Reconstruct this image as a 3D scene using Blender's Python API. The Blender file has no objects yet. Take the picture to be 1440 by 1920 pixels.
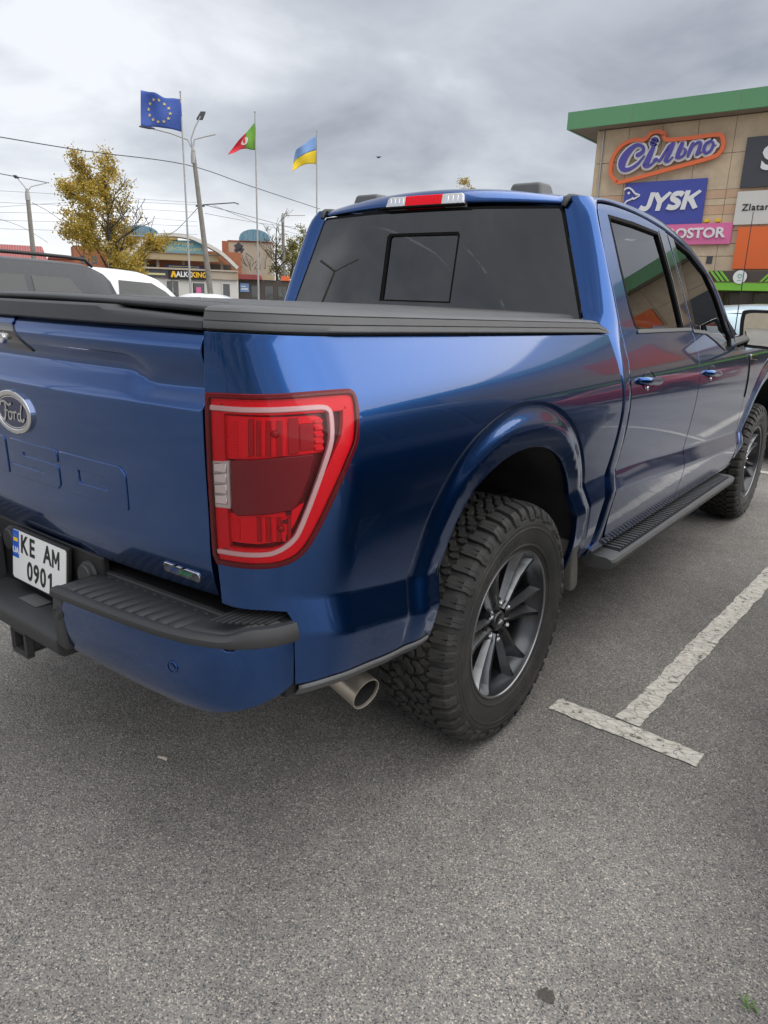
import bpy, bmesh, math, random
import numpy as np
from mathutils import Vector, Matrix, Quaternion
from mathutils.geometry import delaunay_2d_cdt

PI = math.pi
R = math.radians
random.seed(7)
scene = bpy.context.scene
C = scene.collection

# ------------------------------------------------------------------ camera
CAM = Vector((1.9878, -2.0814, 1.4867))
YAW, PITCH, ROLL, FPX = R(37.2545), R(-16.4227), R(1.9168), 1351.3
fwd = Vector((-math.sin(YAW) * math.cos(PITCH), math.cos(YAW) * math.cos(PITCH), math.sin(PITCH)))
rt0 = Vector((math.cos(YAW), math.sin(YAW), 0))
up0 = rt0.cross(fwd)
rt = math.cos(ROLL) * rt0 + math.sin(ROLL) * up0
up = -math.sin(ROLL) * rt0 + math.cos(ROLL) * up0
cam_data = bpy.data.cameras.new('camera')
cam_data.sensor_fit = 'VERTICAL'
cam_data.sensor_height = 36
cam_data.lens = 36 * FPX / 1920
cam_data.clip_start = 0.05
cam_data.clip_end = 2000
cam = bpy.data.objects.new('camera', cam_data)
C.objects.link(cam)
cam.matrix_world = Matrix(((rt.x, up.x, -fwd.x, CAM.x), (rt.y, up.y, -fwd.y, CAM.y), (rt.z, up.z, -fwd.z, CAM.z), (0, 0, 0, 1)))
scene.camera = cam

def ray(px, py):
    return fwd + rt * ((px - 720) / FPX) + up * ((960 - py) / FPX)

def at(px, py, depth):
    """A place in the world seen in that direction at that distance."""
    return CAM + ray(px, py) * depth

# ------------------------------------------------------------------ world, sun, exposure
SUN_EL, SUN_AZ = R(60), R(70)          # azimuth: from +Y towards +X
world = bpy.data.worlds.new('World')
scene.world = world
world.use_nodes = True
wn, wl = world.node_tree.nodes, world.node_tree.links
wn.clear()
def N(nt, typ, **kw):
    n = nt.nodes.new(typ)
    for k, v in kw.items():
        if k.startswith('i_'):
            n.inputs[k[2:].replace('_', ' ')].default_value = v
        else:
            setattr(n, k, v)
    return n
nt = world.node_tree
out = N(nt, 'ShaderNodeOutputWorld')
sky = N(nt, 'ShaderNodeTexSky')
sky.sky_type = 'NISHITA'; sky.sun_disc = False
sky.sun_elevation = SUN_EL; sky.sun_rotation = SUN_AZ
tc = N(nt, 'ShaderNodeTexCoord')
sep = N(nt, 'ShaderNodeSeparateXYZ')
wl.new(tc.outputs['Generated'], sep.inputs[0])
zz = N(nt, 'ShaderNodeMath', operation='MAXIMUM'); zz.inputs[1].default_value = 0.0
wl.new(sep.outputs['Z'], zz.inputs[0])
za = N(nt, 'ShaderNodeMath', operation='ADD'); za.inputs[1].default_value = 0.24
wl.new(zz.outputs[0], za.inputs[0])
dv = N(nt, 'ShaderNodeVectorMath', operation='DIVIDE')
cmb = N(nt, 'ShaderNodeCombineXYZ')
for k in 'XYZ': wl.new(za.outputs[0], cmb.inputs[k])
wl.new(tc.outputs['Generated'], dv.inputs[0]); wl.new(cmb.outputs[0], dv.inputs[1])
mp = N(nt, 'ShaderNodeMapping')
mp.inputs['Rotation'].default_value = (0, 0, R(37)); mp.inputs['Scale'].default_value = (1.0, 1.0, 0.8)
mp.inputs['Location'].default_value = (5.3, 0.6, 0.4)
wl.new(dv.outputs[0], mp.inputs[0])
n1 = N(nt, 'ShaderNodeTexNoise', i_Scale=1.5, i_Detail=7.0, i_Roughness=0.52, i_Distortion=0.3)
wl.new(mp.outputs[0], n1.inputs['Vector'])
n2 = N(nt, 'ShaderNodeTexNoise', i_Scale=0.5, i_Detail=3.0, i_Roughness=0.5)
wl.new(mp.outputs[0], n2.inputs['Vector'])
mx = N(nt, 'ShaderNodeMath', operation='MULTIPLY_ADD'); mx.inputs[1].default_value = 0.62
n2s = N(nt, 'ShaderNodeMath', operation='MULTIPLY'); n2s.inputs[1].default_value = 0.38
wl.new(n2.outputs['Fac'], n2s.inputs[0])
wl.new(n1.outputs['Fac'], mx.inputs[0]); wl.new(n2s.outputs[0], mx.inputs[2])
ramp = N(nt, 'ShaderNodeValToRGB')
e = ramp.color_ramp.elements
e[0].position = 0.36; e[0].color = (0.108, 0.117, 0.135, 1)
e[1].position = 0.65; e[1].color = (0.375, 0.383, 0.400, 1)
el = e.new(0.46); el.color = (0.190, 0.200, 0.220, 1)
el = e.new(0.54); el.color = (0.245, 0.255, 0.275, 1)
wl.new(mx.outputs[0], ramp.inputs[0])
# brighter air towards the horizon, as under a broken overcast deck
hz = N(nt, 'ShaderNodeMapRange'); hz.inputs['From Min'].default_value = 0.0; hz.inputs['From Max'].default_value = 0.17
hz.inputs['To Min'].default_value = 1.0; hz.inputs['To Max'].default_value = 0.0
wl.new(zz.outputs[0], hz.inputs['Value'])
hmix = N(nt, 'ShaderNodeMix', data_type='RGBA')
hm = N(nt, 'ShaderNodeMath', operation='MULTIPLY'); hm.inputs[1].default_value = 0.75
wl.new(hz.outputs[0], hm.inputs[0]); wl.new(hm.outputs[0], hmix.inputs['Factor'])
wl.new(ramp.outputs[0], hmix.inputs[6]); hmix.inputs[7].default_value = (0.52, 0.525, 0.535, 1)
bgc = N(nt, 'ShaderNodeBackground', i_Strength=1.0)
wl.new(hmix.outputs[2], bgc.inputs['Color'])
bgs = N(nt, 'ShaderNodeBackground', i_Strength=0.06)
wl.new(sky.outputs[0], bgs.inputs['Color'])
wm = N(nt, 'ShaderNodeMixShader', i_Fac=0.9)
wl.new(bgs.outputs[0], wm.inputs[1]); wl.new(bgc.outputs[0], wm.inputs[2])
wl.new(wm.outputs[0], out.inputs[0])

sd = bpy.data.lights.new('sun', 'SUN')
sd.energy = 1.5; sd.angle = R(112); sd.color = (1.0, 0.97, 0.93)
sun = bpy.data.objects.new('sun', sd); C.objects.link(sun)
sv = Vector((math.sin(SUN_AZ) * math.cos(SUN_EL), math.cos(SUN_AZ) * math.cos(SUN_EL), math.sin(SUN_EL)))
sun.rotation_euler = sv.to_track_quat('Z', 'Y').to_euler()
sun.location = (0, 0, 30)
vs = scene.view_settings
vs.view_transform = 'Standard'; vs.look = 'None'; vs.gamma = 1; vs.exposure = 1.38
scene.display_settings.display_device = 'sRGB'
scene.cycles.use_denoising = True
scene.cycles.max_bounces = 10
scene.cycles.transparent_max_bounces = 16
scene.cycles.caustics_reflective = False
scene.cycles.caustics_refractive = False

# ------------------------------------------------------------------ materials
M = {}
def mat(name, col, rough=0.5, metal=0.0, coat=0.0, coat_rough=0.03, spec=0.5, var=0.0, vscale=20.0, bump=0.0, bscale=200.0, dirt=None, dscale=3.0, damt=0.5, emit=None, aniso=0):
    m = bpy.data.materials.new(name); m.use_nodes = True
    nt = m.node_tree; b = nt.nodes['Principled BSDF']; L = nt.links
    b.inputs['Base Color'].default_value = (*col, 1)
    b.inputs['Roughness'].default_value = rough
    b.inputs['Metallic'].default_value = metal
    b.inputs['Coat Weight'].default_value = coat
    b.inputs['Coat Roughness'].default_value = coat_rough
    b.inputs['Specular IOR Level'].default_value = spec
    t = N(nt, 'ShaderNodeTexCoord')
    cur = None
    if var > 0:
        n = N(nt, 'ShaderNodeTexNoise', i_Scale=vscale, i_Detail=5.0, i_Roughness=0.6)
        L.new(t.outputs['Object'], n.inputs['Vector'])
        mr = N(nt, 'ShaderNodeMapRange'); mr.inputs['From Min'].default_value = 0.25; mr.inputs['From Max'].default_value = 0.75
        mr.inputs['To Min'].default_value = 1 - var; mr.inputs['To Max'].default_value = 1 + var
        L.new(n.outputs['Fac'], mr.inputs['Value'])
        mm = N(nt, 'ShaderNodeMix', data_type='RGBA', blend_type='MULTIPLY'); mm.inputs['Factor'].default_value = 1
        mm.inputs[6].default_value = (*col, 1); L.new(mr.outputs[0], mm.inputs[7])
        cur = mm.outputs[2]
        rr = N(nt, 'ShaderNodeMapRange'); rr.inputs['To Min'].default_value = max(0, rough - .12 * var * 4); rr.inputs['To Max'].default_value = min(1, rough + .12 * var * 4)
        L.new(n.outputs['Fac'], rr.inputs['Value']); L.new(rr.outputs[0], b.inputs['Roughness'])
    if dirt is not None:
        n = N(nt, 'ShaderNodeTexNoise', i_Scale=dscale, i_Detail=8.0, i_Roughness=0.7)
        L.new(t.outputs['Object'], n.inputs['Vector'])
        cr = N(nt, 'ShaderNodeMapRange'); cr.inputs['From Min'].default_value = 0.48; cr.inputs['From Max'].default_value = 0.75
        cr.inputs['To Max'].default_value = damt
        L.new(n.outputs['Fac'], cr.inputs['Value'])
        mm = N(nt, 'ShaderNodeMix', data_type='RGBA')
        L.new(cr.outputs[0], mm.inputs['Factor'])
        if cur is not None: L.new(cur, mm.inputs[6])
        else: mm.inputs[6].default_value = (*col, 1)
        mm.inputs[7].default_value = (*dirt, 1)
        cur = mm.outputs[2]
    if cur is not None: L.new(cur, b.inputs['Base Color'])
    if bump > 0:
        n = N(nt, 'ShaderNodeTexNoise', i_Scale=bscale, i_Detail=3.0)
        L.new(t.outputs['Object'], n.inputs['Vector'])
        bp = N(nt, 'ShaderNodeBump', i_Strength=bump, i_Distance=0.002)
        L.new(n.outputs['Fac'], bp.inputs['Height']); L.new(bp.outputs[0], b.inputs['Normal'])
    if emit:
        b.inputs['Emission Color'].default_value = (*emit[:3], 1); b.inputs['Emission Strength'].default_value = emit[3]
    M[name] = m
    return m

def glass_mat(name, tint, ior=1.5, rough=0.0):
    m = bpy.data.materials.new(name); m.use_nodes = True
    nt = m.node_tree; nt.nodes.clear(); L = nt.links
    o = N(nt, 'ShaderNodeOutputMaterial'); mixs = N(nt, 'ShaderNodeMixShader')
    tr = N(nt, 'ShaderNodeBsdfTransparent'); tr.inputs[0].default_value = (*tint, 1)
    gl = N(nt, 'ShaderNodeBsdfGlossy', i_Roughness=rough); gl.inputs[0].default_value = (1, 1, 1, 1)
    fr = N(nt, 'ShaderNodeFresnel', i_IOR=ior)
    L.new(fr.outputs[0], mixs.inputs[0]); L.new(tr.outputs[0], mixs.inputs[1]); L.new(gl.outputs[0], mixs.inputs[2])
    L.new(mixs.outputs[0], o.inputs[0])
    M[name] = m
    return m

def paint_mat(name, col, flake=0.0, metal=0.8, rough=0.36, dust=0.0):
    m = mat(name, col, rough=rough, metal=metal, coat=1.0, coat_rough=0.015)
    m.node_tree.nodes['Principled BSDF'].inputs['Coat IOR'].default_value = 1.52
    nt = m.node_tree; L = nt.links; b = nt.nodes['Principled BSDF']
    t = N(nt, 'ShaderNodeTexCoord')
    v = N(nt, 'ShaderNodeTexVoronoi', i_Scale=2600.0)
    L.new(t.outputs['Object'], v.inputs['Vector'])
    mr = N(nt, 'ShaderNodeMapRange'); mr.inputs['To Min'].default_value = 1 - flake; mr.inputs['To Max'].default_value = 1 + flake
    sp = N(nt, 'ShaderNodeSeparateColor'); L.new(v.outputs['Color'], sp.inputs[0]); L.new(sp.outputs[0], mr.inputs['Value'])
    mm = N(nt, 'ShaderNodeMix', data_type='RGBA', blend_type='MULTIPLY'); mm.inputs['Factor'].default_value = 1
    mm.inputs[6].default_value = (*col, 1); L.new(mr.outputs[0], mm.inputs[7])
    cur = mm.outputs[2]
    if dust > 0:
        n = N(nt, 'ShaderNodeTexNoise', i_Scale=5.0, i_Detail=10.0, i_Roughness=0.75)
        L.new(t.outputs['Object'], n.inputs['Vector'])
        g = N(nt, 'ShaderNodeNewGeometry'); s = N(nt, 'ShaderNodeSeparateXYZ'); L.new(g.outputs['Position'], s.inputs[0])
        hz = N(nt, 'ShaderNodeMapRange'); hz.inputs['From Min'].default_value = 0.95; hz.inputs['From Max'].default_value = 0.45
        hz.inputs['To Max'].default_value = dust
        L.new(s.outputs['Z'], hz.inputs['Value'])
        mu = N(nt, 'ShaderNodeMath', operation='MULTIPLY'); L.new(hz.outputs[0], mu.inputs[0]); L.new(n.outputs['Fac'], mu.inputs[1])
        md = N(nt, 'ShaderNodeMix', data_type='RGBA'); L.new(mu.outputs[0], md.inputs['Factor'])
        L.new(cur, md.inputs[6]); md.inputs[7].default_value = (0.16, 0.145, 0.125, 1)
        cur = md.outputs[2]
        # road dust also dulls the clear coat low on the body
        cr = N(nt, 'ShaderNodeMapRange'); cr.inputs['To Min'].default_value = 0.015; cr.inputs['To Max'].default_value = 0.12
        L.new(mu.outputs[0], cr.inputs['Value']); L.new(cr.outputs[0], b.inputs['Coat Roughness'])
    L.new(cur, b.inputs['Base Color'])
    # faint orange peel
    n = N(nt, 'ShaderNodeTexNoise', i_Scale=260.0, i_Detail=1.0)
    L.new(t.outputs['Object'], n.inputs['Vector'])
    bp = N(nt, 'ShaderNodeBump', i_Strength=0.02, i_Distance=0.001)
    L.new(n.outputs['Fac'], bp.inputs['Height']); L.new(bp.outputs[0], b.inputs['Coat Normal'])
    return m

# ------------------------------------------------------------------ mesh helpers
def tag(o, label=None, cat=None, group=None, kind=None):
    if label: o['label'] = label
    if cat: o['category'] = cat
    if group: o['group'] = group
    if kind: o['kind'] = kind
    return o

def empty(name, loc=(0, 0, 0), parent=None, rz=0.0):
    o = bpy.data.objects.new(name, None); C.objects.link(o)
    o.location = loc; o.rotation_euler = (0, 0, rz)
    if parent: o.parent = parent
    o.empty_display_size = 0.1
    return o

def link(name, me, m, parent=None, loc=None):
    o = bpy.data.objects.new(name, me); C.objects.link(o)
    if m is not None:
        for k in (m if isinstance(m, (list, tuple)) else [m]):
            me.materials.append(M[k] if isinstance(k, str) else k)
    if parent: o.parent = parent
    if loc is not None: o.location = loc
    return o

def mk(name, verts, faces, m, parent=None, smooth=None, normals=None, bevel=0.0, segs=2, mats=None, loc=None):
    me = bpy.data.meshes.new(name)
    me.from_pydata([tuple(v) for v in verts], [], faces)
    me.update()
    if mats is not None: me.polygons.foreach_set('material_index', mats)
    if smooth is not None or normals is not None:
        me.polygons.foreach_set('use_smooth', [True] * len(me.polygons))
        if smooth is not None and smooth < 180 and bevel == 0: me.set_sharp_from_angle(angle=R(smooth))
    if normals is not None:
        me.normals_split_custom_set_from_vertices([tuple(n) for n in normals])
    o = link(name, me, m, parent, loc)
    if bevel > 0:
        md = o.modifiers.new('bevel', 'BEVEL'); md.width = bevel; md.segments = segs; md.limit_method = 'ANGLE'; md.angle_limit = R(38)
        me.polygons.foreach_set('use_smooth', [True] * len(me.polygons))
        md.harden_normals = True
    return o

class MB:
    """collects boxes, bars, prisms and tubes of ONE piece"""
    def __init__(s): s.v = []; s.f = []; s.mi = []; s.cur = 0
    def add(s, vs, fs):
        k = len(s.v); s.v += [Vector(p) for p in vs]
        s.f += [tuple(i + k for i in f) for f in fs]; s.mi += [s.cur] * len(fs)
        return s
    def box(s, a, b):
        x0, y0, z0 = a; x1, y1, z1 = b
        x0, x1 = min(x0, x1), max(x0, x1); y0, y1 = min(y0, y1), max(y0, y1); z0, z1 = min(z0, z1), max(z0, z1)
        return s.add([(x0, y0, z0), (x1, y0, z0), (x1, y1, z0), (x0, y1, z0), (x0, y0, z1), (x1, y0, z1), (x1, y1, z1), (x0, y1, z1)],
                     [(0, 3, 2, 1), (4, 5, 6, 7), (0, 1, 5, 4), (1, 2, 6, 5), (2, 3, 7, 6), (3, 0, 4, 7)])
    def hexa(s, p):
        return s.add(p, [(0, 3, 2, 1), (4, 5, 6, 7), (0, 1, 5, 4), (1, 2, 6, 5), (2, 3, 7, 6), (3, 0, 4, 7)])
    def prism(s, poly, fn, d0, d1):
        """polygon (u,v) extruded from depth d0 to d1 through fn(u,v,d)"""
        a = sum(poly[i][0] * poly[(i + 1) % len(poly)][1] - poly[(i + 1) % len(poly)][0] * poly[i][1] for i in range(len(poly)))
        if a < 0: poly = poly[::-1]
        n = len(poly)
        vs = [fn(u, v, d0) for u, v in poly] + [fn(u, v, d1) for u, v in poly]
        fs = [tuple(range(n - 1, -1, -1)), tuple(range(n, 2 * n))] + [(i, (i + 1) % n, n + (i + 1) % n, n + i) for i in range(n)]
        return s.add(vs, fs)
    def tube(s, pts, rad, n=10, cap=True):
        pts = [Vector(p) for p in pts]
        rr = rad if isinstance(rad, (list, tuple)) else [rad] * len(pts)
        vs = []; fs = []
        u = None
        for i, p in enumerate(pts):
            t = (pts[min(i + 1, len(pts) - 1)] - pts[max(i - 1, 0)]).normalized()
            if u is None: u = t.orthogonal().normalized()
            u = (u - t * u.dot(t)).normalized(); w = t.cross(u)
            for k in range(n):
                a = 2 * PI * k / n
                vs.append(p + (u * math.cos(a) + w * math.sin(a)) * rr[i])
        for i in range(len(pts) - 1):
            for k in range(n):
                fs.append((i * n + k, i * n + (k + 1) % n, (i + 1) * n + (k + 1) % n, (i + 1) * n + k))
        if cap:
            fs.append(tuple(range(n - 1, -1, -1))); fs.append(tuple((len(pts) - 1) * n + k for k in range(n)))
        return s.add(vs, fs)
    def lathe(s, prof, fn, n=32, close=False):
        """prof: (r,h); fn(r,ang,h)->point"""
        vs = [fn(r, 2 * PI * k / n, h) for r, h in prof for k in range(n)]
        fs = []
        m_ = len(prof)
        for i in range(m_ - 1 + (1 if close else 0)):
            j = (i + 1) % m_
            for k in range(n):
                fs.append((i * n + k, i * n + (k + 1) % n, j * n + (k + 1) % n, j * n + k))
        return s.add(vs, fs)
    def grid(s, nu, nv, fn, flip=False):
        vs = [fn(i / (nu - 1), j / (nv - 1)) for j in range(nv) for i in range(nu)]
        fs = []
        for j in range(nv - 1):
            for i in range(nu - 1):
                a = j * nu + i
                f = (a, a + 1, a + nu + 1, a + nu)
                fs.append(f[::-1] if flip else f)
        return s.add(vs, fs)
    def build(s, name, m, parent=None, smooth=None, bevel=0.0, segs=2, fix=True, loc=None, solid=0.0, mir=False, out=None):
        v = s.v; f = s.f
        if mir:
            v = [Vector((-p.x, p.y, p.z)) for p in v]; f = [t[::-1] for t in f]
        o = mk(name, v, f, m, parent, smooth, None, bevel, segs, s.mi if len(set(s.mi)) > 1 else None, loc)
        if fix:
            bm = bmesh.new(); bm.from_mesh(o.data)
            bmesh.ops.recalc_face_normals(bm, faces=bm.faces)
            bm.to_mesh(o.data); bm.free()
        if out is not None:
            ov = Vector(out)
            if mir: ov.x = -ov.x
            if sum(p.normal.dot(ov) * p.area for p in o.data.polygons) < 0: o.data.flip_normals()
        if smooth is not None and smooth < 180 and bevel == 0: o.data.set_sharp_from_angle(angle=R(smooth))
        if solid:
            md = o.modifiers.new('solid', 'SOLIDIFY'); md.thickness = solid; md.offset = -1
        return o

def pchip(pts):
    xs = [p[0] for p in pts]; ys = [p[1] for p in pts]; n = len(xs)
    d = [(ys[i + 1] - ys[i]) / (xs[i + 1] - xs[i]) for i in range(n - 1)]
    m = [d[0]] + [0 if d[i - 1] * d[i] <= 0 else 2 * d[i - 1] * d[i] / (d[i - 1] + d[i]) for i in range(1, n - 1)] + [d[-1]]
    def f(x):
        if x <= xs[0]: return ys[0] + m[0] * (x - xs[0])
        if x >= xs[-1]: return ys[-1] + m[-1] * (x - xs[-1])
        i = 0
        while x > xs[i + 1]: i += 1
        h = xs[i + 1] - xs[i]; t = (x - xs[i]) / h
        return ((1 + 2 * t) * (1 - t) ** 2 * ys[i] + t * (1 - t) ** 2 * h * m[i] + t * t * (3 - 2 * t) * ys[i + 1] + t * t * (t - 1) * h * m[i + 1])
    return f

def nspline(pts):
    """natural cubic spline: smooth in curvature, for body sections"""
    x = np.array([p[0] for p in pts]); y = np.array([p[1] for p in pts]); n = len(x); h = np.diff(x)
    A = np.zeros((n, n)); b = np.zeros(n); A[0, 0] = A[-1, -1] = 1
    for i in range(1, n - 1):
        A[i, i - 1] = h[i - 1]; A[i, i] = 2 * (h[i - 1] + h[i]); A[i, i + 1] = h[i]; b[i] = 6 * ((y[i + 1] - y[i]) / h[i] - (y[i] - y[i - 1]) / h[i - 1])
    m = np.linalg.solve(A, b); X = x.tolist(); Y = y.tolist(); Mm = m.tolist()
    def f(v):
        i = 0
        while i < n - 2 and v > X[i + 1]: i += 1
        hh = X[i + 1] - X[i]; a = (X[i + 1] - v) / hh; c = (v - X[i]) / hh
        return a * Y[i] + c * Y[i + 1] + ((a ** 3 - a) * Mm[i] + (c ** 3 - c) * Mm[i + 1]) * hh * hh / 6
    return f

def cspline(pts, n=8, closed=False):
    """Catmull-Rom through 2D/3D points"""
    P = [Vector(p) for p in pts]; k = len(P); o = []
    rng = range(k if closed else k - 1)
    for i in rng:
        p0 = P[(i - 1) % k] if closed or i > 0 else P[0]; p1 = P[i]; p2 = P[(i + 1) % k]
        p3 = P[(i + 2) % k] if closed or i + 2 < k else P[-1]
        for j in range(n):
            t = j / n
            o.append(0.5 * ((2 * p1) + (p2 - p0) * t + (2 * p0 - 5 * p1 + 4 * p2 - p3) * t * t + (3 * p1 - p0 - 3 * p2 + p3) * t ** 3))
    if not closed: o.append(P[-1])
    return [tuple(p) for p in o]

def sstep(a, b, x):
    t = max(0.0, min(1.0, (x - a) / (b - a))); return t * t * (3 - 2 * t)

def resample(poly, h, closed=True):
    o = []
    n = len(poly)
    for i in range(n if closed else n - 1):
        a = poly[i]; b = poly[(i + 1) % n]
        L = math.hypot(b[0] - a[0], b[1] - a[1]); k = max(1, int(math.ceil(L / h)))
        for j in range(k): o.append((a[0] + (b[0] - a[0]) * j / k, a[1] + (b[1] - a[1]) * j / k))
    if not closed: o.append(tuple(poly[-1]))
    return o

def inside(P, poly):
    x, y = P[:, 0], P[:, 1]; r = np.zeros(len(P), bool); n = len(poly)
    for i in range(n):
        x0, y0 = poly[i]; x1, y1 = poly[(i + 1) % n]
        if y0 == y1: continue
        c = ((y0 > y) != (y1 > y)) & (x < (x1 - x0) * (y - y0) / (y1 - y0) + x0)
        r ^= c
    return r

def distpoly(P, poly, closed=True):
    d = np.full(len(P), 1e9); n = len(poly)
    for i in range(n if closed else n - 1):
        a = np.array(poly[i]); b = np.array(poly[(i + 1) % n]); ab = b - a; L = ab @ ab
        if L < 1e-12: continue
        t = np.clip(((P - a) @ ab) / L, 0, 1)
        q = P - (a + t[:, None] * ab)
        d = np.minimum(d, np.hypot(q[:, 0], q[:, 1]))
    return d

def tri_region(poly, h, holes=(), extra=()):
    b = resample(poly, h); loops = [b] + [resample(q, h) for q in holes]
    P = np.array(poly); lo, hi = P.min(0), P.max(0)
    nx = int((hi[0] - lo[0]) / h) + 2; ny = int((hi[1] - lo[1]) / (h * .866)) + 2
    g = np.array([(lo[0] + (i + .5 * (j % 2)) * h, lo[1] + j * h * .866) for j in range(ny) for i in range(nx)])
    k = inside(g, b) & (distpoly(g, b) > h * .45)
    for q in loops[1:]: k &= ~inside(g, q) & (distpoly(g, q) > h * .45)
    ext = [resample(q, h, False) for q in extra]
    for q in ext: k &= distpoly(g, q, False) > h * .5
    g = g[k]
    co = []; ed = []
    for q in loops:
        s = len(co); co += q; ed += [(s + i, s + (i + 1) % len(q)) for i in range(len(q))]
    for q in ext:
        A = np.array(q); ok = inside(A, b) & (distpoly(A, b) > h * .3)
        s = len(co); idx = {}
        for i in range(len(q)):
            if ok[i]: idx[i] = len(co); co.append(q[i])
        ed += [(idx[i], idx[i + 1]) for i in range(len(q) - 1) if i in idx and i + 1 in idx]
    co += [tuple(p) for p in g]
    r = delaunay_2d_cdt([Vector(p) for p in co], ed, [], 0, 1e-7)
    V = np.array([tuple(p) for p in r[0]]); F = [f for f in r[2]]
    cen = np.array([V[list(f)].mean(0) for f in F])
    k = inside(cen, b)
    for q in loops[1:]: k &= ~inside(cen, q)
    F = [tuple(f) for f, kk in zip(F, k) if kk]
    return V, F, loops

def surf_n(fn, u, v, out):
    e = 8e-4
    a = (fn(u + e, v) - fn(u - e, v)).cross(fn(u, v + e) - fn(u, v - e))
    if a.length < 1e-14: return Vector(out)
    a.normalize()
    if a.dot(out) < 0: a = -a
    return a

def patch(name, poly, fn, m, parent=None, h=.02, holes=(), thick=.012, off=0.0, out=(1, 0, 0), mir=False, lip=.0025, extra=()):
    """a panel: region of the (u,v) plane laid on surface fn, with a folded edge all round"""
    outv = Vector(out)
    V, F, loops = tri_region(poly, h, holes, extra)
    pos = []; nor = []
    for u, v in V:
        n = surf_n(fn, u, v, outv); nor.append(n); pos.append(fn(u, v) + n * off)
    faces = []
    for f in F:
        a, b, c = (pos[i] for i in f[:3])
        if (b - a).cross(c - a).dot(nor[f[0]]) < 0: f = f[::-1]
        faces.append(f)
    if thick > 0:
        # boundary edges from the faces themselves
        cnt = {}
        for f in faces:
            for i in range(len(f)):
                a, b = f[i], f[(i + 1) % len(f)]
                cnt[(a, b)] = 1
        be = [(a, b) for (a, b) in cnt if (b, a) not in cnt]
        nxt = {a: b for a, b in be}; prv = {b: a for a, b in be}
        idx = {}
        for a in list(nxt):
            if a not in prv: continue
            p = pos[a]; n = nor[a]
            t = (pos[nxt[a]] - pos[prv[a]])
            if t.length < 1e-9: t = Vector((0, 0, 1))
            t.normalize(); o_ = t.cross(n)           # outward in the surface
            nb = (n * .75 + o_ * .66).normalized()
            i0 = len(pos)
            pos.append(p - n * lip * .6 + o_ * lip * .8); nor.append((n * .45 + o_ * .9).normalized())
            pos.append(p - n * lip * .6 + o_ * lip * .8); nor.append(o_.copy())
            pos.append(p - n * thick + o_ * lip * .8); nor.append(o_.copy())
            idx[a] = i0
        for a, b in be:
            if a in idx and b in idx:
                i, j = idx[a], idx[b]
                faces.append((a, i, j, b)); faces.append((i + 1, i + 2, j + 2, j + 1))
    if mir:
        pos = [Vector((-p.x, p.y, p.z)) for p in pos]; nor = [Vector((-n.x, n.y, n.z)) for n in nor]; faces = [f[::-1] for f in faces]
    return mk(name, pos, faces, m, parent, None, nor)

def ribbon(path, w, closed=False):
    """2D polyline -> polygon of width w (number or list)"""
    n = len(path); L = []; Rr = []
    for i in range(n):
        a = Vector(path[max(0, i - 1)]); b = Vector(path[min(n - 1, i + 1)]); t = (b - a)
        if t.length < 1e-9: t = Vector((1, 0))
        t.normalize(); q = Vector((-t.y, t.x)); ww = (w[i] if isinstance(w, (list, tuple)) else w) / 2
        p = Vector(path[i]); L.append(tuple(p + q * ww)); Rr.append(tuple(p - q * ww))
    return L + Rr[::-1]

def text_geo(body, size=1.0, shear=0.0, offset=0.0, extrude=0.0, align='CENTER', xs=1.0, bevel=0.0, spacing=1.0):
    cu = bpy.data.curves.new('t', 'FONT'); cu.body = body; cu.size = size; cu.shear = shear; cu.offset = offset
    cu.extrude = extrude; cu.align_x = align; cu.align_y = 'CENTER'; cu.resolution_u = 3; cu.bevel_depth = bevel; cu.space_character = spacing
    o = bpy.data.objects.new('t', cu); C.objects.link(o)
    dg = bpy.context.evaluated_depsgraph_get(); dg.update()
    me = bpy.data.meshes.new_from_object(o.evaluated_get(dg))
    vs = [Vector((v.co.x * xs, v.co.y, v.co.z)) for v in me.vertices]; fs = [tuple(p.vertices) for p in me.polygons]
    bpy.data.objects.remove(o); bpy.data.curves.remove(cu); bpy.data.meshes.remove(me)
    return vs, fs

def frame_fn(origin, ux, uy):
    """local (u,v,d) -> world; d along the normal ux x uy"""
    o = Vector(origin); ux = Vector(ux).normalized(); uy = Vector(uy).normalized(); n = ux.cross(uy).normalized()
    return lambda u, v, d=0.0: o + ux * u + uy * v + n * d

def text_obj(name, body, fr, m, parent, size, depth=0.01, base=0.0, **kw):
    vs, fs = text_geo(body, size, extrude=depth / 2, **kw)
    return mk(name, [fr(v.x, v.y, base + depth / 2 + v.z) for v in vs], fs, m, parent)
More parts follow.
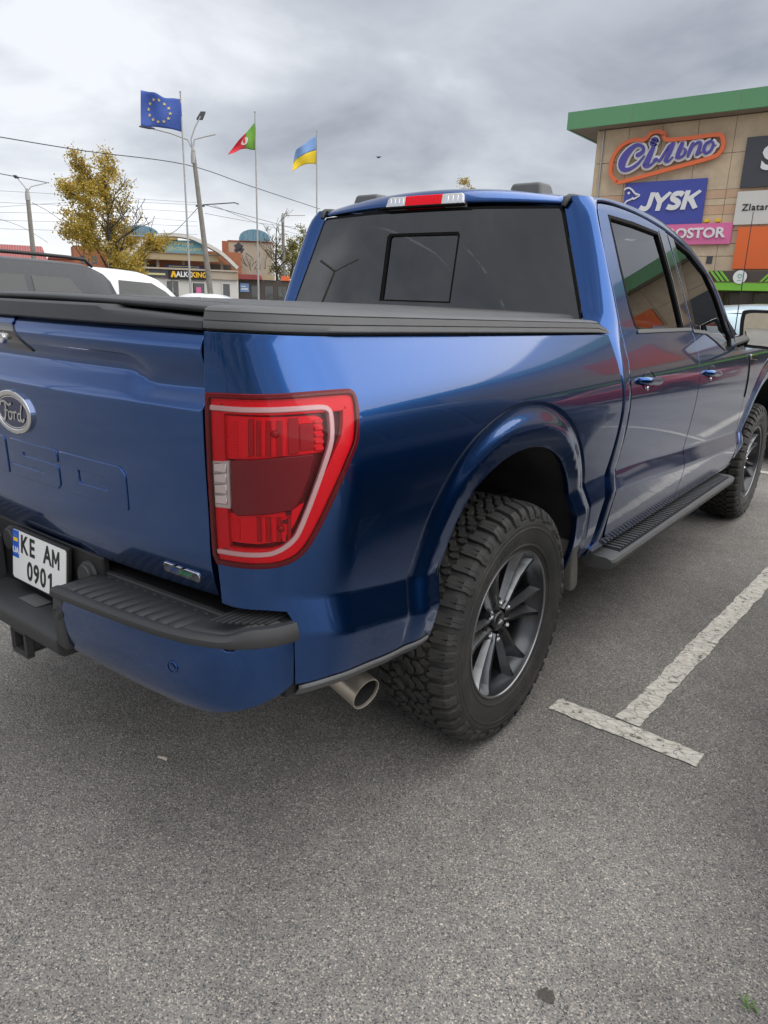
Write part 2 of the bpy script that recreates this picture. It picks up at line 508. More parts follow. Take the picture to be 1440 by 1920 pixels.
# ------------------------------------------------------------------ pickup: the surfaces its panels lie on
# truck frame: +Y forward, +X right side, rear axle at y = 0
_low = nspline([(.40, -.112), (.50, -.080), (.60, -.056), (.70, -.042), (.80, -.026), (.90, -.011), (1.0, .001), (1.10, .0075), (1.18, .004), (1.26, -.0125), (1.32, -.0345), (1.385, -.0625), (1.42, -.0785)])
def _up(z): t = z - 1.40; return -.0695 - .325 * t - .085 * t * t
def prof(z):
    if z < 1.385: return _low(z)
    if z < 1.415: return _low(z) + (_up(z) - _low(z)) * sstep(1.385, 1.415, z)
    if z < 1.86: return _up(z)
    t = z - 1.86; return _up(1.86) - .403 * t - 7.5 * t * t
U0, RC, TURN = -0.87, 0.23, R(78)
UA = U0 - RC * TURN                      # end of the corner arc
def plan(u):
    """plan of the body side: point and outward normal at girth position u (u = y on the straight)"""
    if u >= U0:
        x = 1.0
        if u > 3.9: x -= 0.16 * ((u - 3.9) / .75) ** 2
        return x, u, 1.0, 0.0
    if u >= UA:
        a = (U0 - u) / RC
        return 1.0 - RC * (1 - math.cos(a)), U0 - RC * math.sin(a), math.cos(a), -math.sin(a)
    s = UA - u
    a = TURN
    return 1.0 - RC * (1 - math.cos(a)) - s * math.sin(a), U0 - RC * math.sin(a) - s * math.cos(a), math.cos(a), -math.sin(a)
UEND = UA - (1.0 - RC * (1 - math.cos(TURN)) - .775) / math.sin(TURN)

ARCH = [(-.530, .585), (-.512, .70), (-.495, .78), (-.455, .90), (-.375, .99), (-.25, 1.045), (-.11, 1.066), (.05, 1.048), (.20, .978), (.325, .85), (.405, .70), (.435, .60), (.44, .50)]
ARCH_S = cspline(ARCH, 5)
ARCH_F = [(3.694 + y * 1.0, z) for y, z in ARCH_S]
_as = np.array(ARCH_S)
def _arch_e(u, z, y0=0.0):
    p = np.array([[u - y0, z]])
    a = _as[:-1]; b = _as[1:]; ab = b - a
    t = np.clip(((p - a) * ab).sum(1) / (ab * ab).sum(1), 0, 1)
    q = p - (a + t[:, None] * ab)
    return float(np.hypot(q[:, 0], q[:, 1]).min())
def flare(u, z):
    f = 0.0
    for y0 in (0.0, 3.694):
        if abs(u - y0) < .75 and z < 1.26:
            e = _arch_e(u, z, y0)
            h = sstep(.52, .72, z)
            if e < .066: g = .010 + .005 * (e / .066)
            elif e < .120: g = .015 * (1 - sstep(.060, .122, e)) + .0
            else: g = 0.0
            groove = -.004 * math.exp(-((e - .124) / .007) ** 2)
            f = max(f, g * (.35 + .65 * h)) if g > 0 else (f + groove * h)
    return f
zledge = pchip([(-1.3, .862), (-1.07, .848), (-.5, .775), (0., .81), (.75, .845), (1.8, .79), (2.95, .735), (3.6, .72)])
def ledge(t):
    """crisp facet low on the doors: out over 9 cm, then held"""
    if t < -.006: return 0.0
    if t < .006: return .036 / .09 * (t + .006) ** 2 / .024
    if t < .080: return .036 / .09 * t
    if t < .100: return .036 / .09 * (t - (t - .080) ** 2 / .040)
    return .036
def side(u, z, rail=False):
    x, y, nx, ny = plan(u)
    d = prof(z)
    zl = zledge(u)
    d += ledge(zl - z)
    if u > U0: d += flare(u, z)
    if u < U0:
        s = min(1.0, (U0 - u) / (U0 - UEND))
        k = 1 - .9 * sstep(0, 1, s)
        d = d * k if d < 0 else d * (1 - s)
    return Vector((x + nx * d, y + ny * d, z))

# tailgate skin: y over (x, z)
_tgc = pchip([(0, 1.313), (.45, 1.313), (.49, 1.308), (.57, 1.284), (.62, 1.284), (.8, 1.290)])
_tgl = pchip([(0, 1.243), (.3, 1.244), (.8, 1.255)])
def tgate(x, z):
    ax = abs(x)
    zc = _tgc(ax); zl = _tgl(ax)
    y = -1.128 + .030 * (ax / .775) ** 2.2
    if z > 1.374: y += 12.0 * (z - 1.374) ** 2
    if z > zl - .02:
        # under the spoiler: back out to a ledge, in again below the lip
        led = .030 * sstep(zl - .008, zc + .004, z)
        lip = .036 * sstep(zc - .002, 1.372, z)
        y += led - lip * (0.6 + .4 * sstep(.0, .6, 1 - ax))
    if z < .93: y += .022 * ((.93 - z) / .12) ** 2
    y += .006 * sstep(1.2, .95, z)
    return Vector((x, y, z))

# rear bumper girth
_bp = cspline([(0, -1.226), (.25, -1.224), (.45, -1.219), (.62, -1.210), (.74, -1.197), (.83, -1.172), (.895, -1.128), (.935, -1.07), (.952, -1.00), (.955, -.94)], 6)
_bl = [0.0]
for i in range(1, len(_bp)): _bl.append(_bl[-1] + math.hypot(_bp[i][0] - _bp[i - 1][0], _bp[i][1] - _bp[i - 1][1]))
_bx = pchip([(l, p[0]) for l, p in zip(_bl, _bp)]); _by = pchip([(l, p[1]) for l, p in zip(_bl, _bp)])
BLEN = _bl[-1]
_bprof = pchip([(.54, -.050), (.57, -.022), (.60, -.010), (.64, -.003), (.68, 0), (.72, .002), (.78, 0)])
def bump(u, z):
    a = abs(u)
    x, y = _bx(a), _by(a)
    dx, dy = _bx(a + .004) - _bx(a - .004), _by(a + .004) - _by(a - .004)
    l = math.hypot(dx, dy); nx, ny = dy / l, -dx / l
    d = _bprof(z)
    return Vector(((x + nx * d) * (1 if u >= 0 else -1), y + ny * d, z))

# cab
def cabx(z): return 1.0 + prof(z)
def rearglass(x, z):
    ye = .74 + (z - 1.47) * .1637
    w = .79 - (z - 1.47) * .37
    return Vector((x, ye - .055 * (1 - (x / max(w, .3)) ** 2), z))
def glass_w(z): return .79 - (z - 1.47) * .37
# ------------------------------------------------------------------ materials of the pickup
paint_mat('blue_paint', (0.009, 0.072, 0.262), flake=0.14, metal=0.95, rough=0.22, dust=0.03)
mat('plastic', (0.030, 0.031, 0.033), rough=0.52, var=0.12, vscale=9, bump=0.25, bscale=900)
mat('plastic_grey', (0.088, 0.090, 0.093), rough=0.48, var=0.10, vscale=14, bump=0.2, bscale=900)
mat('plastic_dark', (0.010, 0.010, 0.011), rough=0.6)
mat('gloss_black', (0.006, 0.006, 0.007), rough=0.12, coat=1.0)
mat('rubber_seal', (0.005, 0.005, 0.005), rough=0.8, spec=0.2)
mat('vinyl', (0.060, 0.061, 0.063), rough=0.5, var=0.2, vscale=5, bump=0.6, bscale=420, dirt=(0.12, 0.12, 0.115), damt=0.35, dscale=6)
mat('chrome', (0.75, 0.75, 0.76), rough=0.08, metal=1.0)
mat('exhaust_metal', (0.66, 0.60, 0.52), rough=0.34, metal=0.85, var=0.2, vscale=18, dirt=(0.22, 0.18, 0.14), damt=0.5, dscale=9)
mat('underbody', (0.012, 0.012, 0.012), rough=0.8, var=0.3, vscale=12)
mat('liner', (0.032, 0.033, 0.036), rough=0.85, var=0.3, vscale=10, dirt=(0.075, 0.068, 0.058), damt=0.6, dscale=5)
mat('flap', (0.10, 0.095, 0.085), rough=0.8, var=0.25, vscale=14)
mat('seat_leather', (0.05, 0.03, 0.018), rough=0.5, var=0.15)
mat('interior', (0.025, 0.024, 0.023), rough=0.8)
mat('plate_white', (0.78, 0.79, 0.79), rough=0.35, coat=0.3)
mat('plate_ink', (0.008, 0.008, 0.009), rough=0.4)
mat('plate_blue', (0.01, 0.10, 0.52), rough=0.35)
mat('plate_yellow', (0.85, 0.55, 0.02), rough=0.4)
mat('badge_green', (0.05, 0.35, 0.16), rough=0.3)
mat('badge_blue', (0.06, 0.14, 0.5), rough=0.3)
mat('emblem_blue', (0.008, 0.016, 0.075), rough=0.25, coat=0.5)
mat('lamp_red', (0.92, 0.004, 0.018), rough=0.30, spec=0.25)
mat('lamp_red_deep', (0.24, 0.004, 0.014), rough=0.12, spec=0.4)
mat('lamp_red_edge', (0.14, 0.003, 0.007), rough=0.2, spec=0.3)
mat('lamp_red_mid', (0.45, 0.003, 0.010), rough=0.25, spec=0.3)
mat('lamp_white', (0.72, 0.70, 0.66), rough=0.15, coat=1.0)
mat('lamp_guide', (0.92, 0.60, 0.62), rough=0.2)
mat('lamp_chrome', (0.85, 0.85, 0.86), rough=0.12, metal=1.0)
glass_mat('tint_glass', (0.04, 0.042, 0.042), 1.95)
glass_mat('side_glass', (0.22, 0.24, 0.23), 2.1)
glass_mat('clear_glass', (0.85, 0.9, 0.87), 1.45)
glass_mat('lamp_lens', (1.0, 0.93, 0.93), 1.32)
glass_mat('clear_lens', (0.95, 0.95, 0.95), 1.42)
mat('mirror_glass', (0.85, 0.87, 0.86), rough=0.01, metal=1.0)

truck = empty('pickup_truck', (0, 0, 0))
tag(truck, 'blue crew cab pickup truck with black bed cover, the nearest vehicle', 'pickup truck')
T = truck

# ---- box sides
def ztop(u): return 1.389 + (.668 - max(u, -1.15)) * .0140
TL_OUT = [(-1.2385, 1.288), (-1.191, 1.291), (-1.094, 1.294), (-0.988, 1.300), (-0.905, 1.301), (-0.882, 1.297), (-0.871, 1.284), (-0.872, 1.255), (-0.886, 1.192), (-0.912, 1.145), (-0.944, 1.081), (-0.974, 1.017), (-0.998, 0.972), (-1.016, 0.948), (-1.039, 0.930), (-1.075, 0.917), (-1.123, 0.911), (-1.189, 0.908), (-1.224, 0.908)]
tlo = cspline(TL_OUT, 4)
tl_in_edge = [(-1.233, .93), (-1.238, 1.1), (-1.2395, 1.27)]
TLP = tlo + [tl_in_edge[0], tl_in_edge[1], tl_in_edge[2]]
UE = -1.2400
front_edge = [(.668, 1.389), (.690, 1.264), (.715, 1.13), (.708, .95), (.668, .75), (.645, .56)]
fe = cspline(front_edge, 6)
BED = [(UE, ztop(-1.2) - .004)] + [(-1.15 + i * .1, ztop(-1.15 + i * .1) - .004) for i in range(18)] + [(.668, 1.385)] + fe[1:] + [(.63, .535), (.50, .515), (.44, .505)]
BED += ARCH_S[::-1][1:]
BED += [(-.566, .600), (-.704, .605), (-.819, .620), (-.939, .632), (-1.034, .626), (-1.036, .70), (-1.038, .768), (-1.043, .795), (-1.054, .812), (-1.10, .815), (-1.182, .812), (-1.212, .815), (-1.220, .905)]
BED += tlo[::-1] + [(UE, 1.289)]
# (the lamp opening is open towards the tailgate, so the outline runs round it)
def arch_off(e, y0=0.0):
    q = [Vector(p) for p in ARCH_S]; o = []
    for i in range(len(q)):
        t = (q[min(i + 1, len(q) - 1)] - q[max(i - 1, 0)]).normalized(); o.append((q[i].x + y0 - t.y * e, q[i].y + t.x * e))
    return o
def ledge_lines(u0, u1):
    return [[(u0 + (u1 - u0) * i / 40, zledge(u0 + (u1 - u0) * i / 40) - t_) for i in range(41)] for t_ in (-.008, .0, .008, .03, .055, .078, .09, .102)]
FL_E = (.022, .045, .068, .080, .092, .104, .116, .124, .132, .142)
for s in (False, True):
    o = patch('bed_side', BED, side, 'blue_paint', T, h=.016, thick=.02, mir=s, extra=[arch_off(e_) for e_ in FL_E] + ledge_lines(-1.03, -.66) + ledge_lines(.585, .70))

def swept(name, sec, us, m, mir=False, scale_outer=-.058, taper=None, smooth=35, parent=None):
    """profile (d,z) swept along the girth of the body"""
    mb = MB(); n = len(sec)
    vs = []
    for u in us:
        x, y, nx, ny = plan(u)
        s = 0 if u > U0 else min(1.0, (U0 - u) / (U0 - UEND))
        k = 1 - .9 * sstep(0, 1, s)
        for d, z in sec:
            dd = scale_outer * k + (d - scale_outer) * (1 - .35 * s)
            zz = z + ztop(u) - 1.389
            if taper: dd, zz = taper(u, dd, zz)
            vs.append(Vector((x + nx * dd, y + ny * dd, zz)))
    fs = []
    for i in range(len(us) - 1):
        for j in range(n - 1):
            fs.append((i * n + j, i * n + j + 1, (i + 1) * n + j + 1, (i + 1) * n + j))
    fs.append(tuple(range(n))); fs.append(tuple((len(us) - 1) * n + j for j in range(n))[::-1])
    mb.add(vs, fs)
    return mb.build(name, m, parent or T, smooth=smooth, mir=mir)
rail_sec = [(-.080, 1.385), (-.066, 1.3925), (-.0555, 1.3935), (-.0545, 1.3965), (-.0585, 1.4075), (-.0615, 1.4085), (-.0590, 1.4105), (-.0640, 1.4255), (-.0670, 1.4265), (-.0650, 1.4285), (-.0720, 1.4335), (-.090, 1.4370), (-.150, 1.440), (-.195, 1.437), (-.205, 1.425), (-.205, 1.38)]
us = [UE + (U0 - UE) * i / 14 for i in range(14)] + [U0 + (.64 - U0) * i / 20 for i in range(21)] + [.655, .662]
def rail_taper(u, d, z):
    k = sstep(.52, .662, u)
    return d, 1.387 + (z - 1.387) * (1 - .55 * k * k)
for s in (False, True):
    swept('bed_rail_cap', rail_sec, us, 'plastic_grey', s, taper=rail_taper)

# ---- tailgate
gate_edge = .7435
TG = [(-gate_edge, .812), (-gate_edge, 1.408), (-.5, 1.4135), (0, 1.4155), (.5, 1.4135), (gate_edge, 1.408), (gate_edge, .812), (.6, .806), (.3, .800), (0, .797), (-.3, .800), (-.6, .806)]
handle_hole = [(-.062, 1.4115), (-.028, 1.4125), (.016, 1.4125), (.020, 1.405), (.068, 1.318), (-.068, 1.318), (-.022, 1.405)]
tailgate = patch('tailgate', TG, tgate, 'blue_paint', T, h=.0125, thick=.03, out=(0, -1, 0))
tailgate['label'] = 'blue tailgate with embossed numerals and oval emblem'
def tgp(off=0.0):
    return lambda u, v, d=0.0: tgate(u, v) + Vector((0, -1, 0)) * (off + d)
# centre handle: black recess with a latch paddle and the camera eye
patch('handle_recess', [(-.060, 1.392), (.018, 1.392), (.062, 1.326), (-.062, 1.326)], tgate, 'gloss_black', tailgate, h=.01, thick=.004, off=.004, out=(0, -1, 0))
patch('handle_cap', [(-.058, 1.4125), (.016, 1.4125), (.018, 1.394), (-.058, 1.394)], tgate, 'blue_paint', tailgate, h=.01, thick=.004, off=.005, out=(0, -1, 0))
mb = MB().lathe([(.0005, .006), (.006, .009), (.012, .012), (.0145, .010), (.016, .0)], lambda r, a, h: tgate(-.030, 1.356) + Vector((r * math.cos(a), -.006 - h, r * math.sin(a))), 20)
mb.build('camera_eye', 'chrome', tailgate, smooth=40)
# embossed numerals, pressed metal in the body colour
def emb(outer, hole=None):
    patch('numeral', outer, tgate, 'blue_paint', tailgate, h=.012, thick=.006, off=.0035, out=(0, -1, 0), holes=[hole] if hole else (), lip=.003)
def seg(x, z, w, h, c=.018): return [(x + c, z), (x + w, z), (x + w, z + h - c), (x + w - c, z + h), (x, z + h), (x, z + c)]
emb(seg(.185, .972, .278, .103), [(.262, 1.004), (.385, 1.004), (.385, 1.042), (.262, 1.042)])
x0 = -.095
emb([(x0, .972), (x0 + .250, .972), (x0 + .262, .984), (x0 + .262, 1.034), (x0 + .08, 1.034), (x0 + .08, 1.047), (x0 + .262, 1.047), (x0 + .262, 1.075), (x0 + .018, 1.075), (x0, 1.057), (x0, 1.010), (x0 + .185, 1.010), (x0 + .185, 1.000), (x0, 1.000)])
emb([(-.185, .972), (-.115, .972), (-.115, 1.075), (-.225, 1.075), (-.225, 1.045), (-.185, 1.045)])
emb([(-.30, 1.012), (-.245, 1.012), (-.245, 1.036), (-.30, 1.036)])
emb([(-.47, .972), (-.40, .972), (-.40, 1.005), (-.33, 1.005), (-.33, 1.03), (-.40, 1.03), (-.40, 1.045), (-.315, 1.045), (-.315, 1.075), (-.47, 1.075)])
# oval emblem
def oval(a, b, n=48, cx=-.032, cz=1.156): return [(cx + a * math.cos(2 * PI * i / n), cz + b * math.sin(2 * PI * i / n)) for i in range(n)]
em = patch('emblem', oval(.091, .0510), tgate, 'emblem_blue', tailgate, h=.012, thick=.006, off=.006, out=(0, -1, 0))
em['label'] = 'dark oval emblem with script lettering and chrome rim'
patch('emblem_rim', oval(.098, .0575), tgate, 'chrome', em, h=.006, thick=.010, off=.010, out=(0, -1, 0), holes=[oval(.0895, .0495)], lip=.004)
patch('emblem_ring', oval(.083, .0440), tgate, 'chrome', em, h=.006, thick=.002, off=.0075, out=(0, -1, 0), holes=[oval(.0812, .0422)], lip=.001)
def script(strokes, cx, cz, sc, off, name, parent, fnw):
    mb = MB()
    for pts, w in strokes:
        c = cspline(pts, 5)
        pol = ribbon(c, w)
        q = len(c)
        for i in range(q - 1):
            a, b, d, e_ = pol[i], pol[i + 1], pol[2 * q - 2 - i], pol[2 * q - 1 - i]
            mb.add([fnw(cx + p[0] * sc, cz + p[1] * sc, off) for p in (a, b, d, e_)] + [fnw(cx + p[0] * sc, cz + p[1] * sc, off + .0015) for p in (a, b, d, e_)],
                   [(4, 5, 6, 7), (0, 1, 5, 4), (2, 3, 7, 6)])
    return mb.build(name, 'chrome', parent, smooth=30)
letters = [([(-2.6, .55), (-2.3, .95), (-1.5, 1.0), (-.9, .75), (-.3, .95)], .2), ([(-1.5, .95), (-1.6, .1), (-2.0, -.75), (-2.45, -.7)], .26), ([(-1.9, .1), (-1.5, .2), (-1.1, .15)], .16),
           ([(-.55, .15), (-1.05, .0), (-1.05, -.55), (-.65, -.6), (-.4, -.25), (-.55, .15), (-.1, .05)], .17),
           ([(-.05, .2), (.05, -.1), (-.05, -.6)], .2), ([(.0, -.1), (.3, .2), (.55, .1)], .17),
           ([(1.3, .1), (.85, .05), (.7, -.45), (1.05, -.6), (1.3, -.2)], .17), ([(1.75, 1.05), (1.4, .3), (1.25, -.4), (1.6, -.6), (1.95, -.3)], .2)]
script(letters, -.022, 1.153, .0285, .0072, 'emblem_script', em, tgp())
# long badge low on the right of the tailgate
bd = patch('badge', [(.575, .842), (.580, .838), (.692, .836), (.698, .841), (.699, .853), (.694, .859), (.582, .861), (.576, .856)], tgate, 'chrome', tailgate, h=.01, thick=.004, off=.004, out=(0, -1, 0))
bd['label'] = 'small chrome badge with blue and green lettering'
vs, fs = text_geo('ECO', .0135, offset=.0003); mk('badge_lettering', [tgp(.0046)(v.x + .612, v.y + .8485) for v in vs], fs, 'badge_blue', bd)
vs, fs = text_geo('BOOST', .0135, offset=.0003); mk('badge_lettering', [tgp(.0046)(v.x + .655, v.y + .8480) for v in vs], fs, 'badge_green', bd)
# plastic cap along the top of the tailgate
def capz(x):
    a = abs(x)
    if x < .395: return 1.4555
    return 1.4555 - .0075 * sstep(.395, .425, x) - .011 * max(0, (x - .425) / .33)
mb = MB(); vs = []; xs_ = [-.7475, -.5, -.2, 0, .2, .36, .395, .405, .415, .425, .5, .6, .7, .7475]
for x in xs_:
    yb = tgate(x, 1.4).y
    zt = capz(x)
    for dy, z in ((.012, 1.412), (-.002, 1.4145), (-.006, 1.418), (-.002, 1.432), (.004, zt - .004), (.012, zt), (.10, zt + .001), (.10, 1.405)):
        vs.append((x, yb + dy, z))
n = 8; fs = []
for i in range(len(xs_) - 1):
    for j in range(n - 1): fs.append((i * n + j, i * n + j + 1, (i + 1) * n + j + 1, (i + 1) * n + j))
fs += [tuple(range(n)), tuple((len(xs_) - 1) * n + j for j in range(n))[::-1]]
mb.add(vs, fs); mb.build('tailgate_cap', 'plastic', tailgate, smooth=28)

# ---- tail lamps
TL_C = [(-1.232, 1.257), (-1.152, 1.2585), (-1.072, 1.262), (-1.003, 1.266), (-0.971, 1.266), (-0.957, 1.261), (-0.952, 1.248), (-0.955, 1.198), (-0.972, 1.148), (-0.992, 1.092), (-1.011, 1.039), (-1.028, 0.997), (-1.040, 0.979), (-1.057, 0.964), (-1.076, 0.953), (-1.098, 0.946), (-1.147, 0.941), (-1.220, 0.938)]
def inset(poly, d):
    n = len(poly); o = []
    a = sum(poly[i][0] * poly[(i + 1) % n][1] - poly[(i + 1) % n][0] * poly[i][1] for i in range(n))
    s = 1 if a > 0 else -1
    for i in range(n):
        p = Vector(poly[i]); q = Vector(poly[(i + 1) % n]); r = Vector(poly[i - 1])
        t = (q - r)
        if t.length < 1e-9: o.append(tuple(p)); continue
        t.normalize(); o.append(tuple(p + Vector((-t.y, t.x)) * d * s))
    return o
def lens_bulge(u, z):
    # the lens stands proud of the body, round at its edges
    return side(u, z)
for mir in (False, True):
    tl = empty('tail_lamp', (0, 0, 0), T)
    if not mir: tl['label'] = 'red tail lamp with white C-shaped light guide'
    kw = dict(mir=mir)
    patch('lamp_housing', inset(TLP, .004), side, 'lamp_red_edge', tl, h=.02, thick=.02, off=-.022, **kw)
    # dark outer border of the lens, standing proud
    patch('lens_border', inset(TLP, .003), side, 'lamp_red_edge', tl, h=.010, thick=.020, off=.004, holes=[inset(TLP, .0095)], lip=.003, **kw)
    # red outer band round the light guide
    inner = cspline(TL_C, 3)
    patch('reflector_band', inset(TLP, .009), side, 'lamp_red', tl, h=.012, thick=.012, off=-.004, holes=[inset(TLP, .042)], lip=.003, **kw)
    # the light guide
    patch('light_guide', ribbon(inner, .0066), side, 'lamp_guide', tl, h=.008, thick=.010, off=.0005, lip=.003, **kw)
    # upper and lower reflector chambers
    UP = [(-1.226, 1.240), (-1.140, 1.243), (-1.049, 1.247), (-0.985, 1.250), (-0.972, 1.243), (-0.973, 1.174), (-0.995, 1.172), (-1.061, 1.165), (-1.128, 1.156), (-1.228, 1.148)]
    LO = [(-1.220, 1.030), (-1.175, 1.026), (-1.096, 1.034), (-1.039, 1.046), (-1.016, 1.060), (-1.038, 1.012), (-1.058, 0.985), (-1.080, 0.973), (-1.121, 0.966), (-1.216, 0.963)]
    patch('reflector_panel', UP, side, 'lamp_red', tl, h=.012, thick=.010, off=-.013, **kw)
    patch('reflector_panel', LO, side, 'lamp_red', tl, h=.012, thick=.010, off=-.013, **kw)
    # fine prism bars in the chambers
    for z0, z1, ua, ub in ((1.158, 1.238, -1.222, -1.165), (.972, 1.022, -1.214, -1.165)):
        mb = MB(); k = int((z1 - z0) / .0045)
        for i in range(k):
            z = z0 + i * .0045
            p = [side(ua, z), side(ub, z), side(ub, z + .002), side(ua, z + .002)]
            nrm = surf_n(side, ua, z, Vector((1, 0, 0)))
            mb.add([q + nrm * -.013 for q in p] + [q + nrm * -.0105 for q in p], [(4, 5, 6, 7), (0, 1, 5, 4), (2, 3, 7, 6), (1, 2, 6, 5), (3, 0, 4, 7)])
        mb.build('prism_bars', 'lamp_red', tl, mir=mir)
    # upright flutes with the bulb showing through
    for uc, z0, z1, nfl in ((-1.118, 1.163, 1.238, 6), (-1.120, .972, 1.028, 7)):
        for k_ in range(nfl):
            u_ = uc + k_ * .0115
            patch('flute', [(u_, z0 + .0006 * k_), (u_ + .0062, z0 + .0006 * k_), (u_ + .0062, z1 + .0004 * k_), (u_, z1 + .0004 * k_)], side, 'lamp_red' if k_ % 2 else 'lamp_red_mid', tl, h=.03, thick=.006, off=-.0085, lip=.0015, **kw)
    for uc, zc, rr in ((-1.077, 1.212, .0085), (-1.066, 1.006, .0075)):
        def bowl(r, a, h, uc=uc, zc=zc):
            return side(uc + r * 1.1 * math.cos(a), zc + r * math.sin(a)) + surf_n(side, uc, zc, Vector((1, 0, 0))) * (-.0078 + h)
        MB().lathe([(rr, .0), (rr * .8, .0035), (rr * .4, .0045), (.0005, .005)], bowl, 18).build('bulb', 'lamp_red_mid', tl, smooth=60, mir=mir)
    # square upright prism next to the bowl, ribs along the outer side
    for ua, ub, z0, z1 in ((-1.136, -1.127, 1.161, 1.238), (-1.048, -1.028, 1.170, 1.243), (-1.022, -.994, 1.178, 1.232)):
        patch('prism_block', [(ua, z0), (ub, z0 + .003), (ub, z1 + .002), (ua, z1)], side, 'lamp_red_mid', tl, h=.012, thick=.008, off=-.008, **kw)
    for i in range(5):
        z = 1.178 + i * .0145
        patch('guide_rib', [(-.990, z), (-.972, z + .001), (-.972, z + .005), (-.990, z + .004)], side, 'lamp_red', tl, h=.02, thick=.008, off=-.006, **kw)
    for i in range(9):
        t = i / 8; u = -.996 - .062 * t; z = 1.150 - .150 * t
        patch('guide_rib', [(u - .012, z - .002), (u - .001, z), (u - .001, z + .006), (u - .012, z + .004)], side, 'lamp_red_edge', tl, h=.02, thick=.006, off=-.007, **kw)
    DK = [(-1.176, 1.147), (-1.128, 1.1525), (-1.061, 1.161), (-0.997, 1.168), (-1.006, 1.128), (-1.023, 1.080), (-1.034, 1.060), (-1.045, 1.051), (-1.096, 1.041), (-1.168, 1.031), (-1.176, 1.040)]
    patch('dark_panel', DK, side, 'lamp_red_deep', tl, h=.012, thick=.016, off=-.001, lip=.004, **kw)
    RV = [(-1.226, 1.141), (-1.186, 1.144), (-1.185, 1.043), (-1.223, 1.040)]
    rv = patch('reverse_lamp', RV, side, 'lamp_white', tl, h=.012, thick=.014, off=-.003, lip=.003, **kw)
    for i in range(4):
        z = 1.050 + i * .0235
        patch('reverse_cell', [(-1.220, z), (-1.191, z + .002), (-1.191, z + .019), (-1.220, z + .017)], side, 'lamp_chrome', rv, h=.02, thick=.004, off=.0005, **kw)
    patch('lens', inset(TLP, .006), side, 'lamp_lens', tl, h=.014, thick=0, off=.0065, **kw)

# ---- cab: rear corner panels
door_u = pchip([(.50, .80), (.60, .770), (.716, .785), (.95, .815), (1.197, .805), (1.28, .802), (1.418, .815), (1.638, .818), (1.80, .832), (1.849, .843), (1.90, .88)])
zs = [.50 + (1.905 - .50) * i / 70 for i in range(71)]
for mir in (False, True):
    mb = MB(); nn = 18; vs = []
    for z in zs:
        X = cabx(z) + (ledge(zledge(.75) - z) if z < 1 else 0)
        dg = door_u(z) - .004
        k = sstep(1.30, 1.46, z)
        gy = rearglass(glass_w(z), z).y if z > 1.3 else .74
        gx = (.80 * (1 - k) + (glass_w(z) + .001) * k)
        G = Vector((gx, .728 * (1 - k) + (gy + .004) * k, z)); Dp = Vector((X, dg, z))
        ybk = .690 * (1 - k) + (gy - .004) * k
        c1 = Vector((X - (.010 * (1 - k) + .020 * k), ybk, z))
        rr = .045 * (1 - k) + .075 * k
        # straight back, rounded corner, straight side
        A = Vector((max(G.x, X - .012 - rr), ybk + (0.01 * k), z)); B = Vector((X, min(dg, ybk + rr + .01), z))
        c = Vector((X - .004 * k, ybk - .002, z))
        path = [G] + ([A] if (A - G).length > .004 else []) + [A * (1 - q_) ** 2 + c * 2 * q_ * (1 - q_) + B * q_ * q_ for q_ in [k_ / 12 for k_ in range(1, 13)]]
        if (Dp - B).length > .004: path.append(Dp)
        acc = [0.0]
        for i_ in range(1, len(path)): acc.append(acc[-1] + (path[i_] - path[i_ - 1]).length)
        for i in range(nn):
            t = acc[-1] * i / (nn - 1); j_ = 0
            while j_ < len(acc) - 2 and t > acc[j_ + 1]: j_ += 1
            vs.append(path[j_].lerp(path[j_ + 1], (t - acc[j_]) / max(acc[j_ + 1] - acc[j_], 1e-6)))
        # folded flange at the door gap
        vs.append(Dp + Vector((-.001, .002, 0))); vs.append(Dp + Vector((-.018, .002, 0)))
    mw = nn + 2
    fs = [(j * mw + i, j * mw + i + 1, (j + 1) * mw + i + 1, (j + 1) * mw + i) for j in range(len(zs) - 1) for i in range(mw - 1)]
    mb.add(vs, fs)
    mb.build('cab_corner', 'blue_paint', T, smooth=50, mir=mir, out=(1, -.6, 0))
# rear wall of the cab under the glass
mb = MB().grid(17, 12, lambda a, b: Vector((-.77 + 1.54 * a, rearglass(-.77 + 1.54 * a, 1.47).y + .012 if b > .8 else .755, .6 + .81 * b)))
mb.build('cab_rear_wall', 'blue_paint', T, smooth=60, solid=.02)
# rear window
RGP = [(-.800, 1.405), (.800, 1.405)] + [(glass_w(z) - .004, z) for z in (1.50, 1.6, 1.7, 1.8, 1.845)] + [(.628, 1.867), (.3, 1.875), (0, 1.877), (-.3, 1.875), (-.628, 1.867)] + [(-glass_w(z) + .004, z) for z in (1.845, 1.8, 1.7, 1.6, 1.5)]
slide_hole = [(-.190, 1.480), (.205, 1.480), (.205, 1.765), (.195, 1.778), (-.178, 1.778), (-.190, 1.765)]
rw = patch('rear_window', RGP, rearglass, 'tint_glass', T, h=.035, thick=.0, out=(0, -1, 0), holes=[slide_hole])
patch('window_seal', RGP, rearglass, 'rubber_seal', rw, h=.03, thick=.012, off=.0015, out=(0, -1, 0), holes=[inset(RGP, .007)])
sl_in = [(-.176, 1.486), (.196, 1.486), (.196, 1.758), (.186, 1.768), (-.166, 1.768), (-.176, 1.758)]
patch('slider_frame', slide_hole, rearglass, 'rubber_seal', rw, h=.03, thick=.010, off=-.0015, out=(0, -1, 0), holes=[sl_in])
sl = patch('sliding_pane', sl_in, rearglass, 'tint_glass', rw, h=.035, thick=.0, off=-.010, out=(0, -1, 0))

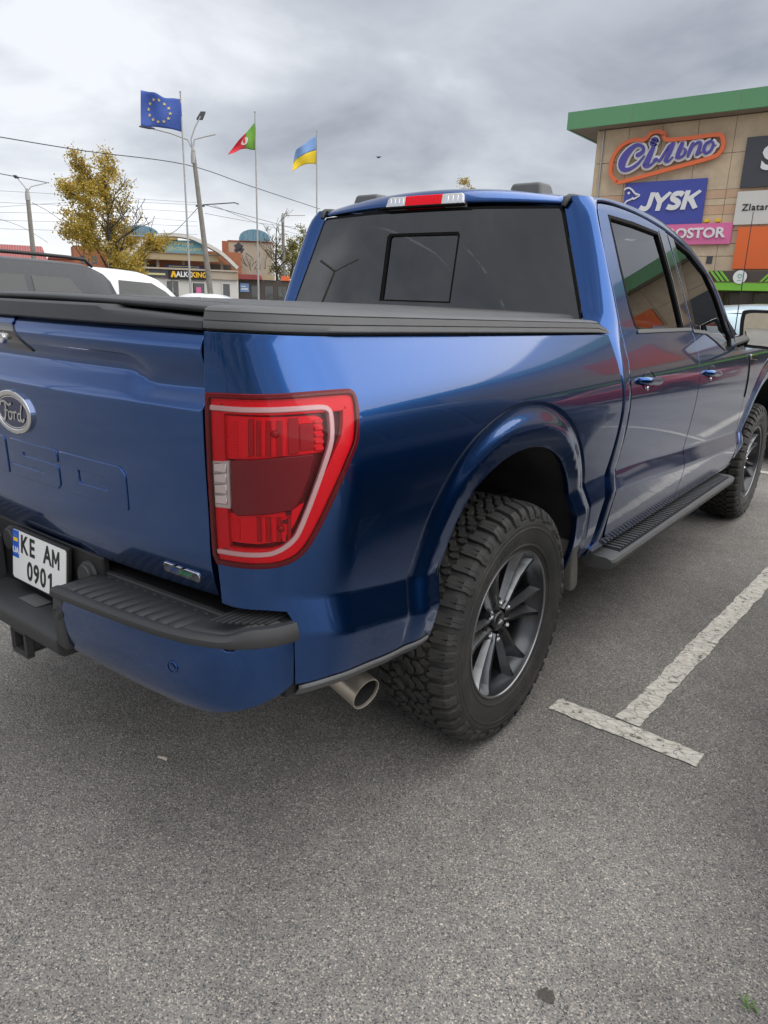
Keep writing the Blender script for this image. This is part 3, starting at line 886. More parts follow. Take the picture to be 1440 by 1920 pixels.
# roof
ROOF_IN = [(.655, .815, 1.900), (.660, 1.2, 1.926), (.665, 1.6, 1.921), (.672, 1.95, 1.892), (.690, 2.25, 1.826), (.715, 2.5, 1.730), (.745, 2.75, 1.600), (.780, 3.0, 1.440), (.812, 3.16, 1.330)]
ri = cspline(ROOF_IN, 8)
_rx = pchip([(p[1], p[0]) for p in ri]); _rz = pchip([(p[1], p[2]) for p in ri])
def roof(a, b):
    y = .815 + (2.12 - .815) * b
    x = (_rx(y) - .008) * a
    ye = rearglass(x * .98, 1.877).y - .004
    yy = ye + (2.12 - ye) * b
    z = _rz(y) + .004 + .055 * (1 - a * a) * (1 - .25 * b)
    # rear edge rolls down to the glass
    k = max(0, 1 - b / .05); z -= .022 * k ** 2 + (.036 * (1 - a * a)) * k ** 2
    return Vector((x, yy, z))
bs = [0, .008, .016, .024, .035, .05, .075] + [.1 + .9 * i / 14 for i in range(15)]
mb = MB(); nu = 33
vs = [roof(-1 + 2 * i / (nu - 1), b) for b in bs for i in range(nu)]
mb.add(vs, [(j * nu + i, j * nu + i + 1, (j + 1) * nu + i + 1, (j + 1) * nu + i) for j in range(len(bs) - 1) for i in range(nu - 1)])
mb.build('roof', 'blue_paint', T, smooth=180, solid=.015, out=(0, 0, 1))
# black ditch strips on the roof
for mir in (False, True):
    pts = [(.6465, .793, 1.866), (.649, .7975, 1.880), (.652, .806, 1.893), (.655, .822, 1.901), (.656, .86, 1.905)] + [(p[0], p[1], p[2] - .001) for p in ri if .9 < p[1] < 2.2]
    MB().tube(pts, [.010, .0125, .0135, .0135, .0135] + [.0135] * (len(pts) - 5), 12).build('roof_trim', 'plastic', T, smooth=60, mir=mir)
# roof rail / A-pillar band between door tops and the ditch
DT = [(.850, 1.846), (.872, 1.874), (.910, 1.888), (1.10, 1.896), (1.381, 1.886), (1.706, 1.846), (2.022, 1.782), (2.265, 1.687), (2.400, 1.600), (2.490, 1.490), (2.560, 1.370), (2.600, 1.29)]
DTS = cspline(DT, 6)
for mir in (False, True):
    mb = MB(); vs = []; nn = 9
    k = len(DTS)
    for i, (u, z) in enumerate(DTS):
        t = i / (k - 1)
        D = side(u, z + .006)
        # matching place along the ditch
        f = max(0, (i - 4) / (k - 5))
        q = f * (len(ri) - 1); a = int(min(q, len(ri) - 2)); I = Vector(ri[a]).lerp(Vector(ri[a + 1]), q - a)
        I = Vector((I.x + .012, I.y, I.z - .002))
        if i < 4: I = Vector((.668, .806 + .002 * i, 1.886 + .001 * i))
        mid = (D + I) / 2 + Vector((.022, 0, .024))
        for j in range(nn):
            s = j / (nn - 1)
            vs.append(D * (1 - s) ** 2 + mid * 2 * s * (1 - s) + I * s * s)
    mb.add(vs, [(j * nn + i, j * nn + i + 1, (j + 1) * nn + i + 1, (j + 1) * nn + i) for j in range(k - 1) for i in range(nn - 1)])
    mb.build('roof_side_rail', 'blue_paint', T, smooth=180, solid=.012, mir=mir, out=(1, 0, 1))
# windscreen
def wscreen(a, b):
    y = 2.06 + (3.14 - 2.06) * b
    x = (_rx(y) - .004) * a
    bow = (1 - a * a)
    return Vector((x, y + .14 * bow * (.3 + .7 * b), _rz(y) + .030 * bow * (1 - b)))
mb = MB().grid(21, 15, lambda a, b: wscreen(-1 + 2 * a, b)); mb.build('windscreen', 'clear_glass', T, smooth=180)

# third brake lamp
bl = empty('high_brake_lamp', (0, 0, 0), T)
bl['label'] = 'high brake lamp bar with red centre and clear ends'
def blf(x, z):
    y = rearglass(x * .98, 1.877).y - .016 + (z - 1.885) * .20
    return Vector((x, y, z))
for nm, xa, xb, m in (('brake_lens', -.098, .098, 'lamp_red'), ('cargo_lens', -.212, -.100, 'lamp_white'), ('cargo_lens', .100, .212, 'lamp_white')):
    e0, e1 = (0, 0) if nm == 'brake_lens' else ((.018, 0) if xa < 0 else (0, .018))
    pl = [(xa, 1.885), (xb, 1.885), (xb - e1, 1.932), (xa + e0, 1.932)]
    q = patch(nm, pl, blf, m, bl, h=.02, thick=.03, out=(0, -1, 0), lip=.004)
    if m == 'lamp_white':
        for i in range(4):
            x = xa + .012 + i * .024
            patch('lens_cell', [(x, 1.891), (x + .019, 1.891), (x + .019, 1.925), (x, 1.925)], blf, 'lamp_chrome', q, h=.02, thick=.004, off=.0015, out=(0, -1, 0))
    else:
        for i in range(9):
            x = -.09 + i * .02
            patch('lens_cell', [(x, 1.890), (x + .017, 1.890), (x + .017, 1.927), (x, 1.927)], blf, 'lamp_red', q, h=.02, thick=.004, off=.0012, out=(0, -1, 0))
mb = MB().grid(13, 3, lambda a, b: blf(-.225 + .45 * a, 1.879 + .008 * b) + Vector((0, -.003, 0))); mb.build('lamp_gasket', 'rubber_seal', bl, smooth=60, solid=.02)

# two low black brackets on the roof
for x in (-.432, .432):
    mb = MB(); y = .890; z = 1.943
    mb.hexa([(x - .084, y - .035, z - .035), (x + .084, y - .035, z - .035), (x + .084, y + .10, z - .025), (x - .084, y + .10, z - .025),
             (x - .070, y - .015, z + .034), (x + .064, y - .015, z + .034), (x + .064, y + .09, z + .036), (x - .070, y + .09, z + .036)])
    mb.build('roof_bracket', 'plastic_grey', T, bevel=.014, segs=3)

# ---- doors (right and left)
REAR_E = [(.856, 1.846), (.824, 1.70), (.822, 1.55), (.819, 1.418), (.806, 1.28), (.809, 1.197), (.820, 1.08), (.819, .95), (.800, .80), (.787, .70), (.785, .62), (.82, .55), (.92, .523)]
BG = [(1.690, 1.846), (1.735, 1.612), (1.776, 1.399), (1.782, 1.26), (1.784, 1.10), (1.790, .967), (1.806, .80), (1.805, .66), (1.790, .528)]
DTR = [(.856, 1.846), (.876, 1.870), (.912, 1.882), (1.10, 1.890), (1.381, 1.880), (1.690, 1.846)]
rear_door_poly = cspline(DTR, 5)[:-1] + cspline(BG, 5)[:-1] + [(1.790, .528), (1.4, .520), (.92, .523)] + cspline(REAR_E, 4)[::-1][1:-1]
BG2 = [(u + .009, z) for u, z in BG]
DTF = [(1.699, 1.840), (2.018, 1.776), (2.258, 1.683), (2.392, 1.596), (2.480, 1.487), (2.548, 1.368), (2.60, 1.292)]
FRE = [(2.60, 1.292), (2.815, 1.262), (2.86, 1.16), (2.924, .985), (2.99, .80), (3.02, .66), (3.01, .56), (2.97, .528)]
front_door_poly = cspline(DTF, 5)[:-1] + FRE + [(2.4, .522), (1.80, .528)] + cspline(BG2, 5)[::-1][1:-1]
RW = [(.962, 1.838), (1.25, 1.836), (1.585, 1.822), (1.640, 1.60), (1.672, 1.398), (1.10, 1.394), (1.036, 1.398), (.990, 1.418), (.965, 1.480), (.955, 1.646)]
RW = [(.962, 1.838), (1.25, 1.836), (1.560, 1.824), (1.600, 1.640), (1.632, 1.398), (1.10, 1.394), (1.036, 1.398), (.990, 1.418), (.965, 1.480), (.955, 1.646)]
FW = [(1.800, 1.812), (2.02, 1.770), (2.255, 1.675), (2.37, 1.565), (2.44, 1.45), (2.50, 1.335), (2.46, 1.282), (2.30, 1.290), (2.15, 1.340), (2.02, 1.378), (1.862, 1.388), (1.835, 1.60)]
def door_set(mir):
    kw = dict(mir=mir)
    for nm, poly, win, bp_ in (('rear_door', rear_door_poly, RW, 0), ('front_door', front_door_poly, FW, 1)):
        d = patch(nm, poly, side, 'blue_paint', T, h=.022, holes=[win], thick=.02, extra=ledge_lines(.80, 1.80) if nm == 'rear_door' else ledge_lines(1.80, 3.02), **kw)
        patch('window_glass', win, side, 'side_glass', d, h=.03, thick=0, off=-.010, **kw)
        wi = inset(win, -.009)
        patch('window_seal', wi, side, 'rubber_seal', d, h=.022, thick=.012, off=.002, holes=[inset(win, .004)], **kw)
        if nm == 'rear_door':
            patch('pillar_trim', [(1.588, 1.838), (1.682, 1.830), (1.728, 1.60), (1.766, 1.400), (1.650, 1.400), (1.622, 1.62)], side, 'gloss_black', d, h=.03, thick=.006, off=.004, **kw)
            belt = [(.99, 1.386), (1.765, 1.386), (1.765, 1.398), (1.0, 1.398)]
        else:
            patch('pillar_trim', [(1.712, 1.832), (1.786, 1.816), (1.822, 1.60), (1.846, 1.402), (1.790, 1.402), (1.752, 1.60)], side, 'gloss_black', d, h=.03, thick=.006, off=.004, **kw)
            belt = [(1.79, 1.378), (2.02, 1.367), (2.16, 1.328), (2.31, 1.276), (2.31, 1.289), (2.16, 1.341), (2.02, 1.380), (1.79, 1.392)]
        patch('belt_trim', belt, side, 'plastic_grey', d, h=.03, thick=.006, off=.006, **kw)
        # handle: cupped recess and a pull bar in the body colour with a dark end
        u0, z0 = (.90, 1.205) if nm == 'rear_door' else (1.90, 1.180)
        def cup(r, a, h, u0=u0, z0=z0):
            p = side(u0 + .115 + r * 1.25 * math.cos(a), z0 - .008 + r * .62 * math.sin(a)); return p + Vector((h, 0, 0))
        mb = MB().lathe([(.062, .002), (.058, .0005), (.05, -.003), (.0005, -.006)], cup, 28)
        mb.build('handle_cup', 'gloss_black', d, smooth=60, mir=mir)
        mb = MB(); secs = []
        nseg = 14
        for i in range(nseg + 1):
            t = i / nseg; u = u0 + .235 * t; z = z0 - .018 * t
            p = side(u, z); stand = .030 * (1 - (2 * t - 1) ** 6) + .004
            hh = .0165 * (1 - .35 * abs(2 * t - 1) ** 4)
            secs.append([p + Vector((stand - .012, 0, -hh)), p + Vector((stand, 0, -hh * .55)), p + Vector((stand + .004, 0, .0)), p + Vector((stand, 0, hh * .7)), p + Vector((stand - .010, 0, hh))])
        vs = [q for s_ in secs for q in s_]
        mb.add(vs, [(i * 5 + j, i * 5 + (j + 1) % 5, (i + 1) * 5 + (j + 1) % 5, (i + 1) * 5 + j) for i in range(nseg) for j in range(5)] + [(0, 1, 2, 3, 4), tuple(nseg * 5 + j for j in range(5))[::-1]])
        hd = mb.build('door_handle', 'blue_paint', d, smooth=50, mir=mir)
        p = side(u0 + .10, z0 - .040)
        mb = MB().lathe([(.0, .004), (.008, .004), (.0095, .0)], lambda r, a, h, p=p: p + Vector((h + .001, r * math.cos(a), r * math.sin(a))), 16)
        mb.build('key_cap', 'chrome', d, smooth=40, mir=mir)
door_set(False); door_set(True)

# rocker strip, front wing, bonnet and nose
for mir in (False, True):
    patch('rocker', [(.66, .50), (3.02, .50), (3.05, .522), (2.97, .522), (2.4, .515), (1.8, .521), (1.4, .513), (.92, .516), (.80, .545), (.74, .545), (.66, .53)], side, 'blue_paint', T, h=.03, thick=.03, mir=mir)
    af = [p for p in ARCH_F]
    wing = [(2.825, 1.258), (3.2, 1.268), (3.8, 1.235), (4.45, 1.16), (4.50, 1.0), (4.50, .62), (4.30, .55), (4.155, .52)] + af[::-1][1:] + [(3.05, .55), (3.028, .66), (2.998, .80), (2.932, .985), (2.868, 1.16)]
    wing = [(2.825, 1.258), (3.2, 1.268), (3.8, 1.235), (4.45, 1.16), (4.50, 1.0), (4.50, .62), (4.30, .55), (4.155, .52)] + af[::-1][1:-2] + [(3.10, .60), (3.06, .545), (3.028, .66), (2.998, .80), (2.932, .985), (2.868, 1.16)]
    patch('front_wing', wing, side, 'blue_paint', T, h=.026, thick=.02, mir=mir, extra=[arch_off(e_, 3.694) for e_ in FL_E])
    vent = [(2.88, 1.235), (3.02, 1.225), (3.00, 1.19), (2.945, 1.05), (2.955, .965), (2.935, .975), (2.90, 1.10)]
    patch('wing_vent', vent, side, 'gloss_black', T, h=.03, thick=.01, off=.006, mir=mir)
    patch('wing_badge', [(2.90, 1.232), (3.09, 1.218), (3.08, 1.195), (2.91, 1.205)], side, 'chrome', T, h=.03, thick=.008, off=.010, mir=mir)
    # windscreen-base corner panel between door, pillar and bonnet
    pc = [side(2.60, 1.292), side(2.83, 1.262), Vector((.86, 3.25, 1.30)), Vector((.815, 3.16, 1.335)), Vector((.79, 3.0, 1.44)), side(2.50, 1.47)]
    MB().add(pc, [tuple(range(6))]).build('cowl_corner', 'plastic_dark', T, mir=mir)
def bonnet(a, b):
    y = 3.12 + 1.46 * b; x = (-1 + 2 * a) * (.90 - .06 * b)
    c = 1 - (abs(x) / .92) ** 2
    return Vector((x, y + .06 * c * (1 - b) + .06 * c * b, 1.262 + .085 * c ** .6 - .10 * b * b + .02 * sstep(.35, .5, abs(x)) * sstep(.85, .6, abs(x))))
MB().grid(25, 17, bonnet).build('bonnet', 'blue_paint', T, smooth=180, solid=.02, out=(0, 0, 1))
mb = MB(); mb.box((-.80, 4.50, .80), (.80, 4.60, 1.18)); mb.build('grille', 'gloss_black', T, bevel=.03)
mb = MB(); mb.box((-.93, 4.40, .50), (.93, 4.68, .80)); mb.build('front_bumper', 'blue_paint', T, bevel=.06, segs=3)
for s in (-1, 1):
    MB().box((s * .66, 4.45, .92), (s * .93, 4.585, 1.14)).build('headlamp', 'lamp_white', T, bevel=.03)

# ---- mirrors
for mir in (False, True):
    mr_ = empty('door_mirror', (0, 0, 0), T)
    f = lambda u, v, d: Vector((1.11 + u, 2.665 + .10 * u + d, 1.385 + v))
    mo = [(-.125, -.085), (-.115, -.098), (.10, -.108), (.135, -.095), (.140, .085), (.125, .104), (-.120, .110), (-.142, .092)]
    mo = cspline([(-.120, -.09), (-.02, -.102), (.115, -.105), (.14, -.06), (.145, .07), (.12, .105), (-.02, .112), (-.125, .108), (-.145, .08), (-.138, -.03)], 4, True)
    mb = MB(); ds = [(1.0, .0), (1.03, .01), (1.03, .03), (1.0, .06), (.92, .10), (.75, .135), (.45, .155), (.05, .16)]
    n = len(mo)
    vs = [f(u * k, v * k, d) for k, d in ds for u, v in mo]
    mb.add(vs, [(i * n + j, i * n + (j + 1) % n, (i + 1) * n + (j + 1) % n, (i + 1) * n + j) for i in range(len(ds) - 1) for j in range(n)])
    mb.build('mirror_shell', 'gloss_black', mr_, smooth=60, mir=mir)
    mb = MB().prism([(u * .985, v * .985) for u, v in mo], f, .012, .004); mb.build('mirror_bezel', 'plastic_dark', mr_, mir=mir)
    mb = MB().prism([(u * .86, v * .85) for u, v in mo], f, .006, -.001); mb.build('mirror_glass', 'mirror_glass', mr_, mir=mir)
    mb = MB().tube([(.93, 2.62, 1.30), (.97, 2.66, 1.315), (1.02, 2.70, 1.335)], [.05, .042, .04], 12); mb.build('mirror_arm', 'gloss_black', mr_, smooth=60, mir=mir)
# aerial on the right wing
MB().tube([(.80, 3.30, 1.29), (.80, 3.298, 1.36), (.795, 3.29, 2.10)], [.012, .0035, .0022], 8).build('aerial', 'plastic_dark', T, smooth=60)

# ---- bed cover
def cover(a, b):
    y = -1.06 + 1.775 * b; x = .782 * (-1 + 2 * a)
    e = abs(-1 + 2 * a)
    z = 1.4665 + .010 * (1 - e ** 2) - .014 * b - .012 * max(0, (e - .955) / .045) ** 2
    # slight sag between the bows and the hem line near the rear
    z += .0022 * math.cos(b * 2 * PI * 5) * (1 - e) - .009 * max(0, 1 - b / .02) ** 2
    z += .004 * math.exp(-((b - .035) / .012) ** 2) * sstep(.80, .95, e)
    return Vector((x, y, z))
mb = MB(); A_ = [0, .006, .012, .02, .03, .05] + [.08 + .84 * i / 20 for i in range(21)] + [.95, .97, .98, .988, .994, 1.0]
B_ = [0, .004, .009, .014, .02, .03, .04, .05] + [.07 + .93 * i / 40 for i in range(41)]
na = len(A_)
mb.add([cover(a, b) for b in B_ for a in A_], [(j * na + i, j * na + i + 1, (j + 1) * na + i + 1, (j + 1) * na + i) for j in range(len(B_) - 1) for i in range(na - 1)])
cv = mb.build('bed_cover', 'vinyl', T, smooth=40, solid=.013, out=(0, 0, 1))
cv['label'] = 'black vinyl bed cover with stitched hem'
# stitched hem at the back: a row of thread stitches
mb = MB()
for i in range(150):
    x = -.74 + 1.48 * i / 149; a = (x / .782 + 1) / 2
    p = cover(a, .024); mb.box((p.x - .0028, p.y - .0006, p.z), (p.x + .0028, p.y + .0006, p.z + .0012))
mb.build('hem_stitching', 'plastic_grey', cv)
for s in (-1, 1):
    MB().box((s * .752, -1.045, 1.412), (s * .776, .70, 1.437)).build('cover_rail', 'gloss_black', T, bevel=.003)
    MB().box((s * .70, -1.04, 1.38), (s * .752, .70, 1.449)).build('cover_rail_inner', 'plastic_dark', T)
MB().box((-.77, -1.00, 1.10), (.77, .70, 1.13)).build('bed_floor', 'underbody', T)
MB().box((-.75, -1.02, 1.13), (.75, -1.00, 1.44)).build('bed_rear_liner', 'plastic_dark', T)

# ---- rear bumper
bumper = empty('rear_bumper', (0, 0, 0), T)
SH = [(.318, .722), (.306, .70), (.300, .60), (.32, .575), (.44, .566), (.566, .562), (.70, .560), (.80, .564), (.87, .577), (.935, .597), (1.0, .622), (1.025, .64), (1.022, .757), (.98, .756), (.925, .752), (.902, .752), (.888, .738), (.872, .737), (.855, .748), (.70, .742), (.50, .734), (.335, .729)]
STEP_Z = .766
def sdrop(u): return -.024 * max(0.0, min(1.0, (.83 - u) / .55))
for mir in (False, True):
    sh = patch('bumper_shell', SH, bump, 'blue_paint', bumper, h=.016, thick=.02, off=.0, mir=mir)
    # parking sensor
    for uu, zz_, m, pm in ((.729, .672, 'blue_paint', sh),):
        c = bump(uu, zz_); nrm = surf_n(bump, uu, zz_, Vector((0, -1, 0))); tx = nrm.cross(Vector((0, 0, 1))).normalized(); tz = tx.cross(nrm)
        mb = MB().lathe([(.0005, .0022), (.0085, .0022), (.009, .0002), (.0125, .0002), (.013, .0024), (.016, .002), (.0165, -.002)], lambda r, a, h: c + tx * r * math.cos(a) + tz * r * math.sin(a) + nrm * h, 24)
        mb.build('parking_sensor', m, pm, smooth=35, mir=mir)
    # black lip and top
    mb = MB(); uu = [.262 + (1.035 - .262) * i / 44 for i in range(45)]; vs = []
    for u in uu:
        z0 = .700 if u < .86 else .700 + .035 * sstep(.86, .93, u)
        rise = .020 * sstep(.86, .93, u)
        e = bump(u, .74); nrm = surf_n(bump, u, .74, Vector((0, -1, 0))); nrm.z = 0; nrm.normalize()
        for d, z in ((-.012, z0), (-.006, .742), (.004, .747), (.006, .752), (.004, .762 + rise * .6), (-.004, .768 + rise), (-.016, .7695 + rise), (-.022, .7685 + rise)):
            if z > .741: z = max(z + sdrop(u), .718 + (z - .741) * .9)
            vs.append(Vector((e.x, e.y, z)) + nrm * d)
    n = 8
    mb.add(vs, [(i * n + j, i * n + j + 1, (i + 1) * n + j + 1, (i + 1) * n + j) for i in range(len(uu) - 1) for j in range(n - 1)])
    mb.build('bumper_lip', 'plastic', bumper, smooth=35, mir=mir)
    # top plate
    mb = MB(); vs = []
    for u in uu:
        e = bump(u, .74); nrm = surf_n(bump, u, .74, Vector((0, -1, 0))); nrm.z = 0; nrm.normalize()
        rise = .020 * sstep(.86, .93, u)
        o_ = Vector((e.x, e.y, STEP_Z + rise + sdrop(u))) - nrm * .018
        i_ = Vector((min(e.x, .80 + .06 * sstep(.9, 1.03, u)), -1.075 + .17 * sstep(.80, 1.03, u), STEP_Z + .004 + rise + sdrop(u)))
        for k in range(4): vs.append(o_.lerp(i_, k / 3))
    mb.add(vs, [(i * 4 + j, i * 4 + j + 1, (i + 1) * 4 + j + 1, (i + 1) * 4 + j) for i in range(len(uu) - 1) for j in range(3)])
    st = mb.build('step_top', 'plastic', bumper, smooth=30, solid=.01, mir=mir, out=(0, 0, 1))
    # raised tread ribs of the step pad
    for i in range(11):
        xa = .306 + i * .0405
        y0 = -1.205 + .020 * sstep(.4, .8, xa); y1 = -1.098
        mb = MB(); w = .024
        pts = [(0, 0), (.003, .0045), (w / 2, .0062), (w - .003, .0045), (w, 0)]
        vs = [(xa + px_, y, STEP_Z + .0025 + pz * kk + sdrop(xa + .012)) for y, kk in ((y0, .0), (y0 + .006, 1), (y1 - .006, 1), (y1, .0)) for px_, pz in pts]
        mb.add(vs, [(a * 5 + j, a * 5 + j + 1, (a + 1) * 5 + j + 1, (a + 1) * 5 + j) for a in range(3) for j in range(4)])
        mb.build('tread_rib', 'plastic', st, smooth=60, mir=mir)
    for i in range(11):
        xa = .312 + i * .0405
        MB().box((xa, -1.0935, STEP_Z + .003 + sdrop(xa)), (xa + .010, -1.0915, STEP_Z + .0046 + sdrop(xa))).build('pad_mark', 'plastic_grey', st, mir=mir)
    # fine ribs of the corner pad
    for i in range(9):
        a0 = .800 + .0125 * i
        y0 = -1.145 + .07 * (i / 8) ** 1.4; y1 = -1.02 + .02 * (i / 8)
        MB().box((a0, y0, STEP_Z + .0215), (a0 + .007, y1, STEP_Z + .0265)).build('corner_rib', 'plastic', st, bevel=.001, segs=1, mir=mir)
    # back ledge under the tailgate, with two raised runners
    MB().hexa([(.265, -1.090, .735), (.84, -1.090, .755), (.84, -1.072, .755), (.265, -1.072, .735), (.265, -1.090, .757), (.84, -1.090, .779), (.84, -1.072, .779), (.265, -1.072, .757)]).build('pad_ledge', 'plastic', bumper, bevel=.003, mir=mir)
    MB().box((.24, -1.066, .740), (.86, -.98, .760)).build('gap_filler', 'plastic_dark', bumper, mir=mir)
    # inner cheek beside the plate bay
    ck = [(-1.222, .575), (-1.226, .66), (-1.222, .722), (-1.205, .742), (-1.10, .745), (-1.10, .600), (-1.13, .585), (-1.19, .572)]
    MB().prism(ck, lambda u, v, d: Vector((.262 + d, u, v)), -.008, .045).build('bay_cheek', 'plastic', bumper, bevel=.008, mir=mir)
    c = Vector((.285, -1.2255, .678))
    MB().lathe([(.0005, .003), (.0095, .003), (.010, .001), (.0135, .001), (.0142, .003), (.0175, .002), (.018, -.002)], lambda r, a, h: c + Vector((r * math.cos(a), -h, r * math.sin(a))), 22).build('parking_sensor', 'plastic', bumper, smooth=35, mir=mir)
    # corner skirt between bumper and body
    MB().box((.86, -1.04, .60), (.93, -.95, .79)).build('corner_filler', 'plastic_dark', bumper, mir=mir)
# centre: low step with lip
mb = MB()
pr = [(-1.095, .600), (-1.15, .604), (-1.19, .606), (-1.215, .603), (-1.226, .594), (-1.229, .575), (-1.222, .548), (-1.205, .535), (-1.10, .535)]
mb.prism(pr, lambda u, v, d: Vector((d, u, v)), -.262, .262); mb.build('centre_step', 'plastic', bumper, bevel=.006)
MB().box((-.05, -1.17, .606), (.05, -1.12, .6075)).build('step_mark', 'plastic_grey', bumper)
pb = MB().box((-.30, -1.098, .585), (.30, -1.075, .800)); pb.build('plate_bay', 'plastic_dark', bumper, bevel=.006)
for xx, zc in ((.232, .735), (-.19, .745)):
    mb = MB().lathe([(.0005, .020), (.028, .020), (.031, .016), (.031, .010), (.036, .008), (.038, .0)], lambda r, a, h, xx=xx, zc=zc: Vector((xx + r * math.cos(a), -1.099 - h, zc + r * math.sin(a) * 1.1)), 24)
    mb.build('tow_socket', 'plastic', bumper, smooth=35)
# number plate
pln = Vector((0, math.sin(R(96)) * -1, math.cos(R(84)) * 1))
pf0 = frame_fn((.006, -1.123, .716), (1, 0, 0), (0, .10, 1))
np_ = MB().prism(cspline([(-.150, -.068), (-.143, -.075), (.143, -.075), (.150, -.068), (.150, .068), (.143, .075), (-.143, .075), (-.150, .068)], 1, True), lambda u, v, d: pf0(u, v, d), .003, .005)
plate = np_.build('number_plate', 'plate_white', T)
plate['label'] = 'white number plate reading KE AM 0901'
MB().prism([(-.157, -.083), (.157, -.083), (.157, .083), (-.157, .083)], lambda u, v, d: pf0(u, v, d), -.010, .0028).build('plate_frame', 'plastic_dark', plate, bevel=.003)
MB().prism([(-.149, -.010), (-.112, -.010), (-.112, .074), (-.149, .074)], lambda u, v, d: pf0(u, v, d), .005, .0055).build('country_strip', 'plate_blue', plate)
MB().prism([(-.143, .040), (-.119, .040), (-.119, .051), (-.143, .051)], lambda u, v, d: pf0(u, v, d), .0055, .0060).build('flag_mark', 'plate_yellow', plate)
MB().prism([(-.143, .051), (-.119, .051), (-.119, .062), (-.143, .062)], lambda u, v, d: pf0(u, v, d), .0055, .0060).build('flag_mark', 'badge_blue', plate)
text_obj('country_letters', 'UA', lambda u, v, d: pf0(u - .1305, v + .012, d), 'plate_white', plate, .026, .0005, .0055, offset=.0008)
for s_, uu_, vv_ in (('KE', -.060, .036), ('A', .052, .036), ('090', -.010, -.038)):
    text_obj('plate_characters', s_, lambda u, v, d, uu_=uu_, vv_=vv_: pf0(u + uu_, v + vv_, d), 'plate_ink', plate, .076 if len(s_) < 3 else .079, .0008, .0052, offset=.0019, xs=.84 if len(s_) == 2 else .84, spacing=1.28 if len(s_) == 2 else 1.14)
MB().prism([(.0655, -.066), (.0765, -.066), (.0765, -.010), (.0690, -.010), (.0560, -.021), (.0560, -.031), (.0655, -.0235)], lambda u, v, d: pf0(u, v, d), .0052, .0060).build('plate_characters', 'plate_ink', plate)
MB().prism([(.078, .010), (.086, .010), (.086, .044), (.0945, .024), (.1005, .024), (.109, .044), (.109, .010), (.117, .010), (.117, .063), (.109, .063), (.0975, .035), (.086, .063), (.078, .063)], lambda u, v, d: pf0(u, v, d), .0052, .0060).build('plate_characters', 'plate_ink', plate)
# tow hitch
mb = MB(); yb, ye, w = -1.205, -.80, .034
for (a, b) in (((-w, yb, .462), (w, ye, .470)), ((-w, yb, .522), (w, ye, .530)), ((-w, yb, .470), (-w + .008, ye, .522)), ((w - .008, yb, .470), (w, ye, .522))): mb.box(a, b)
mb.box((-.044, yb - .002, .452), (.044, yb + .022, .463)); mb.box((-.044, yb - .002, .529), (.044, yb + .022, .540)); mb.box((-.045, yb - .002, .463), (-.0335, yb + .022, .529)); mb.box((.0335, yb - .002, .463), (.045, yb + .022, .529))
mb.build('tow_receiver', 'plastic', T, bevel=.002, segs=1)
MB().tube([(-.55, -.92, .50), (.55, -.92, .50)], .038, 14).build('hitch_beam', 'underbody', T, smooth=40)

# lower black strip along the rear of the box side
for mir in (False, True):
    low = [(-1.030, .6235), (-.939, .6295), (-.819, .6175), (-.704, .6025), (-.566, .5975), (-.548, .600)]
    mb = MB(); vs = []
    for u, z in cspline(low, 5):
        p = side(u, z)
        vs += [p + Vector((.004, 0, -.001)), p + Vector((.005, 0, -.010)), p + Vector((-.012, 0, -.032)), p + Vector((-.05, 0, -.034))]
    n = len(vs) // 4
    mb.add(vs, [(i * 4 + j, i * 4 + j + 1, (i + 1) * 4 + j + 1, (i + 1) * 4 + j) for i in range(n - 1) for j in range(3)])
    mb.build('lower_trim', 'plastic_grey', T, smooth=30, solid=.006, mir=mir, out=(1, 0, -.5))

# exhaust
ex = empty('exhaust_tip', (0, 0, 0), T)
axis = Vector((.93, -.10, -.22)).normalized(); e0 = Vector((.925, -.735, .470)); ux_ = axis.cross(Vector((0, 0, 1))).normalized(); uz_ = ux_.cross(axis)
# run back along the axis
MB().lathe([(.047, -.34), (.047, -.02), (.0475, -.004), (.0468, .0), (.0442, .0), (.0432, -.004), (.0430, -.10)], lambda r, a, h: e0 + axis * h + ux_ * r * math.cos(a) + uz_ * r * math.sin(a), 40).build('pipe_sleeve', 'exhaust_metal', ex, smooth=40)
MB().lathe([(.0428, -.008), (.0428, -.20), (.0005, -.20)], lambda r, a, h: e0 + axis * h + ux_ * r * math.cos(a) + uz_ * r * math.sin(a), 32).build('pipe_bore', 'underbody', ex, smooth=40)

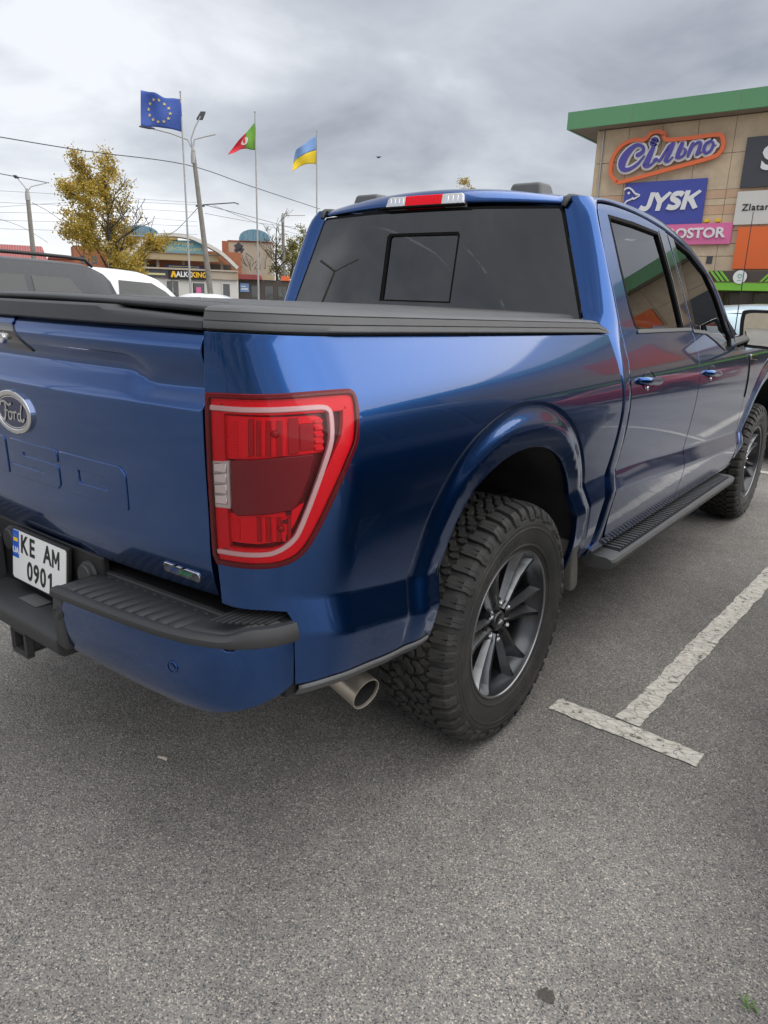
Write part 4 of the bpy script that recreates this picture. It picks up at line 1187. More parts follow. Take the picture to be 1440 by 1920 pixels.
# ---- running boards
for mir in (False, True):
    rb = empty('running_board', (0, 0, 0), T)
    y0, y1 = .80, 2.94
    sec = [(.872, .452), (.880, .462), (.905, .468), (1.000, .466), (1.022, .458), (1.030, .446), (1.026, .424), (1.012, .408), (.985, .402), (.900, .404), (.875, .420)]
    mb = MB(); st_ = [(y0, .86, .018), (y0 + .012, .97, .004), (y0 + .03, 1, 0), (y1 - .04, 1, 0), (y1 - .014, .95, .006), (y1, .8, .02)]
    vs = []; cx, cz = .95, .435; n = len(sec)
    for y, k, dz in st_: vs += [Vector((cx + (x - cx) * k, y + (0 if x < .95 else (-.0)), cz + (z - cz) * k)) for x, z in sec]
    mb.add(vs, [(i * n + j, i * n + (j + 1) % n, (i + 1) * n + (j + 1) % n, (i + 1) * n + j) for i in range(len(st_) - 1) for j in range(n)] + [tuple(range(n)), tuple((len(st_) - 1) * n + j for j in range(n))[::-1]])
    mb.build('board_body', 'plastic_grey', rb, smooth=32, mir=mir)
    MB().box((.900, y0 + .115, .4640), (1.008, y1 - .10, .4692)).build('tread_strip', 'plastic_dark', rb, mir=mir)
    for i in range(50):
        y = y0 + .13 + i * .0375
        MB().box((.905, y, .4690), (1.003, y + .019, .4755)).build('step_rib', 'plastic_grey', rb, bevel=.002, segs=1, mir=mir)
    for y in (1.0, 1.75, 2.5):
        MB().box((.62, y, .43), (.90, y + .06, .45)).build('board_bracket', 'underbody', rb, mir=mir)

# ---- underbody
MB().box((-.80, .62, .50), (.80, 3.1, .62)).build('cab_floor', 'underbody', T)
for s in (-1, 1): MB().box((s * .42, -1.0, .50), (s * .50, 4.4, .66)).build('chassis_rail', 'underbody', T)
MB().tube([(-.75, 0, .42), (-.16, 0, .42), (-.10, 0, .42), (.10, 0, .42), (.16, 0, .42), (.75, 0, .42)], [.045, .05, .12, .12, .05, .045], 16).build('rear_axle', 'underbody', T, smooth=50)
MB().box((-.72, -.98, .66), (.72, .66, .78)).build('bed_underside', 'underbody', T)
MB().tube([(.35, -.55, .52), (.60, -.62, .53), (.80, -.72, .50)], .04, 12).build('exhaust_pipe', 'underbody', T, smooth=50)
MB().tube([(-.35, 1.2, .5), (.0, .6, .5), (.3, -.3, .52)], .035, 10).build('prop_shaft', 'underbody', T, smooth=50)
for y0 in (0, 3.694):
    for mir in (False, True):
        # wheel-arch liner: barrel inside the arch plus an inner wall
        mb = MB(); pts = [(y + y0, z + .012) for y, z in cspline([(-.52, .56), (-.51, .75), (-.45, .92), (-.30, 1.02), (-.05, 1.065), (.18, 1.0), (.36, .84), (.455, .66), (.47, .50)], 5)]
        for x, k in ((1.0, 1.0), (.93, .995), (.86, 1.0), (.70, 1.02), (.55, 1.02)):
            pass
        xs2 = [.985, .93, .86, .74, .58]; vs = []
        for x in xs2: vs += [Vector((x - (.018 if abs(z - .54) < .06 and x > .98 else 0), y0 + (y - y0) * (1.015 if x < .95 else 1.0), z)) for y, z in pts]
        n = len(pts)
        mb.add(vs, [(i * n + j, i * n + j + 1, (i + 1) * n + j + 1, (i + 1) * n + j) for i in range(len(xs2) - 1) for j in range(n - 1)])
        k0 = len(mb.v); 
        mb.add([Vector((.58, y, z)) for y, z in pts], [tuple(range(n))])
        mb.build('arch_liner', 'liner', T, smooth=40, mir=mir)
    # splash flap hanging ahead of the wheel
for mir in (False, True):
    mb = MB(); pl = [(.440, .62), (.475, .62), (.515, .50), (.530, .42), (.500, .405), (.460, .41), (.445, .50)]
    mb.prism([(u, v) for u, v in pl], lambda u, v, d: Vector((d, u, v)), .90, .985); mb.build('splash_flap', 'flap', T, bevel=.008, mir=mir)

# ---- interior
MB().box((-.72, 1.0, .62), (.72, 1.02, 1.28)).build('rear_seat_back', 'seat_leather', T, bevel=.008)
for x in (-.45, 0, .45):
    MB().box((x - .13, .98, 1.30), (x + .13, 1.06, 1.50)).build('rear_headrest', 'seat_leather', T, bevel=.03, segs=3)
for x in (-.40, .40):
    MB().box((x - .26, 1.95, .75), (x + .26, 2.10, 1.42)).build('front_seat', 'seat_leather', T, bevel=.05, segs=3)
    MB().box((x - .13, 1.93, 1.46), (x + .13, 2.02, 1.66)).build('front_headrest', 'seat_leather', T, bevel=.03, segs=3)
MB().box((-.78, 2.75, .9), (.78, 3.15, 1.30)).build('dashboard', 'interior', T, bevel=.05)
MB().grid(5, 5, lambda a, b: Vector((-.62 + 1.24 * a, .86 + 1.2 * b, 1.872))).build('headliner', 'interior', T, solid=.01)
# ------------------------------------------------------------------ wheels
mat('tyre_rubber', (0.030, 0.0295, 0.029), rough=0.66, var=0.25, vscale=14, bump=0.3, bscale=600, dirt=(0.085, 0.078, 0.068), damt=0.6, dscale=9)
mat('rim_dark', (0.070, 0.072, 0.078), rough=0.30, metal=0.85, coat=0.3, coat_rough=0.15)
mat('rim_facet', (0.25, 0.255, 0.265), rough=0.28, metal=0.9, coat=0.3)  # paler copy of the rim metal: sky light painted into flanks and lip
TR, TW = .430, .140
# lateral arc: s (distance from the tread middle) -> (x, r, nx, nr)
_tp = cspline([(0, .4145), (.05, .4138), (.095, .4105), (.115, .4050), (.130, .3955), (.1395, .381), (.1465, .365), (.1480, .340), (.1462, .315), (.1400, .290), (.131, .270), (.127, .258)], 8)
_ts = [0.0]
for i in range(1, len(_tp)): _ts.append(_ts[-1] + math.hypot(_tp[i][0] - _tp[i - 1][0], _tp[i][1] - _tp[i - 1][1]))
_tx = pchip(list(zip(_ts, [p[0] for p in _tp]))); _tr = pchip(list(zip(_ts, [p[1] for p in _tp])))
def tyre_p(t, s, h):
    """t: angle, s: lateral arc (signed), h: height over the carcass"""
    a = abs(s); sg = 1 if s >= 0 else -1
    x, r = _tx(a), _tr(a)
    dx, dr = _tx(a + .001) - _tx(max(a - .001, 0)), _tr(a + .001) - _tr(max(a - .001, 0))
    l = math.hypot(dx, dr); nx, nr = -dr / l, dx / l
    x += nx * h; r += nr * h
    return Vector((sg * x, r * math.cos(t), r * math.sin(t)))
NP = 46
PIT = 2 * PI / NP
def build_tyre():
    mb = MB()
    nn = 80
    ss = [_ts[-1] * i / 30 for i in range(31)]
    allS = [-q for q in ss[::-1]] + ss[1:]
    # carcass
    vs = [tyre_p(2 * PI * k / nn, s, 0) for s in allS for k in range(nn)]
    mb.add(vs, [(i * nn + k, (i + 1) * nn + k, (i + 1) * nn + (k + 1) % nn, i * nn + (k + 1) % nn) for i in range(len(allS) - 1) for k in range(nn)])
    mm = PIT / .0675           # one pitch is 67.5 mm long
    def block(poly, t0, h=.0115, sg=1, tg=1, ch=.0022):
        n = len(poly)
        cx = sum(p[0] for p in poly) / n; cy = sum(p[1] for p in poly) / n
        def P(p, k, hh):
            u, w = cx + (p[0] - cx) * k, cy + (p[1] - cy) * k
            return tyre_p(t0 + tg * u * mm / 1000, sg * w / 1000, hh)
        vs = [P(p, 1.03, -.001) for p in poly] + [P(p, 1.0, h - ch * .6) for p in poly] + [P(p, .94, h) for p in poly]
        fs = [(i, (i + 1) % n, n + (i + 1) % n, n + i) for i in range(n)] + [(n + i, n + (i + 1) % n, 2 * n + (i + 1) % n, 2 * n + i) for i in range(n)] + [tuple(range(2 * n, 3 * n))]
        mb.add(vs, fs)
    cen = [(2, -9), (20, -13), (30, -6), (34, 4), (47, 6), (60, 3), (64, 12), (56, 23), (40, 24), (30, 19), (23, 9), (8, 7)]
    mid = [(5, 18), (17, 18), (25, 29), (35, 35), (45, 34), (50, 41), (47, 54), (39, 61), (30, 58), (24, 47), (9, 43), (3, 33)]
    out_ = [(52, 55), (60, 44), (71, 47), (75, 60), (68, 73), (55, 72)]
    lugA = [(4, 78), (14, 74), (30, 72), (33, 82), (37, 72), (46, 75), (48, 92), (46, 124), (36, 124), (35, 100), (32, 124), (18, 124), (17, 98), (13, 124), (5, 124), (3, 96)]
    lugB = [(2, 86), (12, 76), (24, 82), (30, 72), (44, 70), (48, 84), (46, 124), (30, 124), (28, 104), (24, 124), (6, 124), (3, 104)]
    for k in range(NP):
        t = k * PIT
        for sg, tg, dt in ((1, 1, 0.0), (-1, -1, .38 * PIT)):
            block(mid, t + dt, .0132, sg, tg)
            block(out_, t + dt, .0126, sg, tg)
            lg = lugA if (k % 2 == 0) else lugB
            block(lg, t + dt, .0140, sg, tg)
            # the lug runs on round the shoulder on to the sidewall
            long_ = 166 if k % 2 == 0 else 156
            a0, a1 = (5, 46)
            ns = 8; vs = []
            for i in range(ns + 1):
                s = 122 + (long_ - 122) * i / ns; f = i / ns
                hh = .0140 * (1 - .60 * f) if i < ns else .001
                zz_ = 3 * math.sin(f * 9) * (1 if k % 2 else -1)
                for u, e_ in ((a0 - 1, -.001), (a0, hh * .85), (a0 + 2, hh), ((a0 + a1) / 2 - 1, hh), ((a0 + a1) / 2, hh * .55), ((a0 + a1) / 2 + 1, hh), (a1 - 2, hh), (a1, hh * .85), (a1 + 1, -.001)):
                    vs.append(tyre_p(t + dt + tg * (u + zz_ * (.3 + f)) * mm / 1000, sg * s / 1000, e_))
            mb.add(vs, [(i * 9 + j, i * 9 + j + 1, (i + 1) * 9 + j + 1, (i + 1) * 9 + j) for i in range(ns) for j in range(8)])
        block(cen, t, .0134, 1, 1)
    # sidewall rings
    for sg in (1, -1):
        for s0, w, hh in ((.190, .004, .0016), (.252, .006, .0028), (.174, .0022, .001)):
            vs = []
            for s, h in ((s0 - w, -.0005), (s0 - w * .5, hh), (s0 + w * .5, hh), (s0 + w, -.0005)):
                vs += [tyre_p(2 * PI * k / nn, sg * s, h) for k in range(nn)]
            mb.add(vs, [(i * nn + k, i * nn + (k + 1) % nn, (i + 1) * nn + (k + 1) % nn, (i + 1) * nn + k) for i in range(3) for k in range(nn)])
    # raised lettering on the outer wall
    for txt, ang in (('ALL-TERRAIN', 0.5), ('ALL-TERRAIN', 0.5 + PI)):
        vs, fs = text_geo(txt, .034, offset=.0006, extrude=.0005, xs=1.25, spacing=1.15)
        mb.add([tyre_p(ang + PI / 2 - v.x / .325, .2200 - v.y, .0006 + v.z) for v in vs], fs)
    return mb
tyre_mb = build_tyre()

def build_rim(out):
    mb = MB()
    f = lambda r, a, h: Vector((h, r * math.cos(a), r * math.sin(a)))
    mb.lathe([(.283, .112), (.286, .122), (.2845, .129), (.279, .131), (.2745, .128), (.272, .118), (.268, .100), (.262, .090), (.250, .040), (.245, -.04), (.262, -.11), (.283, -.125)], f, 72)
    return mb
def spoke_set():
    """six pairs of slim spokes, flanks toned as if sky-lit"""
    dark, facet = MB(), MB()
    f = lambda r, o, h: (r, o, h)
    return dark, facet
def add_spoke(mb_d, mb_f, ang, side_, spread):
    ca, sa = math.cos(ang), math.sin(ang)
    def P(r, o, x): return Vector((x, r * ca - o * sa, r * sa + o * ca))
    st = [(.050, .016, .0165, .084, .034), (.085, .0185, .0165, .090, .036), (.13, .0225, .0175, .093, .042), (.19, .0285, .0205, .099, .050), (.240, .0385, .0240, .109, .056), (.268, .0430, .0265, .118, .058)]
    vs = []
    for r, c, w, x, dep in st:
        o = side_ * c * spread
        # dished inner flank, narrow flat crown, steep outer flank
        vs += [P(r, o - side_ * w * .80, x - dep * .85), P(r, o - side_ * w * .05, x - .002), P(r, o + side_ * w * .52, x), P(r, o + side_ * w, x - dep * .55), P(r, o + side_ * w * .9, x - dep), P(r, o - side_ * w * .7, x - dep)]
    n = 6
    for i in range(len(st) - 1):
        for j in range(n):
            a, b = i * n + j, i * n + (j + 1) % n
            q = [vs[a], vs[b], vs[b + n], vs[a + n]]
            (mb_f if j in (0, 2) else mb_d).add(q, [(0, 1, 2, 3)])  # flank faces get the paler, sky-lit tone; the rest stays dark
    mb_d.add([vs[(len(st) - 1) * n + j] for j in range(n)], [tuple(range(n))])
def radial(mb, k):
    mb.v = [Vector((p.x, p.y * k, p.z * k)) for p in mb.v]; return mb
def build_wheel(name, loc, spin, mir=False, parent=T):
    w = empty(name, loc, parent)
    if mir: w.rotation_euler = (0, 0, PI)
    return w

def rot_x(mb, a):
    ca, sa = math.cos(a), math.sin(a)
    q = MB(); q.v = [Vector((p.x, p.y * ca - p.z * sa, p.y * sa + p.z * ca)) for p in mb.v]; q.f = mb.f; q.mi = mb.mi
    return q
rim_mb = radial(build_rim(1), .925)
d_mb, f_mb = MB(), MB()
for k in range(6):
    a = R(60 * k)
    for s_ in (-1, 1): add_spoke(d_mb, f_mb, a, s_, 1.0)
radial(d_mb, .925); radial(f_mb, .925)
fL = lambda r, a, h: Vector((h, r * math.cos(a), r * math.sin(a)))
d_mb.lathe([(.0005, .070), (.046, .070), (.075, .082), (.083, .078), (.088, .060), (.088, .035)], fL, 48)
cap_mb = MB().lathe([(.0005, .090), (.024, .090), (.030, .0885), (.0325, .086), (.0345, .0865), (.0365, .084), (.037, .070)], fL, 36)
fn_mb = MB(); fn_mb.prism([(-.016, -.006), (.016, -.004), (.010, .003), (.004, .002), (.001, .009), (-.004, .002), (-.012, .003)], lambda u, v, d: Vector((d, u, v)), .0895, .0912)
def nut():
    m_ = MB()
    def hexf(r, a, h): return Vector((h, r * math.cos(a), r * math.sin(a)))
    m_.lathe([(.0005, .030), (.006, .030), (.009, .026), (.0102, .020), (.0102, .0)], hexf, 6)
    return m_
nut_mb = nut()
nut_cup = MB().lathe([(.016, .002), (.0145, -.001), (.0135, -.010), (.0005, -.010)], lambda r, a, h: Vector((h, r * math.cos(a), r * math.sin(a))), 18)
disc_mb = MB().lathe([(.0005, .012), (.175, .012), (.175, -.01), (.0005, -.01)], fL, 48)
disc_mb.box((-.03, -.17, .02), (.03, -.06, .14))
lip_mb = MB().lathe([(.2865, .120), (.2868, .127), (.2835, .1325), (.2775, .1325), (.2750, .129)], fL, 72); radial(lip_mb, .925)
base = {}
def wheel(loc, mir, spin):
    w = empty('wheel', loc, T)
    w.rotation_euler = (spin if not mir else -spin, 0, PI if mir else 0)
    def part(key, mb, m, smooth, nm=None, parent=None, **kw):
        if key not in base:
            o = mb.build(nm or key, m, parent or w, smooth=smooth, **kw); base[key] = o
        else:
            o = base[key].copy(); C.objects.link(o); o.parent = parent or w
        return o
    ty = part('tyre', tyre_mb, 'tyre_rubber', 32)
    rm = part('rim', rim_mb, 'rim_dark', 40)
    part('spokes', d_mb, 'rim_dark', 35, parent=w)
    part('spoke_facets', f_mb, 'rim_facet', 35, parent=w, fix=False)
    part('rim_lip', lip_mb, 'rim_facet', 40)
    part('centre_cap', cap_mb, 'rim_dark', 40)
    part('cap_mark', fn_mb, 'chrome', None)
    part('brake_disc', disc_mb, 'underbody', 30)
    for k in range(6):
        a = R(60 * k + 30)
        n_ = part('lug_nut', nut_mb, 'chrome', 30); n_.location = (.062, .0695 * math.cos(a), .0695 * math.sin(a))
    return w
WX = .838
wheel((WX, 0, .4275), False, R(0))
wheel((WX, 3.694, .4275), False, R(-25))
wheel((-WX, 0, .4275), True, R(10))
wheel((-WX, 3.694, .4275), True, R(33))
# ------------------------------------------------------------------ ground
def asphalt_mat():
    m = bpy.data.materials.new('asphalt'); m.use_nodes = True; nt = m.node_tree; L = nt.links; b = nt.nodes['Principled BSDF']
    t = N(nt, 'ShaderNodeTexCoord')
    def vor(scale, feat='F1'):
        v = N(nt, 'ShaderNodeTexVoronoi', i_Scale=scale); v.feature = feat
        L.new(wv, v.inputs['Vector']); return v
    nz = N(nt, 'ShaderNodeTexNoise', i_Scale=60.0, i_Detail=3.0); L.new(t.outputs['Object'], nz.inputs['Vector'])
    w = N(nt, 'ShaderNodeMix', data_type='VECTOR') if False else None
    sc = N(nt, 'ShaderNodeVectorMath', operation='SCALE'); sc.inputs['Scale'].default_value = 0.006
    L.new(nz.outputs['Color'], sc.inputs[0])
    ad = N(nt, 'ShaderNodeVectorMath', operation='ADD'); L.new(t.outputs['Object'], ad.inputs[0]); L.new(sc.outputs[0], ad.inputs[1])
    wv = ad.outputs[0]
    def stones(scale, cols):
        v = vor(scale); s = N(nt, 'ShaderNodeSeparateColor'); L.new(v.outputs['Color'], s.inputs[0])
        r = N(nt, 'ShaderNodeValToRGB'); r.color_ramp.interpolation = 'LINEAR'
        e = r.color_ramp.elements
        e[0].position = cols[0][0]; e[0].color = (*cols[0][1], 1); e[1].position = cols[-1][0]; e[1].color = (*cols[-1][1], 1)
        for p, c in cols[1:-1]:
            q = e.new(p); q.color = (*c, 1)
        L.new(s.outputs[0], r.inputs[0]); return v, r
    v1, r1 = stones(128.0, [(0.0, (.045, .047, .052)), (.10, (.06, .062, .066)), (.14, (.150, .147, .142)), (.55, (.195, .190, .182)), (.86, (.235, .225, .212)), (.90, (.34, .285, .235)), (1.0, (.40, .36, .31))])
    v2, r2 = stones(290.0, [(0.0, (.06, .06, .064)), (.15, (.10, .10, .10)), (.25, (.165, .16, .153)), (.8, (.215, .208, .197)), (.93, (.33, .30, .265)), (1.0, (.48, .44, .40))])
    # larger stones come through the fine mortar here and there
    sel = N(nt, 'ShaderNodeMapRange'); sel.inputs['From Min'].default_value = .30; sel.inputs['From Max'].default_value = .22
    L.new(v1.outputs['Distance'], sel.inputs['Value'])
    s2 = N(nt, 'ShaderNodeSeparateColor'); L.new(v1.outputs['Color'], s2.inputs[0])
    gate = N(nt, 'ShaderNodeMath', operation='GREATER_THAN'); gate.inputs[1].default_value = .52; L.new(s2.outputs[1], gate.inputs[0])
    mu = N(nt, 'ShaderNodeMath', operation='MULTIPLY'); L.new(sel.outputs[0], mu.inputs[0]); L.new(gate.outputs[0], mu.inputs[1])
    mx = N(nt, 'ShaderNodeMix', data_type='RGBA'); L.new(mu.outputs[0], mx.inputs['Factor']); L.new(r2.outputs[0], mx.inputs[6]); L.new(r1.outputs[0], mx.inputs[7])
    # broad wear: paler and darker areas, oil drips
    n1 = N(nt, 'ShaderNodeTexNoise', i_Scale=0.9, i_Detail=6.0, i_Roughness=.6); L.new(t.outputs['Object'], n1.inputs['Vector'])
    m1 = N(nt, 'ShaderNodeMapRange'); m1.inputs['From Min'].default_value = .3; m1.inputs['From Max'].default_value = .7; m1.inputs['To Min'].default_value = .74; m1.inputs['To Max'].default_value = 1.18
    L.new(n1.outputs['Fac'], m1.inputs['Value'])
    n3 = N(nt, 'ShaderNodeTexNoise', i_Scale=9.0, i_Detail=8.0, i_Roughness=.7); L.new(t.outputs['Object'], n3.inputs['Vector'])
    m3 = N(nt, 'ShaderNodeMapRange'); m3.inputs['From Min'].default_value = .30; m3.inputs['From Max'].default_value = .7; m3.inputs['To Min'].default_value = .86; m3.inputs['To Max'].default_value = 1.1
    L.new(n3.outputs['Fac'], m3.inputs['Value'])
    mm = N(nt, 'ShaderNodeMath', operation='MULTIPLY'); L.new(m1.outputs[0], mm.inputs[0]); L.new(m3.outputs[0], mm.inputs[1])
    nd = N(nt, 'ShaderNodeTexNoise', i_Scale=2.6, i_Detail=2.0); L.new(t.outputs['Object'], nd.inputs['Vector'])
    md = N(nt, 'ShaderNodeMapRange'); md.inputs['From Min'].default_value = .70; md.inputs['From Max'].default_value = .76; md.inputs['To Min'].default_value = 1.0; md.inputs['To Max'].default_value = .62
    L.new(nd.outputs['Fac'], md.inputs['Value'])
    mm2 = N(nt, 'ShaderNodeMath', operation='MULTIPLY'); L.new(mm.outputs[0], mm2.inputs[0]); L.new(md.outputs[0], mm2.inputs[1])
    cm = N(nt, 'ShaderNodeMix', data_type='RGBA', blend_type='MULTIPLY'); cm.inputs['Factor'].default_value = 1
    wt = N(nt, 'ShaderNodeMix', data_type='RGBA', blend_type='MULTIPLY'); wt.inputs['Factor'].default_value = 1; wt.inputs[7].default_value = (1.20, 1.19, 1.165, 1); L.new(mx.outputs[2], wt.inputs[6])
    L.new(wt.outputs[2], cm.inputs[6]); L.new(mm2.outputs[0], cm.inputs[7])
    L.new(cm.outputs[2], b.inputs['Base Color'])
    b.inputs['Roughness'].default_value = .82; b.inputs['Specular IOR Level'].default_value = .35
    hsum = N(nt, 'ShaderNodeMath', operation='MULTIPLY_ADD'); hsum.inputs[1].default_value = .5
    L.new(v2.outputs['Distance'], hsum.inputs[0]); L.new(v1.outputs['Distance'], hsum.inputs[2])
    bp = N(nt, 'ShaderNodeBump', i_Strength=.75, i_Distance=.004); bp.invert = True
    L.new(hsum.outputs[0], bp.inputs['Height']); L.new(bp.outputs[0], b.inputs['Normal'])
    M['asphalt'] = m
asphalt_mat()
o = MB().add([(-400, -400, 0), (400, -400, 0), (400, 400, 0), (-400, 400, 0)], [(0, 1, 2, 3)]).build('parking_lot', 'asphalt'); tag(o, 'worn grey asphalt of the car park', kind='structure')

def marking_mat():
    m = mat('road_paint', (0.55, 0.52, 0.47), rough=.75)
    nt = m.node_tree; L = nt.links; b = nt.nodes['Principled BSDF']; t = N(nt, 'ShaderNodeTexCoord')
    n = N(nt, 'ShaderNodeTexNoise', i_Scale=26.0, i_Detail=8.0, i_Roughness=.65); L.new(t.outputs['Object'], n.inputs['Vector'])
    n2 = N(nt, 'ShaderNodeTexNoise', i_Scale=4.5, i_Detail=3.0); L.new(t.outputs['Object'], n2.inputs['Vector'])
    # crazed cracks
    mpg = N(nt, 'ShaderNodeMapping'); mpg.inputs['Scale'].default_value = (1.0, 2.2, 1); mpg.inputs['Rotation'].default_value = (0, 0, .3)
    L.new(t.outputs['Object'], mpg.inputs[0])
    av = N(nt, 'ShaderNodeVectorMath', operation='MULTIPLY_ADD'); av.inputs[1].default_value = (.05, .05, .05)
    L.new(n.outputs['Color'], av.inputs[0]); L.new(mpg.outputs[0], av.inputs[2])
    v = N(nt, 'ShaderNodeTexVoronoi', i_Scale=16.0); v.feature = 'DISTANCE_TO_EDGE'; L.new(av.outputs[0], v.inputs['Vector'])
    cr = N(nt, 'ShaderNodeMapRange'); cr.inputs['From Min'].default_value = .012; cr.inputs['From Max'].default_value = .045; L.new(v.outputs['Distance'], cr.inputs['Value'])
    add = N(nt, 'ShaderNodeMath', operation='MULTIPLY_ADD'); add.inputs[1].default_value = .35; L.new(n2.outputs['Fac'], add.inputs[0]); L.new(n.outputs['Fac'], add.inputs[2])
    wr = N(nt, 'ShaderNodeMapRange'); wr.inputs['From Min'].default_value = .50; wr.inputs['From Max'].default_value = .58; L.new(add.outputs[0], wr.inputs['Value'])
    sh = N(nt, 'ShaderNodeMix', data_type='RGBA'); L.new(cr.outputs[0], sh.inputs['Factor']); sh.inputs[6].default_value = (.24, .225, .20, 1)
    cc = N(nt, 'ShaderNodeValToRGB'); e = cc.color_ramp.elements; e[0].position = .35; e[0].color = (.48, .45, .39, 1); e[1].position = .62; e[1].color = (.70, .67, .60, 1)
    L.new(n.outputs['Fac'], cc.inputs[0]); L.new(cc.outputs[0], sh.inputs[7]); L.new(sh.outputs[2], b.inputs['Base Color'])
    L.new(wr.outputs[0], b.inputs['Alpha'])
    bp = N(nt, 'ShaderNodeBump', i_Strength=.5, i_Distance=.003); L.new(n.outputs['Fac'], bp.inputs['Height']); L.new(bp.outputs[0], b.inputs['Normal'])
marking_mat()
def marking(pa, pb, w, lab, seed, z=.004):
    """painted line with a ragged edge, 4 mm above the asphalt"""
    rnd = random.Random(seed); a = Vector(pa); b = Vector(pb); t = (b - a).normalized(); q = Vector((-t.y, t.x)); Ln = (b - a).length
    n = max(8, int(min(Ln, 4) / .012)); Lf, Rt = [], []
    wl_ = wr_ = 0
    for i in range(n + 1):
        wl_ = wl_ * .7 + rnd.gauss(0, .0022); wr_ = wr_ * .7 + rnd.gauss(0, .0022)
        p = a + t * (Ln * i / n)
        Lf.append(p + q * (w / 2 + wl_)); Rt.append(p - q * (w / 2 + wr_))
    vs = [(p.x, p.y, z) for p in Lf] + [(p.x, p.y, z) for p in Rt]
    fs = [(i, i + n + 1, i + n + 2, i + 1) for i in range(n)]
    o = MB().add(vs, fs).build('parking_line', 'road_paint'); tag(o, lab, kind='structure')
marking((1.030, .312), (1.577, .302), .098, 'short painted crossbar beside the rear wheel', 1)
marking((1.300, .368), (1.520, 5.45), .094, 'long painted bay line right of the pickup', 2, .0045)
marking((-1.25, .45), (-1.05, 5.45), .094, 'painted bay line left of the pickup', 3)
marking((-1.52, .35), (-.98, .34), .098, 'painted crossbar left of the pickup', 4, .0045)
marking((-8.0, 5.60), (9.0, 5.52), .10, 'painted line across the heads of the bays', 5, .005)
for i, x in enumerate((3.85, 6.4, 9.0)): marking((x, .37), (x + .2, 5.45), .094, 'painted bay line farther right', 10 + i)
for i, x in enumerate((-3.8, -6.4, -9.0)): marking((x, .37), (x + .2, 5.45), .094, 'painted bay line farther left', 20 + i)
for i, x in enumerate((-1.05, 1.62, 4.2, 6.8)): marking((x, 5.7), (x + .2, 10.7), .094, 'painted bay line of the row ahead', 30 + i)

# little things on the asphalt
mat('oil', (0.055, 0.050, 0.042), rough=.6, var=.5, vscale=260, bump=.8, bscale=300, dirt=(.14, .13, .115), damt=.9, dscale=120)
mat('paper', (0.50, 0.45, 0.38), rough=.8, var=.2, vscale=200)
mat('weed', (0.10, 0.19, 0.05), rough=.6)
mat('leaf_dry', (0.16, 0.10, 0.05), rough=.8, var=.3, vscale=80)
rnd = random.Random(3)
def blob(c, r, n=26, k=.25):
    return [(c[0] + r * (1 + rnd.uniform(-k, k)) * math.cos(2 * PI * i / n), c[1] + r * (1 + rnd.uniform(-k, k)) * math.sin(2 * PI * i / n)) for i in range(n)]
pl = blob((1.552, -.846), .019)
o = MB().add([(x, y, .0025) for x, y in pl], [tuple(range(len(pl)))]).build('oil_stain', 'oil'); tag(o, 'small dark oil spot on the asphalt in the foreground', kind='structure')
mb = MB()
for i in range(6):
    for j in range(2): pass
vs = []; 
for i in range(7):
    for j in range(4): vs.append((.163 + .0062 * i + rnd.uniform(-.001, .001), -.884 + .0062 * j + .0018 * i + rnd.uniform(-.001, .001), .003 + .004 * rnd.random() + (.003 if j in (1, 2) else 0)))
mb.add(vs, [(i * 4 + j, i * 4 + j + 1, (i + 1) * 4 + j + 1, (i + 1) * 4 + j) for i in range(6) for j in range(3)])
o = mb.build('paper_scrap', 'paper', smooth=180, solid=.0012); tag(o, 'pale crumpled scrap on the asphalt behind the bumper', 'scrap')
mb = MB()
for i in range(16):
    a = rnd.uniform(0, 2 * PI); l = rnd.uniform(.010, .024); b0 = Vector((1.916 + rnd.uniform(-.006, .006), -.581 + rnd.uniform(-.006, .006), 0)); tip = b0 + Vector((math.cos(a) * l, math.sin(a) * l, rnd.uniform(.004, .014)))
    w = Vector((-math.sin(a), math.cos(a), 0)) * .0026; md_ = b0.lerp(tip, .55) + Vector((0, 0, .004))
    mb.add([b0, md_ + w, tip, md_ - w], [(0, 1, 2, 3)])
o = mb.build('weed', 'weed'); tag(o, 'tiny green weed growing from the asphalt at lower right', 'weed')

